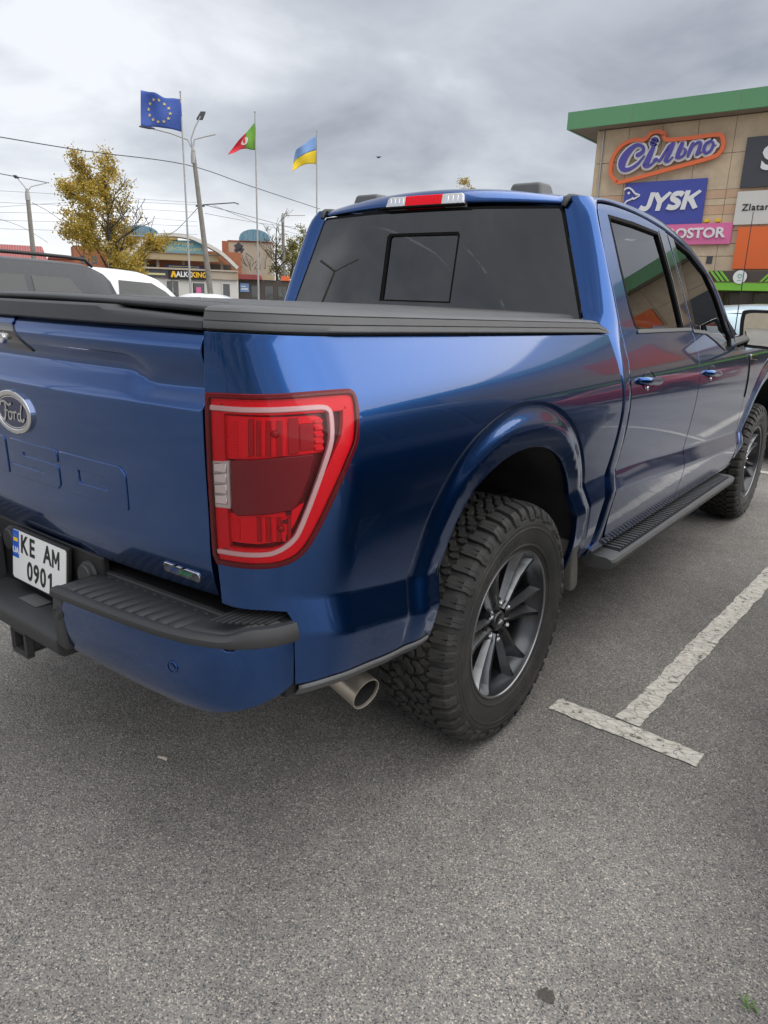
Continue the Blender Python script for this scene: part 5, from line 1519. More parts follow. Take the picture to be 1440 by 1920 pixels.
# ------------------------------------------------------------------ parked cars
mat('car_glass', (0.012, 0.014, 0.014), rough=.03, spec=.9)
mat('car_tyre', (0.018, 0.018, 0.018), rough=.8)
mat('car_rim', (0.35, 0.36, 0.37), rough=.35, metal=.9)
mat('car_black', (0.012, 0.012, 0.013), rough=.45)
mat('lamp_red_plain', (0.40, 0.01, 0.012), rough=.15, coat=1.0)
def car(name, label, cat, loc, rz, paint, st, win, glass_rear, glass_front, wheels, W, lamps=True, rails=None, plate=True, group=None, doors=()):
    """st: stations (y, zbottom, zbelt, zroof, halfwidth belt, halfwidth roof); y=0 rear"""
    root = empty(name, loc, rz=rz); tag(root, label, cat, group)
    ys = [s[0] for s in st]
    F = [pchip([(s[0], s[k]) for s in st]) for k in range(1, 6)]
    def sec(y):
        zb, zs, zr, w, wr = (f(y) for f in F)
        return [(w * .84, zb), (w * .955, zb + .03), (w * .99, zb + .16), (w * 1.0, (zb + zs) * .5), (w * .985, zs - .10), (w * .955, zs - .015), (w * .925, zs + .012),
                ((w * .925 + wr) / 2 + .012, (zs + zr - .06) / 2), (wr, zr - .07), (wr * .945, zr - .022), (wr * .82, zr + .0), (wr * .4, zr + .018), (0, zr + .022)]
    n = 60; Y = [ys[0] + (ys[-1] - ys[0]) * i / n for i in range(n + 1)]
    mb = MB(); vs = []; S = []
    for y in Y:
        s = sec(y); full = s + [(-x, z) for x, z in s[::-1][1:]]; S.append(full); vs += [Vector((x, y, z)) for x, z in full]
    m_ = len(S[0])
    mb.add(vs, [(i * m_ + j, i * m_ + j + 1, (i + 1) * m_ + j + 1, (i + 1) * m_ + j) for i in range(n) for j in range(m_ - 1)] + [tuple(range(m_))[::-1], tuple(n * m_ + j for j in range(m_))])
    mb.build('body', paint, root, smooth=35)
    def gx(y, z):
        zb, zs, zr, w, wr = (f(y) for f in F)
        z0, z1 = zs + .012, zr - .07; t = (z - z0) / max(z1 - z0, .02)
        a, b_, c = w * .925, (w * .925 + wr) / 2 + .012, wr
        return a + (b_ - a) * t * 2 if t < .5 else b_ + (c - b_) * (t - .5) * 2
    for poly in win:
        for s in (1, -1):
            patch('side_window', poly, lambda u, v: Vector((gx(u, v), u, v)), 'car_glass', root, h=.12, thick=0, off=.004, mir=(s < 0))
    for nm, (ya, za, yb, zb_) in (('rear_glass', glass_rear), ('windscreen', glass_front)):
        wa, wb = gx(ya, za) * .90, gx(yb, zb_) * .93
        q = []
        dirn = Vector((0, (zb_ - za), -(yb - ya))).normalized()
        if nm == 'rear_glass': dirn = Vector((0, -abs(zb_ - za), abs(yb - ya))).normalized()
        else: dirn = Vector((0, abs(zb_ - za), abs(yb - ya))).normalized()
        mbg = MB().grid(9, 4, lambda a, b: Vector(((-1 + 2 * a) * (wa + (wb - wa) * b), ya + (yb - ya) * b, za + (zb_ - za) * b + .022 * (1 - (-1 + 2 * a) ** 2) * b)) + dirn * (.012 + .02 * (1 - (-1 + 2 * a) ** 2)))
        mbg.build(nm, 'car_glass', root, smooth=180)
    r = .33
    for y in wheels:
        for s in (1, -1):
            w_ = empty('wheel', (s * (W - .10), y, r), root)
            fl = lambda rr, a, h, s=s: Vector((s * h, rr * math.cos(a), rr * math.sin(a)))
            MB().lathe([(.20, .09), (.24, .105), (.30, .10), (.325, .08), (r, .04), (r, -.06), (.30, -.10), (.2, -.1)], fl, 28).build('tyre', 'car_tyre', w_, smooth=40)
            rim = MB().lathe([(.205, .085), (.195, .075), (.185, .02)], fl, 28)
            for k in range(5):
                a = 2 * PI * k / 5; ca, sa = math.cos(a), math.sin(a)
                rim.add([fl(0, 0, 0) + Vector((s * .075, ca * q_[0] - sa * q_[1], sa * q_[0] + ca * q_[1])) for q_ in ((.02, -.022), (.195, -.028), (.195, .028), (.02, .022))], [(0, 1, 2, 3)])
            rim.lathe([(.0005, .08), (.05, .08), (.055, .06)], fl, 20)
            rim.build('rim', 'car_rim', w_, smooth=30)
            MB().lathe([(.0005, .012), (.2, .012)], fl, 20).build('brake', 'car_black', w_)
            # dark arch
            pa = [(y + (r + .055) * math.cos(R(t)), r + (r + .055) * math.sin(R(t))) for t in range(-20, 201, 10)]
            patch('wheel_arch', pa, lambda u, v: Vector((_cx(F, u, v), u, v)), 'car_black', root, h=.1, thick=0, off=.003, mir=(s < 0))
    if lamps:
        yb0 = ys[0]
        zt = F[1](yb0 + .05)
        for s in (1, -1):
            MB().box((s * (W * .60), yb0 - .012, zt - .20), (s * (W * .93), yb0 + .10, zt - .02)).build('rear_lamp', 'lamp_red_plain', root, bevel=.02)
            MB().box((s * (W * .55), ys[-1] - .10, F[1](ys[-1]) - .20), (s * (W * .90), ys[-1] + .012, F[1](ys[-1]) - .06)).build('head_lamp', 'lamp_white', root, bevel=.02)
    if plate:
        MB().box((-.26, ys[0] - .014, .62), (.26, ys[0] - .004, .73)).build('number_plate', 'plate_white', root)
    if rails:
        for s in (1, -1):
            ya, yb_ = rails; pts = [Vector((s * (F[4](y_) * .93), y_, F[2](y_) + (.045 if ya + .05 < y_ < yb_ - .05 else 0.0))) for y_ in [ya, ya + .08] + [ya + (yb_ - ya) * k / 8 for k in range(1, 8)] + [yb_ - .08, yb_]]
            MB().tube(pts, .018, 8).build('roof_rail', 'car_black', root, smooth=50)
    MB().box((-W * .8, ys[0] + .3, .22), (W * .8, ys[-1] - .3, .40)).build('floor_pan', 'car_black', root)
    for yd in doors:
        for s in (1, -1):
            pts = [(gx(yd, z) + .0 if z > F[1](yd) + .02 else _cx(F, yd, z)) for z in (0,)]
            mbq = MB(); vs = []
            zz0, zz1 = .42, F[1](yd) - .01
            for k in range(9):
                z = zz0 + (zz1 - zz0) * k / 8
                x = _cx(F, yd, z) + .0025
                vs += [(s * x, yd - .004, z), (s * x, yd + .004, z)]
            mbq.add(vs, [(2 * k, 2 * k + 1, 2 * k + 3, 2 * k + 2) for k in range(8)]); mbq.build('door_gap', 'car_black', root)
            hx = _cx(F, yd + .12, F[1](yd) - .14)
            MB().box((s * (hx - .01), yd + .05, F[1](yd) - .16), (s * (hx + .022), yd + .24, F[1](yd) - .13)).build('door_handle', paint, root, bevel=.008)
    return root
def _cx(F, y, z):
    zb, zs, zr, w, wr = (f(y) for f in F)
    pts = [(w * .84, zb), (w * .955, zb + .03), (w * .99, zb + .16), (w * 1.0, (zb + zs) * .5), (w * .985, zs - .10), (w * .955, zs - .015), (w * .925, zs + .012)]
    if z <= pts[0][1]: return pts[0][0]
    for (a, b), (c, d) in zip(pts, pts[1:]):
        if z <= d: return a + (c - a) * (z - b) / max(d - b, 1e-6)
    return pts[-1][0]

mat('paint_graphite', (0.060, 0.063, 0.069), rough=.35, spec=.35, var=.1)
paint_mat('paint_white', (0.74, 0.75, 0.77), metal=0.0, rough=.4)
paint_mat('paint_ice', (0.42, 0.56, 0.63), flake=.05, metal=.3, rough=.4)
paint_mat('paint_ink', (0.010, 0.014, 0.026), metal=.4, rough=.35)
paint_mat('paint_red', (0.36, 0.012, 0.020), metal=.3, rough=.35)

# graphite estate-like SUV: roof, windows and tail show over the bed
suv_st = [(0.0, .34, 1.02, 1.10, .84, .70), (.06, .30, 1.06, 1.40, .90, .70), (.22, .28, 1.08, 1.66, .935, .69), (.5, .26, 1.09, 1.745, .94, .69), (1.5, .26, 1.08, 1.765, .945, .70), (2.4, .26, 1.06, 1.74, .945, .69), (2.8, .26, 1.05, 1.66, .945, .67), (3.5, .26, 1.03, 1.14, .94, .74), (3.9, .27, 1.01, 1.06, .93, .76), (4.6, .30, .90, .94, .86, .72), (4.75, .36, .80, .82, .78, .66)]
suv_win = [[(.34, 1.16), (1.05, 1.15), (1.05, 1.60), (.66, 1.59)], [(1.12, 1.15), (1.62, 1.14), (1.62, 1.61), (1.12, 1.605)], [(1.68, 1.14), (1.95, 1.135), (1.95, 1.61), (1.68, 1.61)], [(2.03, 1.13), (3.02, 1.115), (2.60, 1.56), (2.03, 1.60)]]
suv = car('parked_suv', 'dark grey SUV with roof rails parked left of the pickup', 'car', (-5.92, 2.66, 0), R(180), 'paint_graphite', suv_st, suv_win, (.04, 1.16, .30, 1.62), (3.30, 1.14, 2.66, 1.64), (.95, 3.75), .945, rails=(.35, 2.5), doors=(1.08, 1.99))
van_st = [(0.0, .30, 1.10, 1.74, .86, .76), (.08, .24, 1.12, 1.815, .89, .76), (.5, .22, 1.12, 1.84, .90, .75), (1.8, .22, 1.11, 1.85, .905, .75), (2.5, .22, 1.10, 1.82, .905, .74), (2.9, .22, 1.09, 1.73, .905, .72), (3.75, .22, 1.06, 1.13, .90, .74), (4.25, .25, .95, .98, .86, .70), (4.4, .34, .8, .82, .78, .64)]
van_win = [[(2.05, 1.17), (3.55, 1.12), (3.42, 1.24), (3.05, 1.50), (2.78, 1.63), (2.10, 1.66)]]
van = car('parked_van', 'white panel van with black cab window parked behind the dark SUV', 'van', (-10.3, 3.25, 0), R(0), 'paint_white', van_st, van_win, (.02, 1.2, .07, 1.6), (3.62, 1.15, 2.80, 1.72), (.75, 3.55), .905, lamps=True, doors=(2.0, 3.05))
sed_st = [(0.0, .34, .88, .92, .78, .66), (.10, .28, .95, 1.0, .84, .68), (.55, .24, .98, 1.06, .88, .68), (1.0, .22, .99, 1.34, .89, .62), (1.5, .22, .98, 1.46, .89, .60), (2.2, .22, .97, 1.47, .89, .60), (2.7, .22, .96, 1.36, .89, .61), (3.35, .22, .94, 1.02, .88, .68), (4.1, .26, .82, .86, .82, .66), (4.35, .36, .70, .72, .74, .6)]
sed_win = [[(1.0, 1.04), (1.75, 1.04), (1.75, 1.35), (1.30, 1.33)], [(1.82, 1.04), (2.95, 1.01), (2.55, 1.27), (2.30, 1.34), (1.82, 1.36)]]
far_w = car('parked_car', 'white car far off, seen over the bed near the cab', 'car', tuple(at(480, 556, 26).xy) + (0,), R(120), 'paint_white', sed_st, sed_win, (.62, 1.07, 1.15, 1.36), (3.2, 1.03, 2.55, 1.38), (.8, 3.45), .89)
hat_st = [(0.0, .36, .92, 1.00, .78, .62), (.08, .30, 1.00, 1.24, .84, .62), (.30, .26, 1.02, 1.48, .88, .62), (.7, .24, 1.02, 1.545, .89, .62), (1.5, .22, 1.00, 1.56, .89, .62), (2.2, .22, .98, 1.50, .89, .62), (2.9, .22, .97, 1.12, .88, .68), (3.5, .25, .88, .92, .84, .68), (3.85, .34, .75, .78, .76, .62)]
hat_win = [[(.42, 1.09), (.82, 1.08), (.82, 1.42), (.55, 1.40)], [(.88, 1.08), (1.55, 1.06), (1.55, 1.44), (.88, 1.43)], [(1.62, 1.06), (2.66, 1.03), (2.20, 1.36), (1.62, 1.43)]]
car('parked_hatchback', 'pale ice blue car parked ahead of the pickup at the right edge', 'car', (.42, 5.95, 0), R(0), 'paint_ice', hat_st, hat_win, (.06, 1.08, .27, 1.44), (2.75, 1.05, 2.28, 1.44), (.72, 3.05), .89, doors=(1.58,))
# beyond the right edge of the picture: these show as reflections in the pickup's side
car('parked_hatchback', 'ink blue hatchback in the bay right of the pickup, mirrored in its side', 'car', (2.78, -.40, 0), R(0), 'paint_ink', hat_st, hat_win, (.06, 1.08, .27, 1.44), (2.75, 1.05, 2.28, 1.44), (.72, 3.05), .89, doors=(1.58,))
car('parked_car', 'dark red car mirrored in the doors of the pickup', 'car', (3.4, 13.2, 0), R(-90), 'paint_red', sed_st, sed_win, (.62, 1.07, 1.15, 1.36), (3.2, 1.03, 2.55, 1.38), (.8, 3.45), .89)
car('parked_suv', 'black SUV mirrored in the front door of the pickup', 'car', (9.3, 19.2, 0), R(-90), 'paint_ink', suv_st, suv_win, (.04, 1.16, .30, 1.62), (3.30, 1.14, 2.66, 1.64), (.95, 3.75), .945)
# ------------------------------------------------------------------ shopping centre on the right
mat('stone_beige', (0.60, 0.48, 0.335), rough=.8, var=.14, vscale=1.3, bump=.2, bscale=60, dirt=(.40, .32, .225), damt=.5, dscale=.7)
mat('stone_pink', (0.58, 0.39, 0.26), rough=.8, var=.10, vscale=1.5, dirt=(.40, .28, .20), damt=.4, dscale=.8)
mat('joint_dark', (0.22, 0.18, 0.135), rough=.9)
mat('fascia_green', (0.11, 0.29, 0.14), rough=.45, var=.06, vscale=.4)
mat('soffit', (0.30, 0.26, 0.21), rough=.8)
mat('sign_orange', (0.80, 0.16, 0.05), rough=.35)
mat('sign_white', (0.78, 0.78, 0.79), rough=.4)
mat('sign_violet', (0.085, 0.07, 0.36), rough=.4)
mat('sign_blue', (0.055, 0.075, 0.37), rough=.35, var=.04, vscale=.6)
mat('sign_pink', (0.72, 0.16, 0.36), rough=.4)
mat('sign_slate', (0.055, 0.058, 0.072), rough=.4, var=.05, vscale=.7)
mat('sign_cream', (0.66, 0.64, 0.60), rough=.5, var=.04, vscale=.5)
mat('panel_orange', (0.80, 0.155, 0.035), rough=.5, var=.05, vscale=.4)
mat('canopy_brown', (0.075, 0.06, 0.05), rough=.5)
mat('lime', (0.20, 0.52, 0.05), rough=.45)
mat('gem_green', (0.15, 0.45, 0.30), rough=.4)
mat('shop_glass', (0.045, 0.05, 0.05), rough=.05, coat=1.0)
mat('frame_brown', (0.12, 0.075, 0.05), rough=.5)
mat('steel', (0.40, 0.41, 0.42), rough=.4, metal=.8)
WY = 46.0
mall = empty('shopping_centre', (0, WY, 0)); tag(mall, 'beige shopping centre with green roof band behind the pickup cab', 'building')
def mbx(name, m, x0, x1, z0, z1, y0, y1, parent=mall, bevel=0):
    return MB().box((x0, y0 - WY, z0), (x1, y1 - WY, z1)).build(name, m, parent, bevel=bevel)
mbx('wall_core', 'joint_dark', -18.50, 40, 0, 12.2, WY + .06, WY + 24)
rows = [(3.70, 4.58, 0), (4.61, 5.28, 0), (5.31, 5.98, 0), (6.01, 6.42, 0), (6.45, 6.90, 0), (6.92, 7.42, 1), (7.44, 7.78, 0), (7.80, 8.27, 1), (8.29, 10.20, 0), (10.23, 12.12, 0)]
for c in range(24):
    x0 = -18.56 + c * 2.06
    for z0, z1, k in rows:
        mbx('wall_panel', 'stone_pink' if k else 'stone_beige', x0, x0 + 2.035, z0, z1, WY - .02, WY + .06)
for z0, z1, m in ((12.15, 13.14, 'fascia_green'),):
    mbx('roof_fascia', m, -20.15, 41.5, z0, z1, 44.78, 44.95)
    mbx('roof_fascia', m, -20.15, -19.98, z0, z1, 44.95, WY + 25)
mbx('soffit', 'soffit', -19.98, 41.5, 12.18, 12.24, 44.95, WY + 24)
mbx('roof_deck', 'joint_dark', -19.98, 41.5, 12.6, 13.0, 44.95, WY + 25)
for x in [-16.0 + 6 * i for i in range(9)]: mbx('fascia_joint', 'joint_dark', x, x + .02, 12.16, 13.13, 44.774, 44.79)
MB().tube([(-18.12, -.10, 12.2), (-18.08, -.10, 3.6)], .05, 10).build('downpipe', 'steel', mall, smooth=60)
mbx('wall_vent', 'sign_slate', -10.85, -10.52, 4.18, 4.60, WY - .06, WY - .02)
for x in (-11.25, -10.62): mbx('floodlight', 'plate_yellow', x, x + .22, 6.50, 6.66, WY - .25, WY - .02)
# shopfront with brown and lime canopy
mbx('canopy_band', 'canopy_brown', -18.5, 30, 3.05, 3.68, 44.0, WY - .02)
mbx('canopy_lime', 'lime', -18.5, 30, 2.62, 3.05, 43.9, WY - .02)
mbx('canopy_trim', 'frame_brown', -18.5, 30, 3.045, 3.10, 43.88, 44.0)
for x0 in (-9.55, -7.35, -13.4, -11.2, -5.2, -3.0):
    for k in range(3):
        s = 1 if x0 in (-7.35, -11.2, -3.0) else -1
        a = x0 + k * .26
        MB().prism([(a, 3.10), (a + .15, 3.10), (a + .15 + s * .5, 3.66), (a + s * .5, 3.66)], lambda u, v, d: Vector((u, d, v)), 43.95 - WY, 43.99 - WY).build('lime_stripe', 'lime', mall)
for k in range(16):
    x = -18.3 + k * 3.0
    mbx('shop_window', 'shop_glass', x, x + 2.7, .25, 2.55, WY - .12, WY - .03)
    for q in (0, 1.3, 2.62): mbx('window_mullion', 'frame_brown', x + q, x + q + .09, .1, 2.6, WY - .20, WY - .12)
MB().box((-18.5, -.1, 0), (40, .06, .24)).build('plinth', 'joint_dark', mall)
# red and violet goods glimpsed in the shop window
# round logo on the canopy
def signf(x0, z0, y): return lambda u, v, d=0.0: Vector((x0 + u, y - d, z0 + v))
lg = empty('round_sign', (-8.36, 43.9, 3.34)); tag(lg, 'round white sign with green gem emblem on the brown canopy', 'sign')
def circ(r, n=40, cx=0, cy=0): return [(cx + r * math.cos(2 * PI * i / n), cy + r * math.sin(2 * PI * i / n)) for i in range(n)]
MB().prism(circ(.36), lambda u, v, d: Vector((u, -d, v)), 0, .06).build('disc', 'sign_white', lg)
for pl in ([(-.14, .02), (0, -.14), (.14, .02), (.09, .02), (0, -.08), (-.09, .02)], [(-.14, .04), (-.08, .12), (.08, .12), (.14, .04), (.07, .04), (.05, .085), (-.05, .085), (-.07, .04)]):
    MB().prism([(a, b + .04) for a, b in pl], lambda u, v, d: Vector((u, -d, v)), .06, .075).build('gem', 'gem_green', lg)
MB().prism([(-.12, -.2), (.12, -.2), (.12, -.17), (-.12, -.17)], lambda u, v, d: Vector((u, -d, v)), .06, .075).build('gem_line', 'gem_green', lg)

# supermarket script sign with orange outline
sg = empty('script_sign', (0, 0, 0)); tag(sg, 'violet script sign in a glowing orange outline high on the wall', 'sign')
sg['label'] = 'violet script lettering inside an orange outline high on the beige wall'
SO = cspline([(-17.44, 9.74), (-17.33, 10.56), (-16.78, 11.22), (-15.97, 11.45), (-15.42, 11.40), (-15.06, 11.72), (-14.53, 11.76), (-14.14, 11.55), (-13.98, 11.27), (-12.5, 11.25), (-11.13, 11.27), (-10.79, 11.03), (-10.67, 10.6), (-10.84, 10.15), (-11.35, 9.87), (-14.0, 9.36), (-16.55, 8.9), (-16.99, 9.03), (-17.30, 9.34)], 5, True)
def band(outer, w):
    inn = inset(outer, w); n = len(outer); mb = MB()
    q = lambda p, d: Vector((p[0], 45.75 - d, p[1]))
    vs = [q(p, 0) for p in outer] + [q(p, 0) for p in inn] + [q(p, .16) for p in outer] + [q(p, .16) for p in inn]
    fs = []
    for i in range(n):
        j = (i + 1) % n
        fs += [(2 * n + i, 2 * n + j, 3 * n + j, 3 * n + i), (i, j, 2 * n + j, 2 * n + i), (n + i, n + j, 3 * n + j, 3 * n + i)]
    return mb.add(vs, fs)
band(SO, .22).build('orange_outline', 'sign_orange', sg)
STK = {'C': [(-15.71, 10.47, 0.28), (-15.39, 10.63, 0.23), (-15.46, 10.92, 0.21), (-15.88, 11.02, 0.25), (-16.35, 10.65, 0.44), (-16.61, 10.17, 0.51), (-16.56, 9.78, 0.36), (-16.19, 9.69, 0.25), (-15.67, 9.94, 0.2), (-15.28, 10.38, 0.12)],
'i': [(-14.8, 10.8, 0.27), (-14.92, 10.47, 0.34), (-15.07, 10.05, 0.37), (-15.18, 9.84, 0.28), (-14.93, 9.79, 0.19), (-14.65, 9.99, 0.15), (-14.51, 10.19, 0.12)],
'l1': [(-14.67, 10.08, 0.15), (-14.54, 10.16, 0.18), (-14.32, 10.02, 0.16), (-14.16, 10.29, 0.17), (-13.85, 10.84, 0.16)],
'l2': [(-13.66, 10.88, 0.3), (-13.79, 10.44, 0.3), (-13.96, 10.03, 0.23), (-13.79, 9.96, 0.16), (-13.56, 10.18, 0.12)],
's': [(-13.11, 10.86, 0.26), (-13.24, 10.45, 0.29), (-13.29, 10.13, 0.21), (-12.98, 10.19, 0.18), (-12.85, 10.45, 0.17), (-12.97, 10.61, 0.13)],
'p1': [(-12.49, 10.81, 0.23), (-12.6, 10.46, 0.24), (-12.68, 10.14, 0.17)],
'p2': [(-12.53, 10.6, 0.13), (-12.25, 10.85, 0.16), (-12.06, 10.8, 0.21), (-12.1, 10.48, 0.23), (-12.18, 10.19, 0.17), (-11.95, 10.32, 0.1)],
'o': [(-11.48, 10.87, 0.16), (-11.74, 10.74, 0.2), (-11.81, 10.39, 0.21), (-11.66, 10.23, 0.18), (-11.43, 10.36, 0.19), (-11.33, 10.68, 0.17), (-11.48, 10.87, 0.15)],
'o2': [(-11.34, 10.59, 0.11), (-11.15, 10.62, 0.07)], 'dot': [(-14.82, 11.08, 0.40), (-14.78, 11.17, 0.40)]}
def strokes(lst, extra, y0, y1, name, m, parent):
    for kk, (key, pts) in enumerate(lst.items()):
        mb = MB()
        c = cspline([(p[0], p[1]) for p in pts], 6); ww = [p[0] for p in cspline([(p[2], 0) for p in pts], 6)]
        pol = ribbon(c, [w + extra for w in ww]); q = len(c); z_ = kk * .003
        for i in range(q - 1):
            P4 = (pol[i], pol[i + 1], pol[2 * q - 2 - i], pol[2 * q - 1 - i]); f0 = y1 - z_ - .0006 * i
            mb.add([Vector((p[0], y0, p[1])) for p in P4] + [Vector((p[0], f0, p[1])) for p in P4], [(4, 5, 6, 7), (0, 1, 5, 4), (2, 3, 7, 6)])
        for k_ in (0, -1):
            cc = circ((ww[k_] + extra) / 2, 14, c[k_][0], c[k_][1])
            mb.prism(cc, lambda u, v, d: Vector((u, d, v)), y1 - z_ + .004, y0)
        mb.build(name, m, parent)
strokes(STK, .22, 45.80, 45.70, 'letter_backing', 'sign_white', sg)
strokes(STK, -.045, 45.66, 45.58, 'script_letter', 'sign_violet', sg)

def flat_sign(name, label, x0, x1, z0, z1, m, y=45.78):
    r = empty(name, (x0, y, z0)); tag(r, label, 'sign')
    MB().box((0, 0, 0), (x1 - x0, .18, z1 - z0)).build('sign_board', m, r)
    return r, (lambda cx, cz: (lambda u, v, d: Vector((cx - x0 + u, -d, cz - z0 + v))))
jy, jf = flat_sign('blue_sign', 'blue sign with white goose outline and bold italic letters', -16.30, -11.43, 6.44, 8.93, 'sign_blue')
GL = {'J': (0, [[(.66, 1.0), (.64, .45), (.60, .22), (.46, .13), (.26, .15), (.10, .22)]]), 'Y': (.80, [[(.02, 1.0), (.44, .46)], [(.90, 1.0), (.44, .46)], [(.44, .54), (.44, 0)]]),
      'S': (1.62, [[(.86, .78), (.70, .87), (.46, .87), (.30, .76), (.34, .60), (.58, .48), (.74, .34), (.68, .18), (.46, .12), (.14, .20)]]), 'K': (2.52, [[(.18, 1.0), (.18, 0)], [(.88, 1.0), (.30, .50)], [(.42, .60), (.90, 0)]])}
for gname, (gx0, sts) in GL.items():
    mb = MB()
    for si, sp_ in enumerate(sts):
        c = cspline(sp_, 5) if len(sp_) > 2 else sp_
        # flat ends: cut at the cap height and the base line
        pol = ribbon(c, .27); q_ = len(c)
        fx = lambda p: (1.04 + (gx0 + p[0]) * 1.02 + .20 * (p[1] - .5), .80 + min(1.0, max(0.0, p[1])) * 1.06)
        for i in range(q_ - 1):
            P4 = [fx(p) for p in (pol[i], pol[i + 1], pol[2 * q_ - 2 - i], pol[2 * q_ - 1 - i])]; f0 = -.08 - .004 * si - .0007 * i
            mb.add([Vector((p[0], 0, p[1])) for p in P4] + [Vector((p[0], f0, p[1])) for p in P4], [(4, 5, 6, 7), (0, 1, 5, 4), (2, 3, 7, 6), (1, 2, 6, 5), (3, 0, 4, 7)])
    mb.build('sign_letter', 'sign_white', jy)
goose = [([(-16.26, 7.60), (-16.10, 7.86), (-15.80, 7.98), (-15.68, 8.08)], .085), ([(-15.70, 7.96), (-15.32, 8.17), (-15.62, 8.32), (-15.80, 8.50), (-16.02, 8.64), (-16.24, 8.60), (-16.29, 8.52)], .085), ([(-16.27, 7.72), (-16.12, 7.52), (-15.80, 7.42), (-15.45, 7.34)], .08), ([(-15.60, 8.24), (-15.46, 8.18)], .03)]
for pts, w in goose:
    c = cspline(pts, 5); pol = ribbon(c, w); q = len(c); mb = MB()
    for i in range(q - 1):
        P4 = (pol[i], pol[i + 1], pol[2 * q - 2 - i], pol[2 * q - 1 - i])
        mb.add([Vector((p[0] + 16.30, 0, p[1] - 6.44)) for p in P4] + [Vector((p[0] + 16.30, -.1, p[1] - 6.44)) for p in P4], [(4, 5, 6, 7), (0, 1, 5, 4), (2, 3, 7, 6)])
    mb.build('goose_outline', 'sign_white', jy)
MB().prism(circ(.075, 16, .30, 1.90), lambda u, v, d: Vector((u, -d, v)), 0, .1).build('goose_eye', 'sign_white', jy)
ps, pf = flat_sign('pink_sign', 'pink sign with white letters below the blue sign', -14.2, -9.65, 5.26, 6.43, 'sign_pink')
text_obj('sign_letters', 'PROSTOR', pf(-11.90, 5.87), 'sign_white', ps, .78, .09, 0.0, offset=.022, xs=1.10)
ds, df = flat_sign('dark_sign', 'dark slate sign with a large white letter at the right edge', -9.58, -3.5, 8.27, 10.90, 'sign_slate')
text_obj('sign_letters', 'S', df(-8.25, 9.68), 'sign_white', ds, 1.65, .08, 0.0, offset=.06, xs=1.05)
ws, wf = flat_sign('cream_sign', 'cream sign with thin dark lettering above the orange panel', -9.63, -3.5, 6.30, 8.08, 'sign_cream')
text_obj('sign_letters', 'Zlatar', wf(-9.28, 7.20), 'plate_ink', ws, .50, .04, 0.0, align='LEFT', offset=.003, xs=1.05, spacing=1.1)
os_, _ = flat_sign('orange_panel', 'plain orange panel on the beige wall at the right edge', -9.31, -6.2, 3.87, 6.16, 'panel_orange')
# further hoardings along the front, seen in the pickup's glass
for i, (x0, x1, z0, z1, m, nm) in enumerate(((0, 5, 8.2, 10.8, 'sign_blue', 'blue hoarding'), (6.5, 11, 5.2, 9.6, 'sign_slate', 'slate hoarding'), (12.5, 18, 6, 10.4, 'panel_orange', 'orange hoarding'), (-2.0, 9.5, 3.9, 5.0, 'sign_white', 'white hoarding'))):
    flat_sign('hoarding', nm + ' on the mall front mirrored in the pickup windows', x0, x1, z0, z1, m)

# ------------------------------------------------------------------ left background
class Plane:
    """vertical working plane across the view at a given distance; (px,py) -> world"""
    def __init__(s, px0, py0, depth):
        s.o = at(px0, py0, depth); d = ray(px0, py0); d.z = 0; s.d = d.normalized(); s.ux = Vector((s.d.y, -s.d.x, 0))
    def __call__(s, px, py, back=0.0):
        q = ray(px, py); t = (s.o + s.d * back - CAM).dot(s.d) / q.dot(s.d); return CAM + q * t
mat('brick', (0.33, 0.125, 0.065), rough=.9, var=.12, vscale=3)
mat('render_beige', (0.44, 0.38, 0.30), rough=.9, var=.10, vscale=.8, dirt=(.27, .24, .20), damt=.5, dscale=.6)
mat('render_white', (0.62, 0.61, 0.58), rough=.8, var=.06, vscale=1)
mat('arch_white', (0.62, 0.60, 0.55), rough=.7, var=.08, vscale=1)
mat('arch_tan', (0.42, 0.33, 0.20), rough=.8)
mat('market_blue', (0.14, 0.36, 0.46), rough=.5, var=.1, vscale=1)
mat('market_text', (0.62, 0.58, 0.28), rough=.5)
mat('banner_navy', (0.03, 0.045, 0.14), rough=.6, var=.3, vscale=3)
mat('dome_blue', (0.15, 0.25, 0.32), rough=.5, var=.25, vscale=.9)
mat('roof_red', (0.27, 0.055, 0.05), rough=.6, var=.10, vscale=2)
mat('sign_black', (0.012, 0.012, 0.012), rough=.4)
mat('sign_yellow', (0.85, 0.50, 0.02), rough=.4)
mat('concrete', (0.23, 0.215, 0.19), rough=.9, var=.2, vscale=5, dirt=(.12, .11, .095), damt=.5, dscale=2)
mat('pole_grey', (0.36, 0.36, 0.35), rough=.55, var=.15, vscale=4)
mat('wire', (0.02, 0.02, 0.022), rough=.6)
mat('eu_blue', (0.045, 0.095, 0.36), rough=.75, var=.06, vscale=2)
mat('star_gold', (0.60, 0.50, 0.20), rough=.7)
mat('flag_red', (0.62, 0.03, 0.05), rough=.75)
mat('flag_green', (0.14, 0.32, 0.04), rough=.75)
mat('flag_white', (0.65, 0.62, 0.58), rough=.75)
mat('flag_sky', (0.20, 0.34, 0.62), rough=.75)
mat('flag_yellow', (0.80, 0.58, 0.03), rough=.75)
mat('bark', (0.050, 0.042, 0.034), rough=.95, var=.3, vscale=12)

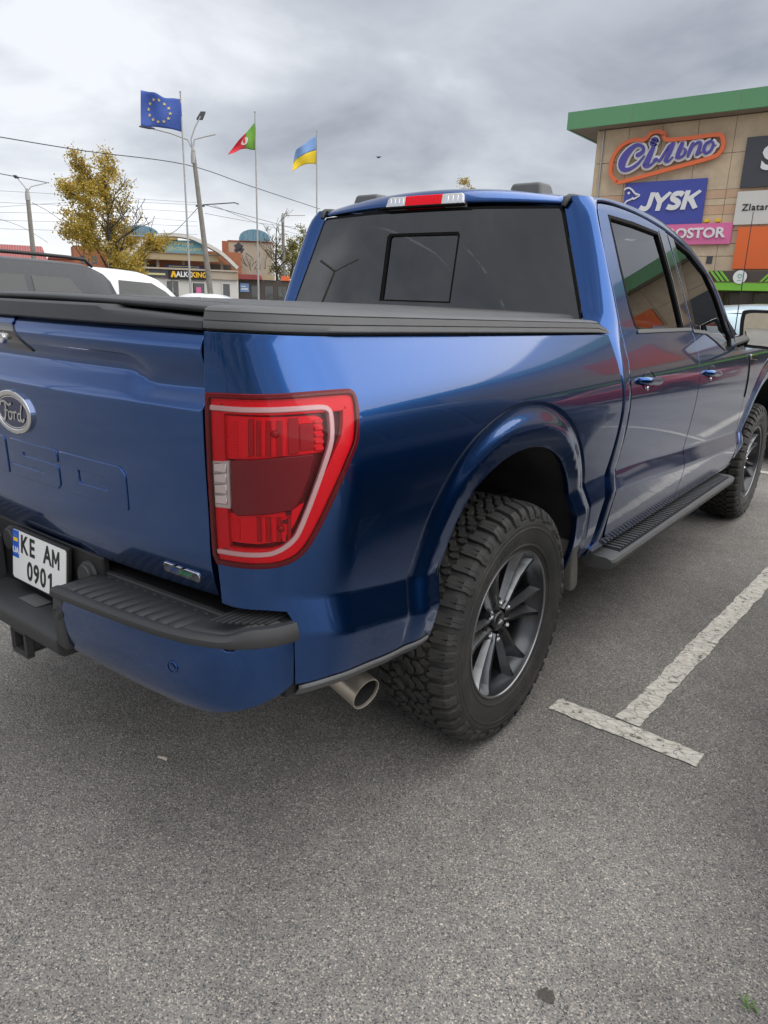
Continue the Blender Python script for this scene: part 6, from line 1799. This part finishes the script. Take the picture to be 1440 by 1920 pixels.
def bld(name, label, px0, py0, depth, cat='building'):
    P = Plane(px0, py0, depth); base_ = Vector((P.o.x, P.o.y, 0)); r = empty(name, base_); tag(r, label, cat)
    K = depth
    def W(u, z, d=0.0): return P.ux * u + Vector((0, 0, z)) - P.d * d        # local to the root, d towards the viewer
    def rect(nm, m, u0, u1, z0, z1, d0=0.0, d1=.3, parent=r):
        return MB().hexa([W(u0, z0, d0), W(u1, z0, d0), W(u1, z0, d1), W(u0, z0, d1), W(u0, z1, d0), W(u1, z1, d0), W(u1, z1, d1), W(u0, z1, d1)]).build(nm, m, parent)
    def poly(nm, m, pts, d0=0.0, d1=.3, parent=r): return MB().prism(pts, lambda u, v, d: W(u, v, d), d0, d1).build(nm, m, parent)
    return r, W, rect, poly
def sc_(k):
    return lambda u, z: (u * k, 1.487 + (z - 1.487) * k)

# market hall with the white arch
k = 84 / 62; q = sc_(k)
r_, W, rect, poly = bld('market_hall', 'brick market hall with white arch and blue name board beyond the car park', 340, 560, 84)
arc = cspline([q(-4.4, 3.3), q(-3.6, 4.58), q(-2.64, 5.50), q(-1.6, 5.90), q(-.52, 6.02), q(.6, 5.95), q(1.58, 5.67), q(3.31, 4.84), q(4.72, 3.63)], 5)
pol = ribbon(arc, .36); n = len(arc); mb = MB()
for i in range(n - 1):
    P4 = (pol[i], pol[i + 1], pol[2 * n - 2 - i], pol[2 * n - 1 - i])
    mb.hexa([W(p[0], p[1], 0.0) for p in P4] + [W(p[0], p[1], 2.2) for p in P4])
mb.build('arch', 'arch_white', r_)
mb = MB()
for i in range(n - 1):
    if arc[i][0] < -.4:
        a, b = arc[i], arc[i + 1]; mb.hexa([W(a[0], a[1] - .5, -6), W(b[0], b[1] - .5, -6), W(b[0], b[1] - .5, 2), W(a[0], a[1] - .5, 2), W(a[0], a[1] - .12, -6), W(b[0], b[1] - .12, -6), W(b[0], b[1] - .12, 2), W(a[0], a[1] - .12, 2)])
mb.build('vault_roof', 'arch_tan', r_)
a, b = q(-4.0, 0), q(5.2, 5.0); rect('brick_wall', 'brick', a[0], b[0], 0, b[1], -6, -1)
a, b = q(-3.1, 4.08), q(3.2, 4.62); rect('balcony_band', 'arch_tan', a[0], b[0], a[1], b[1], 0, 1.2)
rect('band_cap', 'render_beige', a[0] - .1, b[0] + .1, b[1] + .0, b[1] + .1, -.1, 1.4)
a, b = q(-1.12, 4.66), q(1.99, 5.62); nb = poly('name_board', 'market_blue', [(a[0], a[1]), (b[0], a[1]), (b[0], b[1] + .1), (a[0] + .5, b[1]), (a[0], b[1] - .35)], 1.2, 1.4)
c_ = q(.42, 5.35); text_obj('name_letters', 'РИНОК', lambda u, v, d: W(c_[0] + u, c_[1] + v, 1.4 + d), 'market_text', nb, .58, .04, offset=.012, spacing=1.1)
c2_ = q(.42, 4.93); text_obj('name_letters', 'ЦЕНТРАЛЬНИЙ', lambda u, v, d: W(c2_[0] + u, c2_[1] + v, 1.4 + d), 'market_text', nb, .52, .04, offset=.010, xs=.92)
for u0 in (-2.9, -1.9, .2, 2.3, 3.4):
    a = q(u0, 3.0); rect('column', 'render_beige', a[0], a[0] + .3, 0, q(0, 4.1)[1], -.6, -.2)
a, b = q(-1.2, 3.15), q(1.9, 3.75); rect('navy_banner', 'banner_navy', a[0], b[0], a[1], b[1], -.2, 0)
for z in (3.28, 3.45, 3.60):
    a_, b_ = q(-.9, z), q(1.6, z); rect('banner_line', 'market_text', a_[0], b_[0] - .5 * (z < 3.3), a_[1], a_[1] + .07, 0.0, .02)
a, b = q(-3.0, 3.2), q(-2.0, 3.75); rect('upper_window', 'shop_glass', a[0], b[0], a[1], b[1], -1, -.9)
a, b = q(-3.3, 4.75), q(-2.3, 5.15); rect('side_board', 'sign_blue', a[0], b[0], a[1], b[1], -.5, -.3)
a, b = q(2.2, 3.0), q(4.3, 3.95); rect('dark_opening', 'canopy_brown', a[0], b[0], a[1], b[1], -1, -.9)
# corner block with blue barrel dome
k = 92 / 66; q2 = sc_(k)
r_, W, rect, poly = bld('corner_block', 'beige block with mural and blue barrel dome right of the market arch', 560, 560, 92)
a, b = q2(-6.2, 0), q2(-2.41, 6.0); rect('wall', 'render_beige', a[0], b[0], 0, b[1], -10, 0)
a2, b2 = q2(-7.9, 0), q2(-6.2, 5.9); rect('brick_side', 'brick', a2[0] + 1.6, b2[0], 0, b2[1] + .15, -10, .12)
rect('coping', 'brick', a[0] - .1, b[0] + .1, b[1] - .02, b[1] + .14, -10, .1)
def dome(u0, u1, z0, zt, nm, W, root, dep=6):
    cu, hw = (u0 + u1) / 2, (u1 - u0) / 2
    for s in range(8):
        t0, t1 = PI - PI * s / 8, PI - PI * (s + 1) / 8 + .02
        mb = MB()
        for (ta, tb) in ((t0, (t0 + t1) / 2), ((t0 + t1) / 2, t1)):
            P_ = [(cu + hw * math.cos(t), z0 + .35 + (zt - z0 - .35) * math.sin(t)) for t in (ta, tb)]
            mb.add([W(P_[0][0], P_[0][1], .4), W(P_[1][0], P_[1][1], .4), W(P_[1][0], P_[1][1], -dep), W(P_[0][0], P_[0][1], -dep)], [(0, 1, 2, 3)])
            mb.add([W(P_[0][0], z0, .4), W(P_[1][0], z0, .4), W(P_[1][0], P_[1][1], .4), W(P_[0][0], P_[0][1], .4)], [(0, 1, 2, 3)])
        mb.build(nm, 'dome_blue', root)
    for s in range(9):
        t = PI - PI * s / 8; u = cu + hw * math.cos(t); MB().tube([W(u, z0, .45), W(u, z0 + .35 + (zt - z0 - .35) * math.sin(t), .45)], .05, 6).build('dome_rib', 'market_blue', root)
a, b = q2(-5.20, 5.99), q2(-2.56, 7.06); dome(a[0], b[0], a[1] + .14, b[1], 'dome_panel', W, r_)
# mural of an abstract dark head-like smudge and twigs on the wall
for (u, z, w_, h_) in ((-5.3, 5.55, .5, .45), (-5.05, 5.3, .3, .3), (-5.5, 5.2, .25, .4)):
    a = q2(u, z); pp = [(a[0] + w_ * math.cos(t) * (1 + .3 * math.sin(3 * t)), a[1] + h_ * math.sin(t) * (1 + .25 * math.cos(4 * t))) for t in [2 * PI * i / 18 for i in range(18)]]
    poly('mural_patch', 'sign_slate', pp, 0.0, .02)
for i in range(14):
    rn = random.Random(40 + i); a = q2(rn.uniform(-5.2, -2.7), rn.uniform(3.3, 4.6)); b = (a[0] + rn.uniform(-1, 1.2), a[1] + rn.uniform(.5, 1.9))
    MB().tube([W(a[0], a[1], .03), W((a[0] + b[0]) / 2 + rn.uniform(-.3, .3), (a[1] + b[1]) / 2, .03), W(b[0], b[1], .03)], .022, 5).build('mural_twig', 'sign_slate', r_)
# left dome behind the arch
r_, W, rect, poly = bld('rear_hall', 'far hall with a small blue barrel dome left behind the market arch', 268, 560, 96)
kk = 96 / 1351 * 1.02
dome(-2.3, 2.4, 1.487 + 95 * kk, 1.487 + 113 * kk, 'dome_panel', W, r_, 8)
rect('wall', 'render_beige', -4, 3.5, 0, 1.487 + 95 * kk, -12, 0)
# kiosk row
k = 66 / 46; q = sc_(k)
r_, W, rect, poly = bld('kiosk_row', 'white kiosk row with black and yellow drinks sign', 340, 560, 66)
a, b = q(-2.7, 0), q(3.6, 2.85); rect('wall', 'render_white', a[0], b[0], 0, q(0, 2.75)[1], -5, 0)
a, b = q(-2.5, 2.36), q(-.72, 2.86); lb = rect('side_sign', 'sign_slate', a[0], b[0], a[1], b[1], 0, .25)
c4 = q(-2.3, 2.55); rect('side_lettering', 'market_text', c4[0], c4[0] + 2.0, c4[1] - .06, c4[1] + .10, .25, .27, lb)
rect('frame_post', 'arch_white', a[0] - .22, a[0], 0, b[1] + .1, 0, .35)
rect('frame_top', 'arch_white', a[0] - .22, b[0], b[1], b[1] + .12, 0, .35)
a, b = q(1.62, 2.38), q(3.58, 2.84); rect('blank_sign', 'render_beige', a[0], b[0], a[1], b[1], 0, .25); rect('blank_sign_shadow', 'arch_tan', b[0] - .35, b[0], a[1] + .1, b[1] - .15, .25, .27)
a, b = q(-.71, 2.30), q(1.61, 2.88); bs = rect('drinks_sign', 'sign_black', a[0], b[0], a[1], b[1], 0, .30)
cz = q(0, 2.585)[1]
c5 = q(-.10, 2.585); text_obj('sign_letters', 'ALKO', lambda u, v, d: W(q(.28, 0)[0] + u, cz + v, .30 + d), 'sign_white', bs, .62, .04, offset=.020, xs=.92)
text_obj('sign_letters', 'KING', lambda u, v, d: W(q(1.16, 0)[0] + u, cz + v, .30 + d), 'sign_yellow', bs, .62, .04, offset=.020, xs=.92)
cu = q(-.40, 0)[0]
poly('sign_triangle', 'sign_yellow', [(cu - .26, cz - .26), (cu + .26, cz - .26), (cu + .10, cz + .26), (cu - .10, cz + .26)], .30, .34, bs)
poly('triangle_cut', 'sign_black', [(cu - .07, cz - .27), (cu + .07, cz - .27), (cu + .0, cz + .02)], .34, .35, bs)
for u0, u1, z0, z1 in ((-.86, -.52, .2, 2.18), (-.45, -.14, .2, 2.18), (.74, 1.46, .9, 2.10), (2.62, 3.05, .2, 2.12), (-2.2, -1.2, .9, 2.1)):
    a, b = q(u0, z0), q(u1, z1); g_ = rect('shop_window', 'shop_glass', a[0], b[0], max(.1, a[1]), b[1], 0, .05)
    rect('window_frame', 'arch_white', a[0] - .1, a[0], max(.1, a[1]), b[1], 0, .1); rect('window_frame', 'arch_white', b[0], b[0] + .1, max(.1, a[1]), b[1], 0, .1)
    rect('window_frame', 'arch_white', a[0] - .1, b[0] + .1, b[1], b[1] + .1, 0, .1)
a, b = q(.95, 1.5), q(1.25, 2.0); rect('window_poster', 'sign_pink', a[0], b[0], a[1], b[1] - .2, .05, .07)
rect('roof_slab', 'render_beige', q(-2.7, 0)[0], q(3.6, 0)[0], q(0, 2.86)[1], q(0, 2.86)[1] + .14, -5, .4)
# shops to the right of the kiosks
k = 70 / 50; q = sc_(k)
r_, W, rect, poly = bld('small_shops', 'low shops with red eaves and orange sign right of the kiosks', 560, 560, 70)
a, b = q(-4.25, 0), q(1.0, 2.5); rect('wall', 'canopy_brown', a[0], b[0], 0, b[1], -5, 0)
a, b = q(-4.25, 2.5), q(-2.5, 2.82); poly('red_eaves', 'roof_red', [(a[0], a[1]), (b[0], a[1]), (b[0] - .2, b[1]), (a[0] + .2, b[1])], -3, .6)
a, b = q(-3.98, 1.68), q(-3.38, 2.25); rect('advert_panel', 'flag_sky', a[0], b[0], a[1], b[1], 0, .08)
rect('advert_stripe', 'sign_white', a[0] + .1, b[0] - .1, a[1] + .2, a[1] + .34, .08, .10); rect('advert_stripe', 'sign_white', a[0] + .1, b[0] - .3, a[1] + .45, a[1] + .55, .08, .10)
a, b = q(-2.40, 2.52), q(-1.62, 2.82); rect('tan_sign', 'arch_tan', a[0], b[0], a[1], b[1], 0, .2)
a, b = q(-1.20, 2.50), q(-.60, 2.80); o_ = rect('orange_sign', 'sign_orange', a[0], b[0], a[1], b[1], 0, .2)
for u0 in (-3.2, -2.3, -1.4): a, b = q(u0, .3), q(u0 + .55, 2.1); rect('shop_window', 'shop_glass', a[0], b[0], max(.2, a[1]), b[1], 0, .05)
# red-roofed house and brick shed on the far left
k = 90 / 60; q = sc_(k)
r_, W, rect, poly = bld('red_roof_house', 'low house with red sheet-metal roof at the left edge', 60, 560, 90)
a, b = q(-5, 3.5), q(1.5, 4.82)
for i in range(34):
    u = a[0] + (b[0] - a[0]) * i / 34; u2 = a[0] + (b[0] - a[0]) * (i + .94) / 34; s = (b[0] - a[0]) * .055
    mb = MB(); top = lambda x: x - .55 * (1 if i > 30 else 0)
    mb.hexa([W(u, a[1], 1.0), W(u2, a[1], 1.0), W(u2, a[1] + .06, 1.05), W(u, a[1] + .06, 1.05), W(min(u, b[0] - .5), b[1], -3.0), W(min(u2, b[0] - .5), b[1], -3.0), W(min(u2, b[0] - .5), b[1] + .06, -3.0), W(min(u, b[0] - .5), b[1] + .06, -3.0)])
    mb.build('roof_sheet', 'roof_red', r_)
rect('wall', 'render_beige', a[0], b[0] - .3, 0, a[1] + .1, -5, .7)
r_, W, rect, poly = bld('brick_shed', 'orange brick building half hidden behind the yellow tree', 60, 560, 92)
k = 92 / 60; q = sc_(k)
a, b = q(3.5, 0), q(6.5, 5.0); rect('wall', 'brick', a[0], b[0], 0, b[1], -6, 0)
a, b = q(1.6, 0), q(3.5, 3.85); rect('annex', 'brick', a[0], b[0], 0, b[1], -6, 0.1); rect('annex_roof', 'roof_red', a[0] - .1, b[0], b[1], b[1] + .18, -6, .3)
for u0 in (4.0, 4.9): a, b = q(u0, 3.6), q(u0 + .4, 4.2); rect('window', 'shop_glass', a[0], b[0], a[1], b[1], 0, .04)

# ---- poles
def lamp_pole(name, label, plane, base_px, top_px, arms, r0=.15, r1=.10):
    b = plane(*base_px); t = plane(*top_px)
    d = (b - t); b0 = t + d * (t.z / (t.z - b.z))
    root = empty(name, (b0.x, b0.y, 0)); tag(root, label, 'lamp post', 'concrete lamp posts')
    o = Vector((b0.x, b0.y, 0))
    MB().tube([b0 - o + Vector((0, 0, -.05)), t - o], [r0, r1], 14).build('shaft', 'concrete', root, smooth=60)
    MB().tube([t - o - Vector((0, 0, .6)), t - o - Vector((0, 0, .2)), t - o + Vector((0, 0, .25))], [r1 * 1.25, r1 * 1.25, r1 * .6], 12).build('collar', 'pole_grey', root, smooth=40)
    for pts, head in arms:
        P_ = [plane(*p) - o for p in pts]
        MB().tube([t - o] + P_, .035, 8).build('arm', 'pole_grey', root, smooth=60)
        if head:
            h0, h1 = plane(*head[0]) - o, plane(*head[1]) - o; dd = (h1 - h0)
            s_ = Vector((.14, .1, 0)); u_ = Vector((0, 0, .05))
            MB().hexa([h0 - s_ - u_, h0 + s_ - u_, h1 + s_ * .8 - u_, h1 - s_ * .8 - u_, h0 - s_ + u_, h0 + s_ + u_, h1 + s_ * .8 + u_, h1 - s_ * .8 + u_]).build('lantern', 'sign_slate', root, bevel=.03)
    return root
PL = Plane(380, 560, 40)
lp1 = lamp_pole('lamp_post', 'leaning concrete lamp post with three arms between the flagpoles', PL, (396, 560), (362, 283),
    [([(358, 262), (365, 240), (376, 218)], ((374, 224), (381, 210))), ([(352, 262), (320, 250), (285, 241)], ((285, 241), (265, 237))), ([(364, 262), (385, 256), (404, 252)], None)], .17, .105)
for z in ((373, 370), (378, 380)): pass
b0 = PL(380, 384); MB().tube([b0 - lp1.location, PL(440, 380) - lp1.location, PL(448, 383) - lp1.location], .03, 6).build('wire_bracket', 'sign_slate', lp1)
MB().tube([PL(367, 386) - lp1.location, PL(384, 386) - lp1.location], .05, 6).build('cross_piece', 'sign_slate', lp1)
PL2 = Plane(60, 560, 58)
lamp_pole('lamp_post', 'concrete lamp post with curved arms at far left', PL2, (63, 480), (51, 360), [([(46, 350), (30, 331)], ((32, 334), (27, 329))), ([(58, 350), (92, 342)], None)], .22, .15)
PL3 = Plane(530, 560, 72)
lamp_pole('lamp_post', 'short wooden-looking post beside the bare tree near the cab', PL3, (533, 520), (530, 405), [([(545, 404), (572, 404)], None)], .18, .13)
# a further lamp post behind the viewer, mirrored in the rear window
lpb = empty('lamp_post', (-20.3, -12.8, 0)); tag(lpb, 'lamp post mirrored in the left part of the rear window', 'lamp post', 'concrete lamp posts')
MB().tube([(0, 0, 0), (-.2, 0, 8.6)], [.16, .11], 12).build('shaft', 'concrete', lpb, smooth=60)
MB().tube([(-1.5, 1.9, 9.1), (-.2, 0, 8.6), (1.1, -1.7, 9.1)], .05, 8).build('arm', 'pole_grey', lpb, smooth=60)

# ---- flags
def flag(polelab, flaglab, plane, top_px, bot_px, top_edge, bot_edge, colour, grpname):
    t = plane(*top_px); b = plane(*bot_px); d = b - t; b0 = t + d * (t.z / (t.z - b.z)); o = Vector((b0.x, b0.y, 0))
    pr = empty('flagpole', o); tag(pr, polelab, 'flagpole', 'flagpoles')
    MB().tube([b0 - o - Vector((0, 0, .03)), t - o], [.055, .032], 10).build('pole', 'pole_grey', pr, smooth=60)
    MB().lathe([(.0005, .06), (.045, .03), (.045, -.02), (.0005, -.05)], lambda r, a, h: t - o + Vector((r * math.cos(a), r * math.sin(a), h + .03)), 10).build('finial', 'pole_grey', pr, smooth=60)
    te = cspline(top_edge, 6); be = cspline(bot_edge, 6); m_ = len(te); rws = 14
    root = empty('flag', plane(*top_edge[0])); tag(root, flaglab, 'flag', 'flags')
    L0 = root.location
    def pt(a, b, off=0):
        i = a * (m_ - 1); j = int(min(i, m_ - 2)); f = i - j
        T_ = Vector(te[j]).lerp(Vector(te[j + 1]), f); B_ = Vector(be[j]).lerp(Vector(be[j + 1]), f)
        p = T_.lerp(B_, b)
        w = .16 * a * math.sin(a * 9 + b * 2.2) + .06 * math.sin(a * 5 - b * 5)
        return plane(p.x, p.y, w - off) - L0
    if colour == 'eu':
        MB().grid(m_, rws, lambda a, b: pt(a, b)).build('cloth', 'eu_blue', root, smooth=180, solid=.01)
        for s in range(12):
            an = 2 * PI * s / 12; ca, cb = .52 + .255 * math.cos(an), .50 + .33 * math.sin(an)
            pp = [(ca + (.048 if k % 2 == 0 else .019) * math.cos(PI / 2 + PI * k / 5), cb - (.062 if k % 2 == 0 else .025) * math.sin(PI / 2 + PI * k / 5)) for k in range(10)]
            MB().prism(pp, lambda u, v, d: pt(u, v, d), .015, .03).build('star', 'star_gold', root)
    elif colour == 'city':
        for u0, u1, m__ in ((0, .48, 'flag_green'), (.48, 1.0, 'flag_red')):
            MB().grid(12, rws, lambda a, b: pt(u0 + (u1 - u0) * a, b)).build('cloth', m__, root, smooth=180, solid=.01)
        pp = [(.50 + .13 * math.cos(2 * PI * i / 16), .50 + .24 * math.sin(2 * PI * i / 16)) for i in range(16)]
        MB().prism(pp, lambda u, v, d: pt(u, v, d), .015, .03).build('emblem', 'flag_white', root)
    else:
        for v0, v1, m__ in ((0, .5, 'flag_sky'), (.5, 1.0, 'flag_yellow')):
            MB().grid(m_, 8, lambda a, b: pt(a, v0 + (v1 - v0) * b)).build('cloth', m__, root, smooth=180, solid=.01)
F1 = Plane(345, 560, 36)
flag('tall grey flagpole carrying the blue starred flag', 'blue flag with a circle of gold stars', F1, (338, 174), (358, 560), [(339, 186), (325, 184), (308, 183), (292, 174), (278, 172), (264, 169)], [(343, 248), (325, 243), (306, 240), (290, 238), (276, 238), (264, 235)], 'eu', 1)
F2 = Plane(480, 560, 40)
flag('grey flagpole carrying the green and red flag', 'green and red flag drooping from the middle pole', F2, (478, 211), (485, 560), [(479, 228), (472, 236), (464, 246), (455, 255), (445, 266), (428, 289)], [(480, 281), (472, 281), (463, 279), (452, 280), (440, 286), (428, 290)], 'city', 2)
F3 = Plane(594, 560, 43)
flag('grey flagpole carrying the blue and yellow flag', 'blue over yellow flag on the right-hand pole', F3, (594, 247), (594, 560), [(593, 255), (584, 260), (573, 268), (563, 275), (556, 280), (552, 290)], [(593, 308), (584, 307), (573, 308), (563, 312), (555, 317), (548, 321)], 'ua', 3)

# ---- overhead wires
def wire(pts, depth, lab, r=.022, sag=0):
    P_ = [at(px, py, dd) for (px, py), dd in zip(pts, depth)]
    P2 = cspline([tuple(p) for p in P_], 6)
    o = MB().tube([Vector(p) for p in P2], r, 5).build('overhead_wire', 'wire'); tag(o, lab, 'wire', 'overhead wires')
wire([(-40, 250), (160, 283), (350, 309), (470, 349), (600, 392)], [30, 34, 40, 48, 58], 'long thick overhead wire passing the leaning lamp post', .022)
wire([(-40, 318), (92, 343)], [50, 58], 'overhead wire ending at the far left lamp post', .03)
wire([(384, 384), (520, 420), (640, 455)], [40, 60, 80], 'overhead wire running right from the leaning lamp post', .018)
wire([(60, 380), (110, 410), (190, 480)], [58, 62, 75], 'slanting guy wire right of the far left lamp post', .02)
wire([(378, 382), (330, 432), (305, 442)], [40, 44, 46], 'short wire slanting down left from the leaning lamp post', .016)
for i, (y0, y1, y2) in enumerate(((356, 368, 380), (378, 388, 398), (398, 402, 416), (412, 418, 424), (428, 434, 440), (390, 378, 384))):
    wire([(-30, y0), (180, y1), (370, y2)], [60, 66, 72], ('highest', 'second highest', 'third', 'fourth', 'lowest', 'rising')[i] + ' of the thin wires behind the yellow tree', .013)
wire([(-20, 405), (40, 425), (90, 455)], [62, 66, 70], 'wire dropping across the far left lamp post', .016)
for i, (a, b) in enumerate((((384, 400), (600, 430)), ((400, 385), (560, 440)))):
    wire([a, ((a[0] + b[0]) / 2, (a[1] + b[1]) / 2 + 4), b], [42, 56, 70], ('flatter', 'steeper')[i] + ' of two thin wires between the flagpoles', .012)
# two birds above the cab
mat('bird', (0.06, 0.06, 0.065), rough=.8)
bp_ = at(710, 296, 60); mb = MB()
mb.add([bp_ + rt * x + up * z + fwd * y for x, y, z in ((-.25, 0, .10), (0, .12, 0), (.25, 0, .12), (0, -.2, .02), (0, 0, -.06))], [(0, 1, 4), (1, 2, 4), (2, 3, 4), (3, 0, 4), (0, 3, 1), (1, 3, 2)])
o = mb.build('bird', 'bird'); tag(o, 'tiny bird flying in the sky above the cab roof', 'bird')

# ---- trees
def leaf_mat(name, cols):
    m = bpy.data.materials.new(name); m.use_nodes = True; nt = m.node_tree; L = nt.links; b = nt.nodes['Principled BSDF']
    g = N(nt, 'ShaderNodeNewGeometry'); r = N(nt, 'ShaderNodeValToRGB'); e = r.color_ramp.elements
    e[0].position = 0; e[0].color = (*cols[0], 1); e[1].position = 1; e[1].color = (*cols[-1], 1)
    for i, c in enumerate(cols[1:-1]): q = e.new((i + 1) / (len(cols) - 1)); q.color = (*c, 1)
    L.new(g.outputs['Random Per Island'], r.inputs[0]); L.new(r.outputs[0], b.inputs['Base Color']); b.inputs['Roughness'].default_value = .6
    b.inputs['Subsurface Weight'].default_value = 0.0
    tr = N(nt, 'ShaderNodeBsdfTranslucent'); L.new(r.outputs[0], tr.inputs[0]); mx = N(nt, 'ShaderNodeMixShader', i_Fac=.35); L.new(b.outputs[0], mx.inputs[1]); L.new(tr.outputs[0], mx.inputs[2])
    L.new(mx.outputs[0], nt.nodes['Material Output'].inputs[0]); M[name] = m
leaf_mat('leaf_yellow', [(.22, .21, .04), (.44, .32, .05), (.58, .40, .06), (.52, .37, .08), (.28, .28, .05)])
leaf_mat('leaf_olive', [(.08, .10, .03), (.20, .19, .04), (.30, .24, .05), (.12, .14, .035)])
leaf_mat('leaf_green', [(.06, .09, .025), (.16, .16, .035), (.30, .24, .05), (.10, .12, .03)])
def tree(name, label, base, height, seed, leafm, spread, ncl, bare=None, lean=0, leaf=.16, first=.28, limbs=9, per=26, group=None, dens=None):
    rn = random.Random(seed); root = empty(name, (base.x, base.y, 0)); tag(root, label, 'tree', group)
    tips = []; mbt = MB()
    def limb(p, d, l, r, lev):
        pts = [p]; n = 5; dd = d.copy(); rr = [r]
        for i in range(n):
            dd = (dd + Vector((rn.uniform(-.2, .2), rn.uniform(-.2, .2), rn.uniform(-.05, .16)))).normalized(); pts.append(pts[-1] + dd * l / n); rr.append(max(r * (1 - .75 * (i + 1) / n), .017))
        mbt.tube(pts, rr, 6 if lev < 2 else 4, cap=False)
        if lev >= 2: tips.extend(pts[2:])
        if lev < 3:
            for k in range(rn.randint(3, 4) if lev < 2 else 3):
                i = rn.randint(2, n); a = rn.uniform(0, 2 * PI); s = (dd * .9 + Vector((math.cos(a), math.sin(a), rn.uniform(-.1, .5))) * .85).normalized()
                limb(pts[i], s, l * rn.uniform(.45, .68), rr[i] * .75, lev + 1)
    tp = [Vector((0, 0, -.05))]; rr = [.20]
    for i in range(1, 9):
        f = i / 8; tp.append(Vector((lean * f + rn.uniform(-.06, .06), rn.uniform(-.06, .06), height * .72 * f))); rr.append(.20 * (1 - .68 * f))
    mbt.tube(tp, rr, 9, cap=False)
    for k in range(limbs):
        f = first + (1 - first) * (k + .5) / limbs; i = min(7, int(f * 8)); p = tp[i].lerp(tp[i + 1], f * 8 - i); a = k * 2.4 + rn.uniform(-.4, .4)
        limb(p, Vector((math.cos(a), math.sin(a), .35 + .8 * f)).normalized(), spread * (1.05 - .45 * f), rr[i] * .55, 1)
    limb(tp[-1], Vector((lean * .1, 0, 1)), height * .22, rr[-1] * .9, 1)
    mbt.build('trunk', 'bark', root, smooth=70, fix=False)
    V = []; Fc = []
    right = Vector((rt0.x, rt0.y, 0))
    for c in range(ncl):
        p = rn.choice(tips); 
        if bare and rn.random() < bare(p, right): continue
        for k in range(per):
            q = p + Vector((rn.gauss(0, .24), rn.gauss(0, .24), rn.gauss(0, .17))); a = Vector((rn.uniform(-1, 1), rn.uniform(-1, 1), rn.uniform(-.9, .3))).normalized(); b_ = a.cross(Vector((rn.uniform(-1, 1), rn.uniform(-1, 1), rn.uniform(-1, 1)))).normalized(); s = leaf * rn.uniform(.6, 1.2)
            i0 = len(V); V += [q - a * s * .5, q + b_ * s * .33, q + a * s * .5, q - b_ * s * .33]; Fc.append((i0, i0 + 1, i0 + 2, i0 + 3))
    if V: mk('crown', V, Fc, leafm, root)
    return root
tb = Plane(205, 560, 48)(213, 560); 
tree('street_tree', 'yellow autumn tree, half bare at the top, before the market', tb, 9.6, 11, 'leaf_yellow', 3.4, 1400, bare=lambda p, r: .95 if (p.dot(r) > .35 and p.z > 5.0) else (.25 if p.z > 8.2 else 0), leaf=.16, first=.12, limbs=16, per=26)
tb = Plane(520, 560, 72)(519, 560)
tree('street_tree', 'bare pollarded tree right of the corner block', tb, 9.0, 21, 'leaf_olive', 2.2, 40, bare=lambda p, r: .6, leaf=.2, first=.55, limbs=8, per=10)
for i, (px, dp, h, s, nc, lm, lab) in enumerate(((548, 76, 7.0, 2.6, 200, 'leaf_olive', 'olive yellow tree beside the cab, behind the bare tree'), (480, 100, 5.2, 2.2, 120, 'leaf_green', 'low green yellow shrubbery tree behind the small shops'), (575, 90, 9.5, 2.8, 150, 'leaf_olive', 'thin yellowing tree just left of the cab'))):
    tb = Plane(px, 560, dp)(px, 560); tree('street_tree', lab, tb, h, 50 + i, lm, s, nc, leaf=.22, first=.15, limbs=10, per=22)
# tree beyond the cab roof: only its tip shows
tb = Plane(868, 560, 60)(868, 560); tree('street_tree', 'tree whose orange tip shows just above the cab roof', tb, 10.1, 77, 'leaf_yellow', 2.0, 180, leaf=.2, first=.3, limbs=9, per=18)

# beyond the viewer: trees and a long low block that show only as reflections in paint, glass and mirror
for i, (x, y, h_, lm) in enumerate(((-9, -30, 9, 'leaf_olive'), (-1.5, -36, 10.5, 'leaf_green'), (7.5, -31, 8.5, 'leaf_yellow'))):
    tree('street_tree', ('left', 'middle', 'right')[i] + ' tree behind the viewer mirrored in the tailgate and door mirror', Vector((x, y, 0)), h_, 90 + i, lm, 2.6, 260, leaf=.24, first=.2, limbs=10, per=18, group='trees behind the viewer')
rb_ = empty('apartment_block', (0, -70, 0)); tag(rb_, 'long pale block behind the viewer mirrored faintly in the rear window', 'building')
MB().box((-45, -8, 0), (40, 0, 11)).build('wall', 'render_beige', rb_)
MB().box((-46, -9, 11), (41, .6, 11.5)).build('roof', 'roof_red', rb_)
wm_ = MB().box((0, 0, 0), (1.6, .05, 1.5))
w0 = wm_.build('window', 'shop_glass', rb_); w0.location = (-43, .0, 1.4)
for c_ in range(24):
    for r__ in range(3):
        if c_ == 0 and r__ == 0: continue
        w1 = w0.copy(); C.objects.link(w1); w1.parent = rb_; w1.location = (-43 + c_ * 3.5, .0, 1.4 + r__ * 3.3)
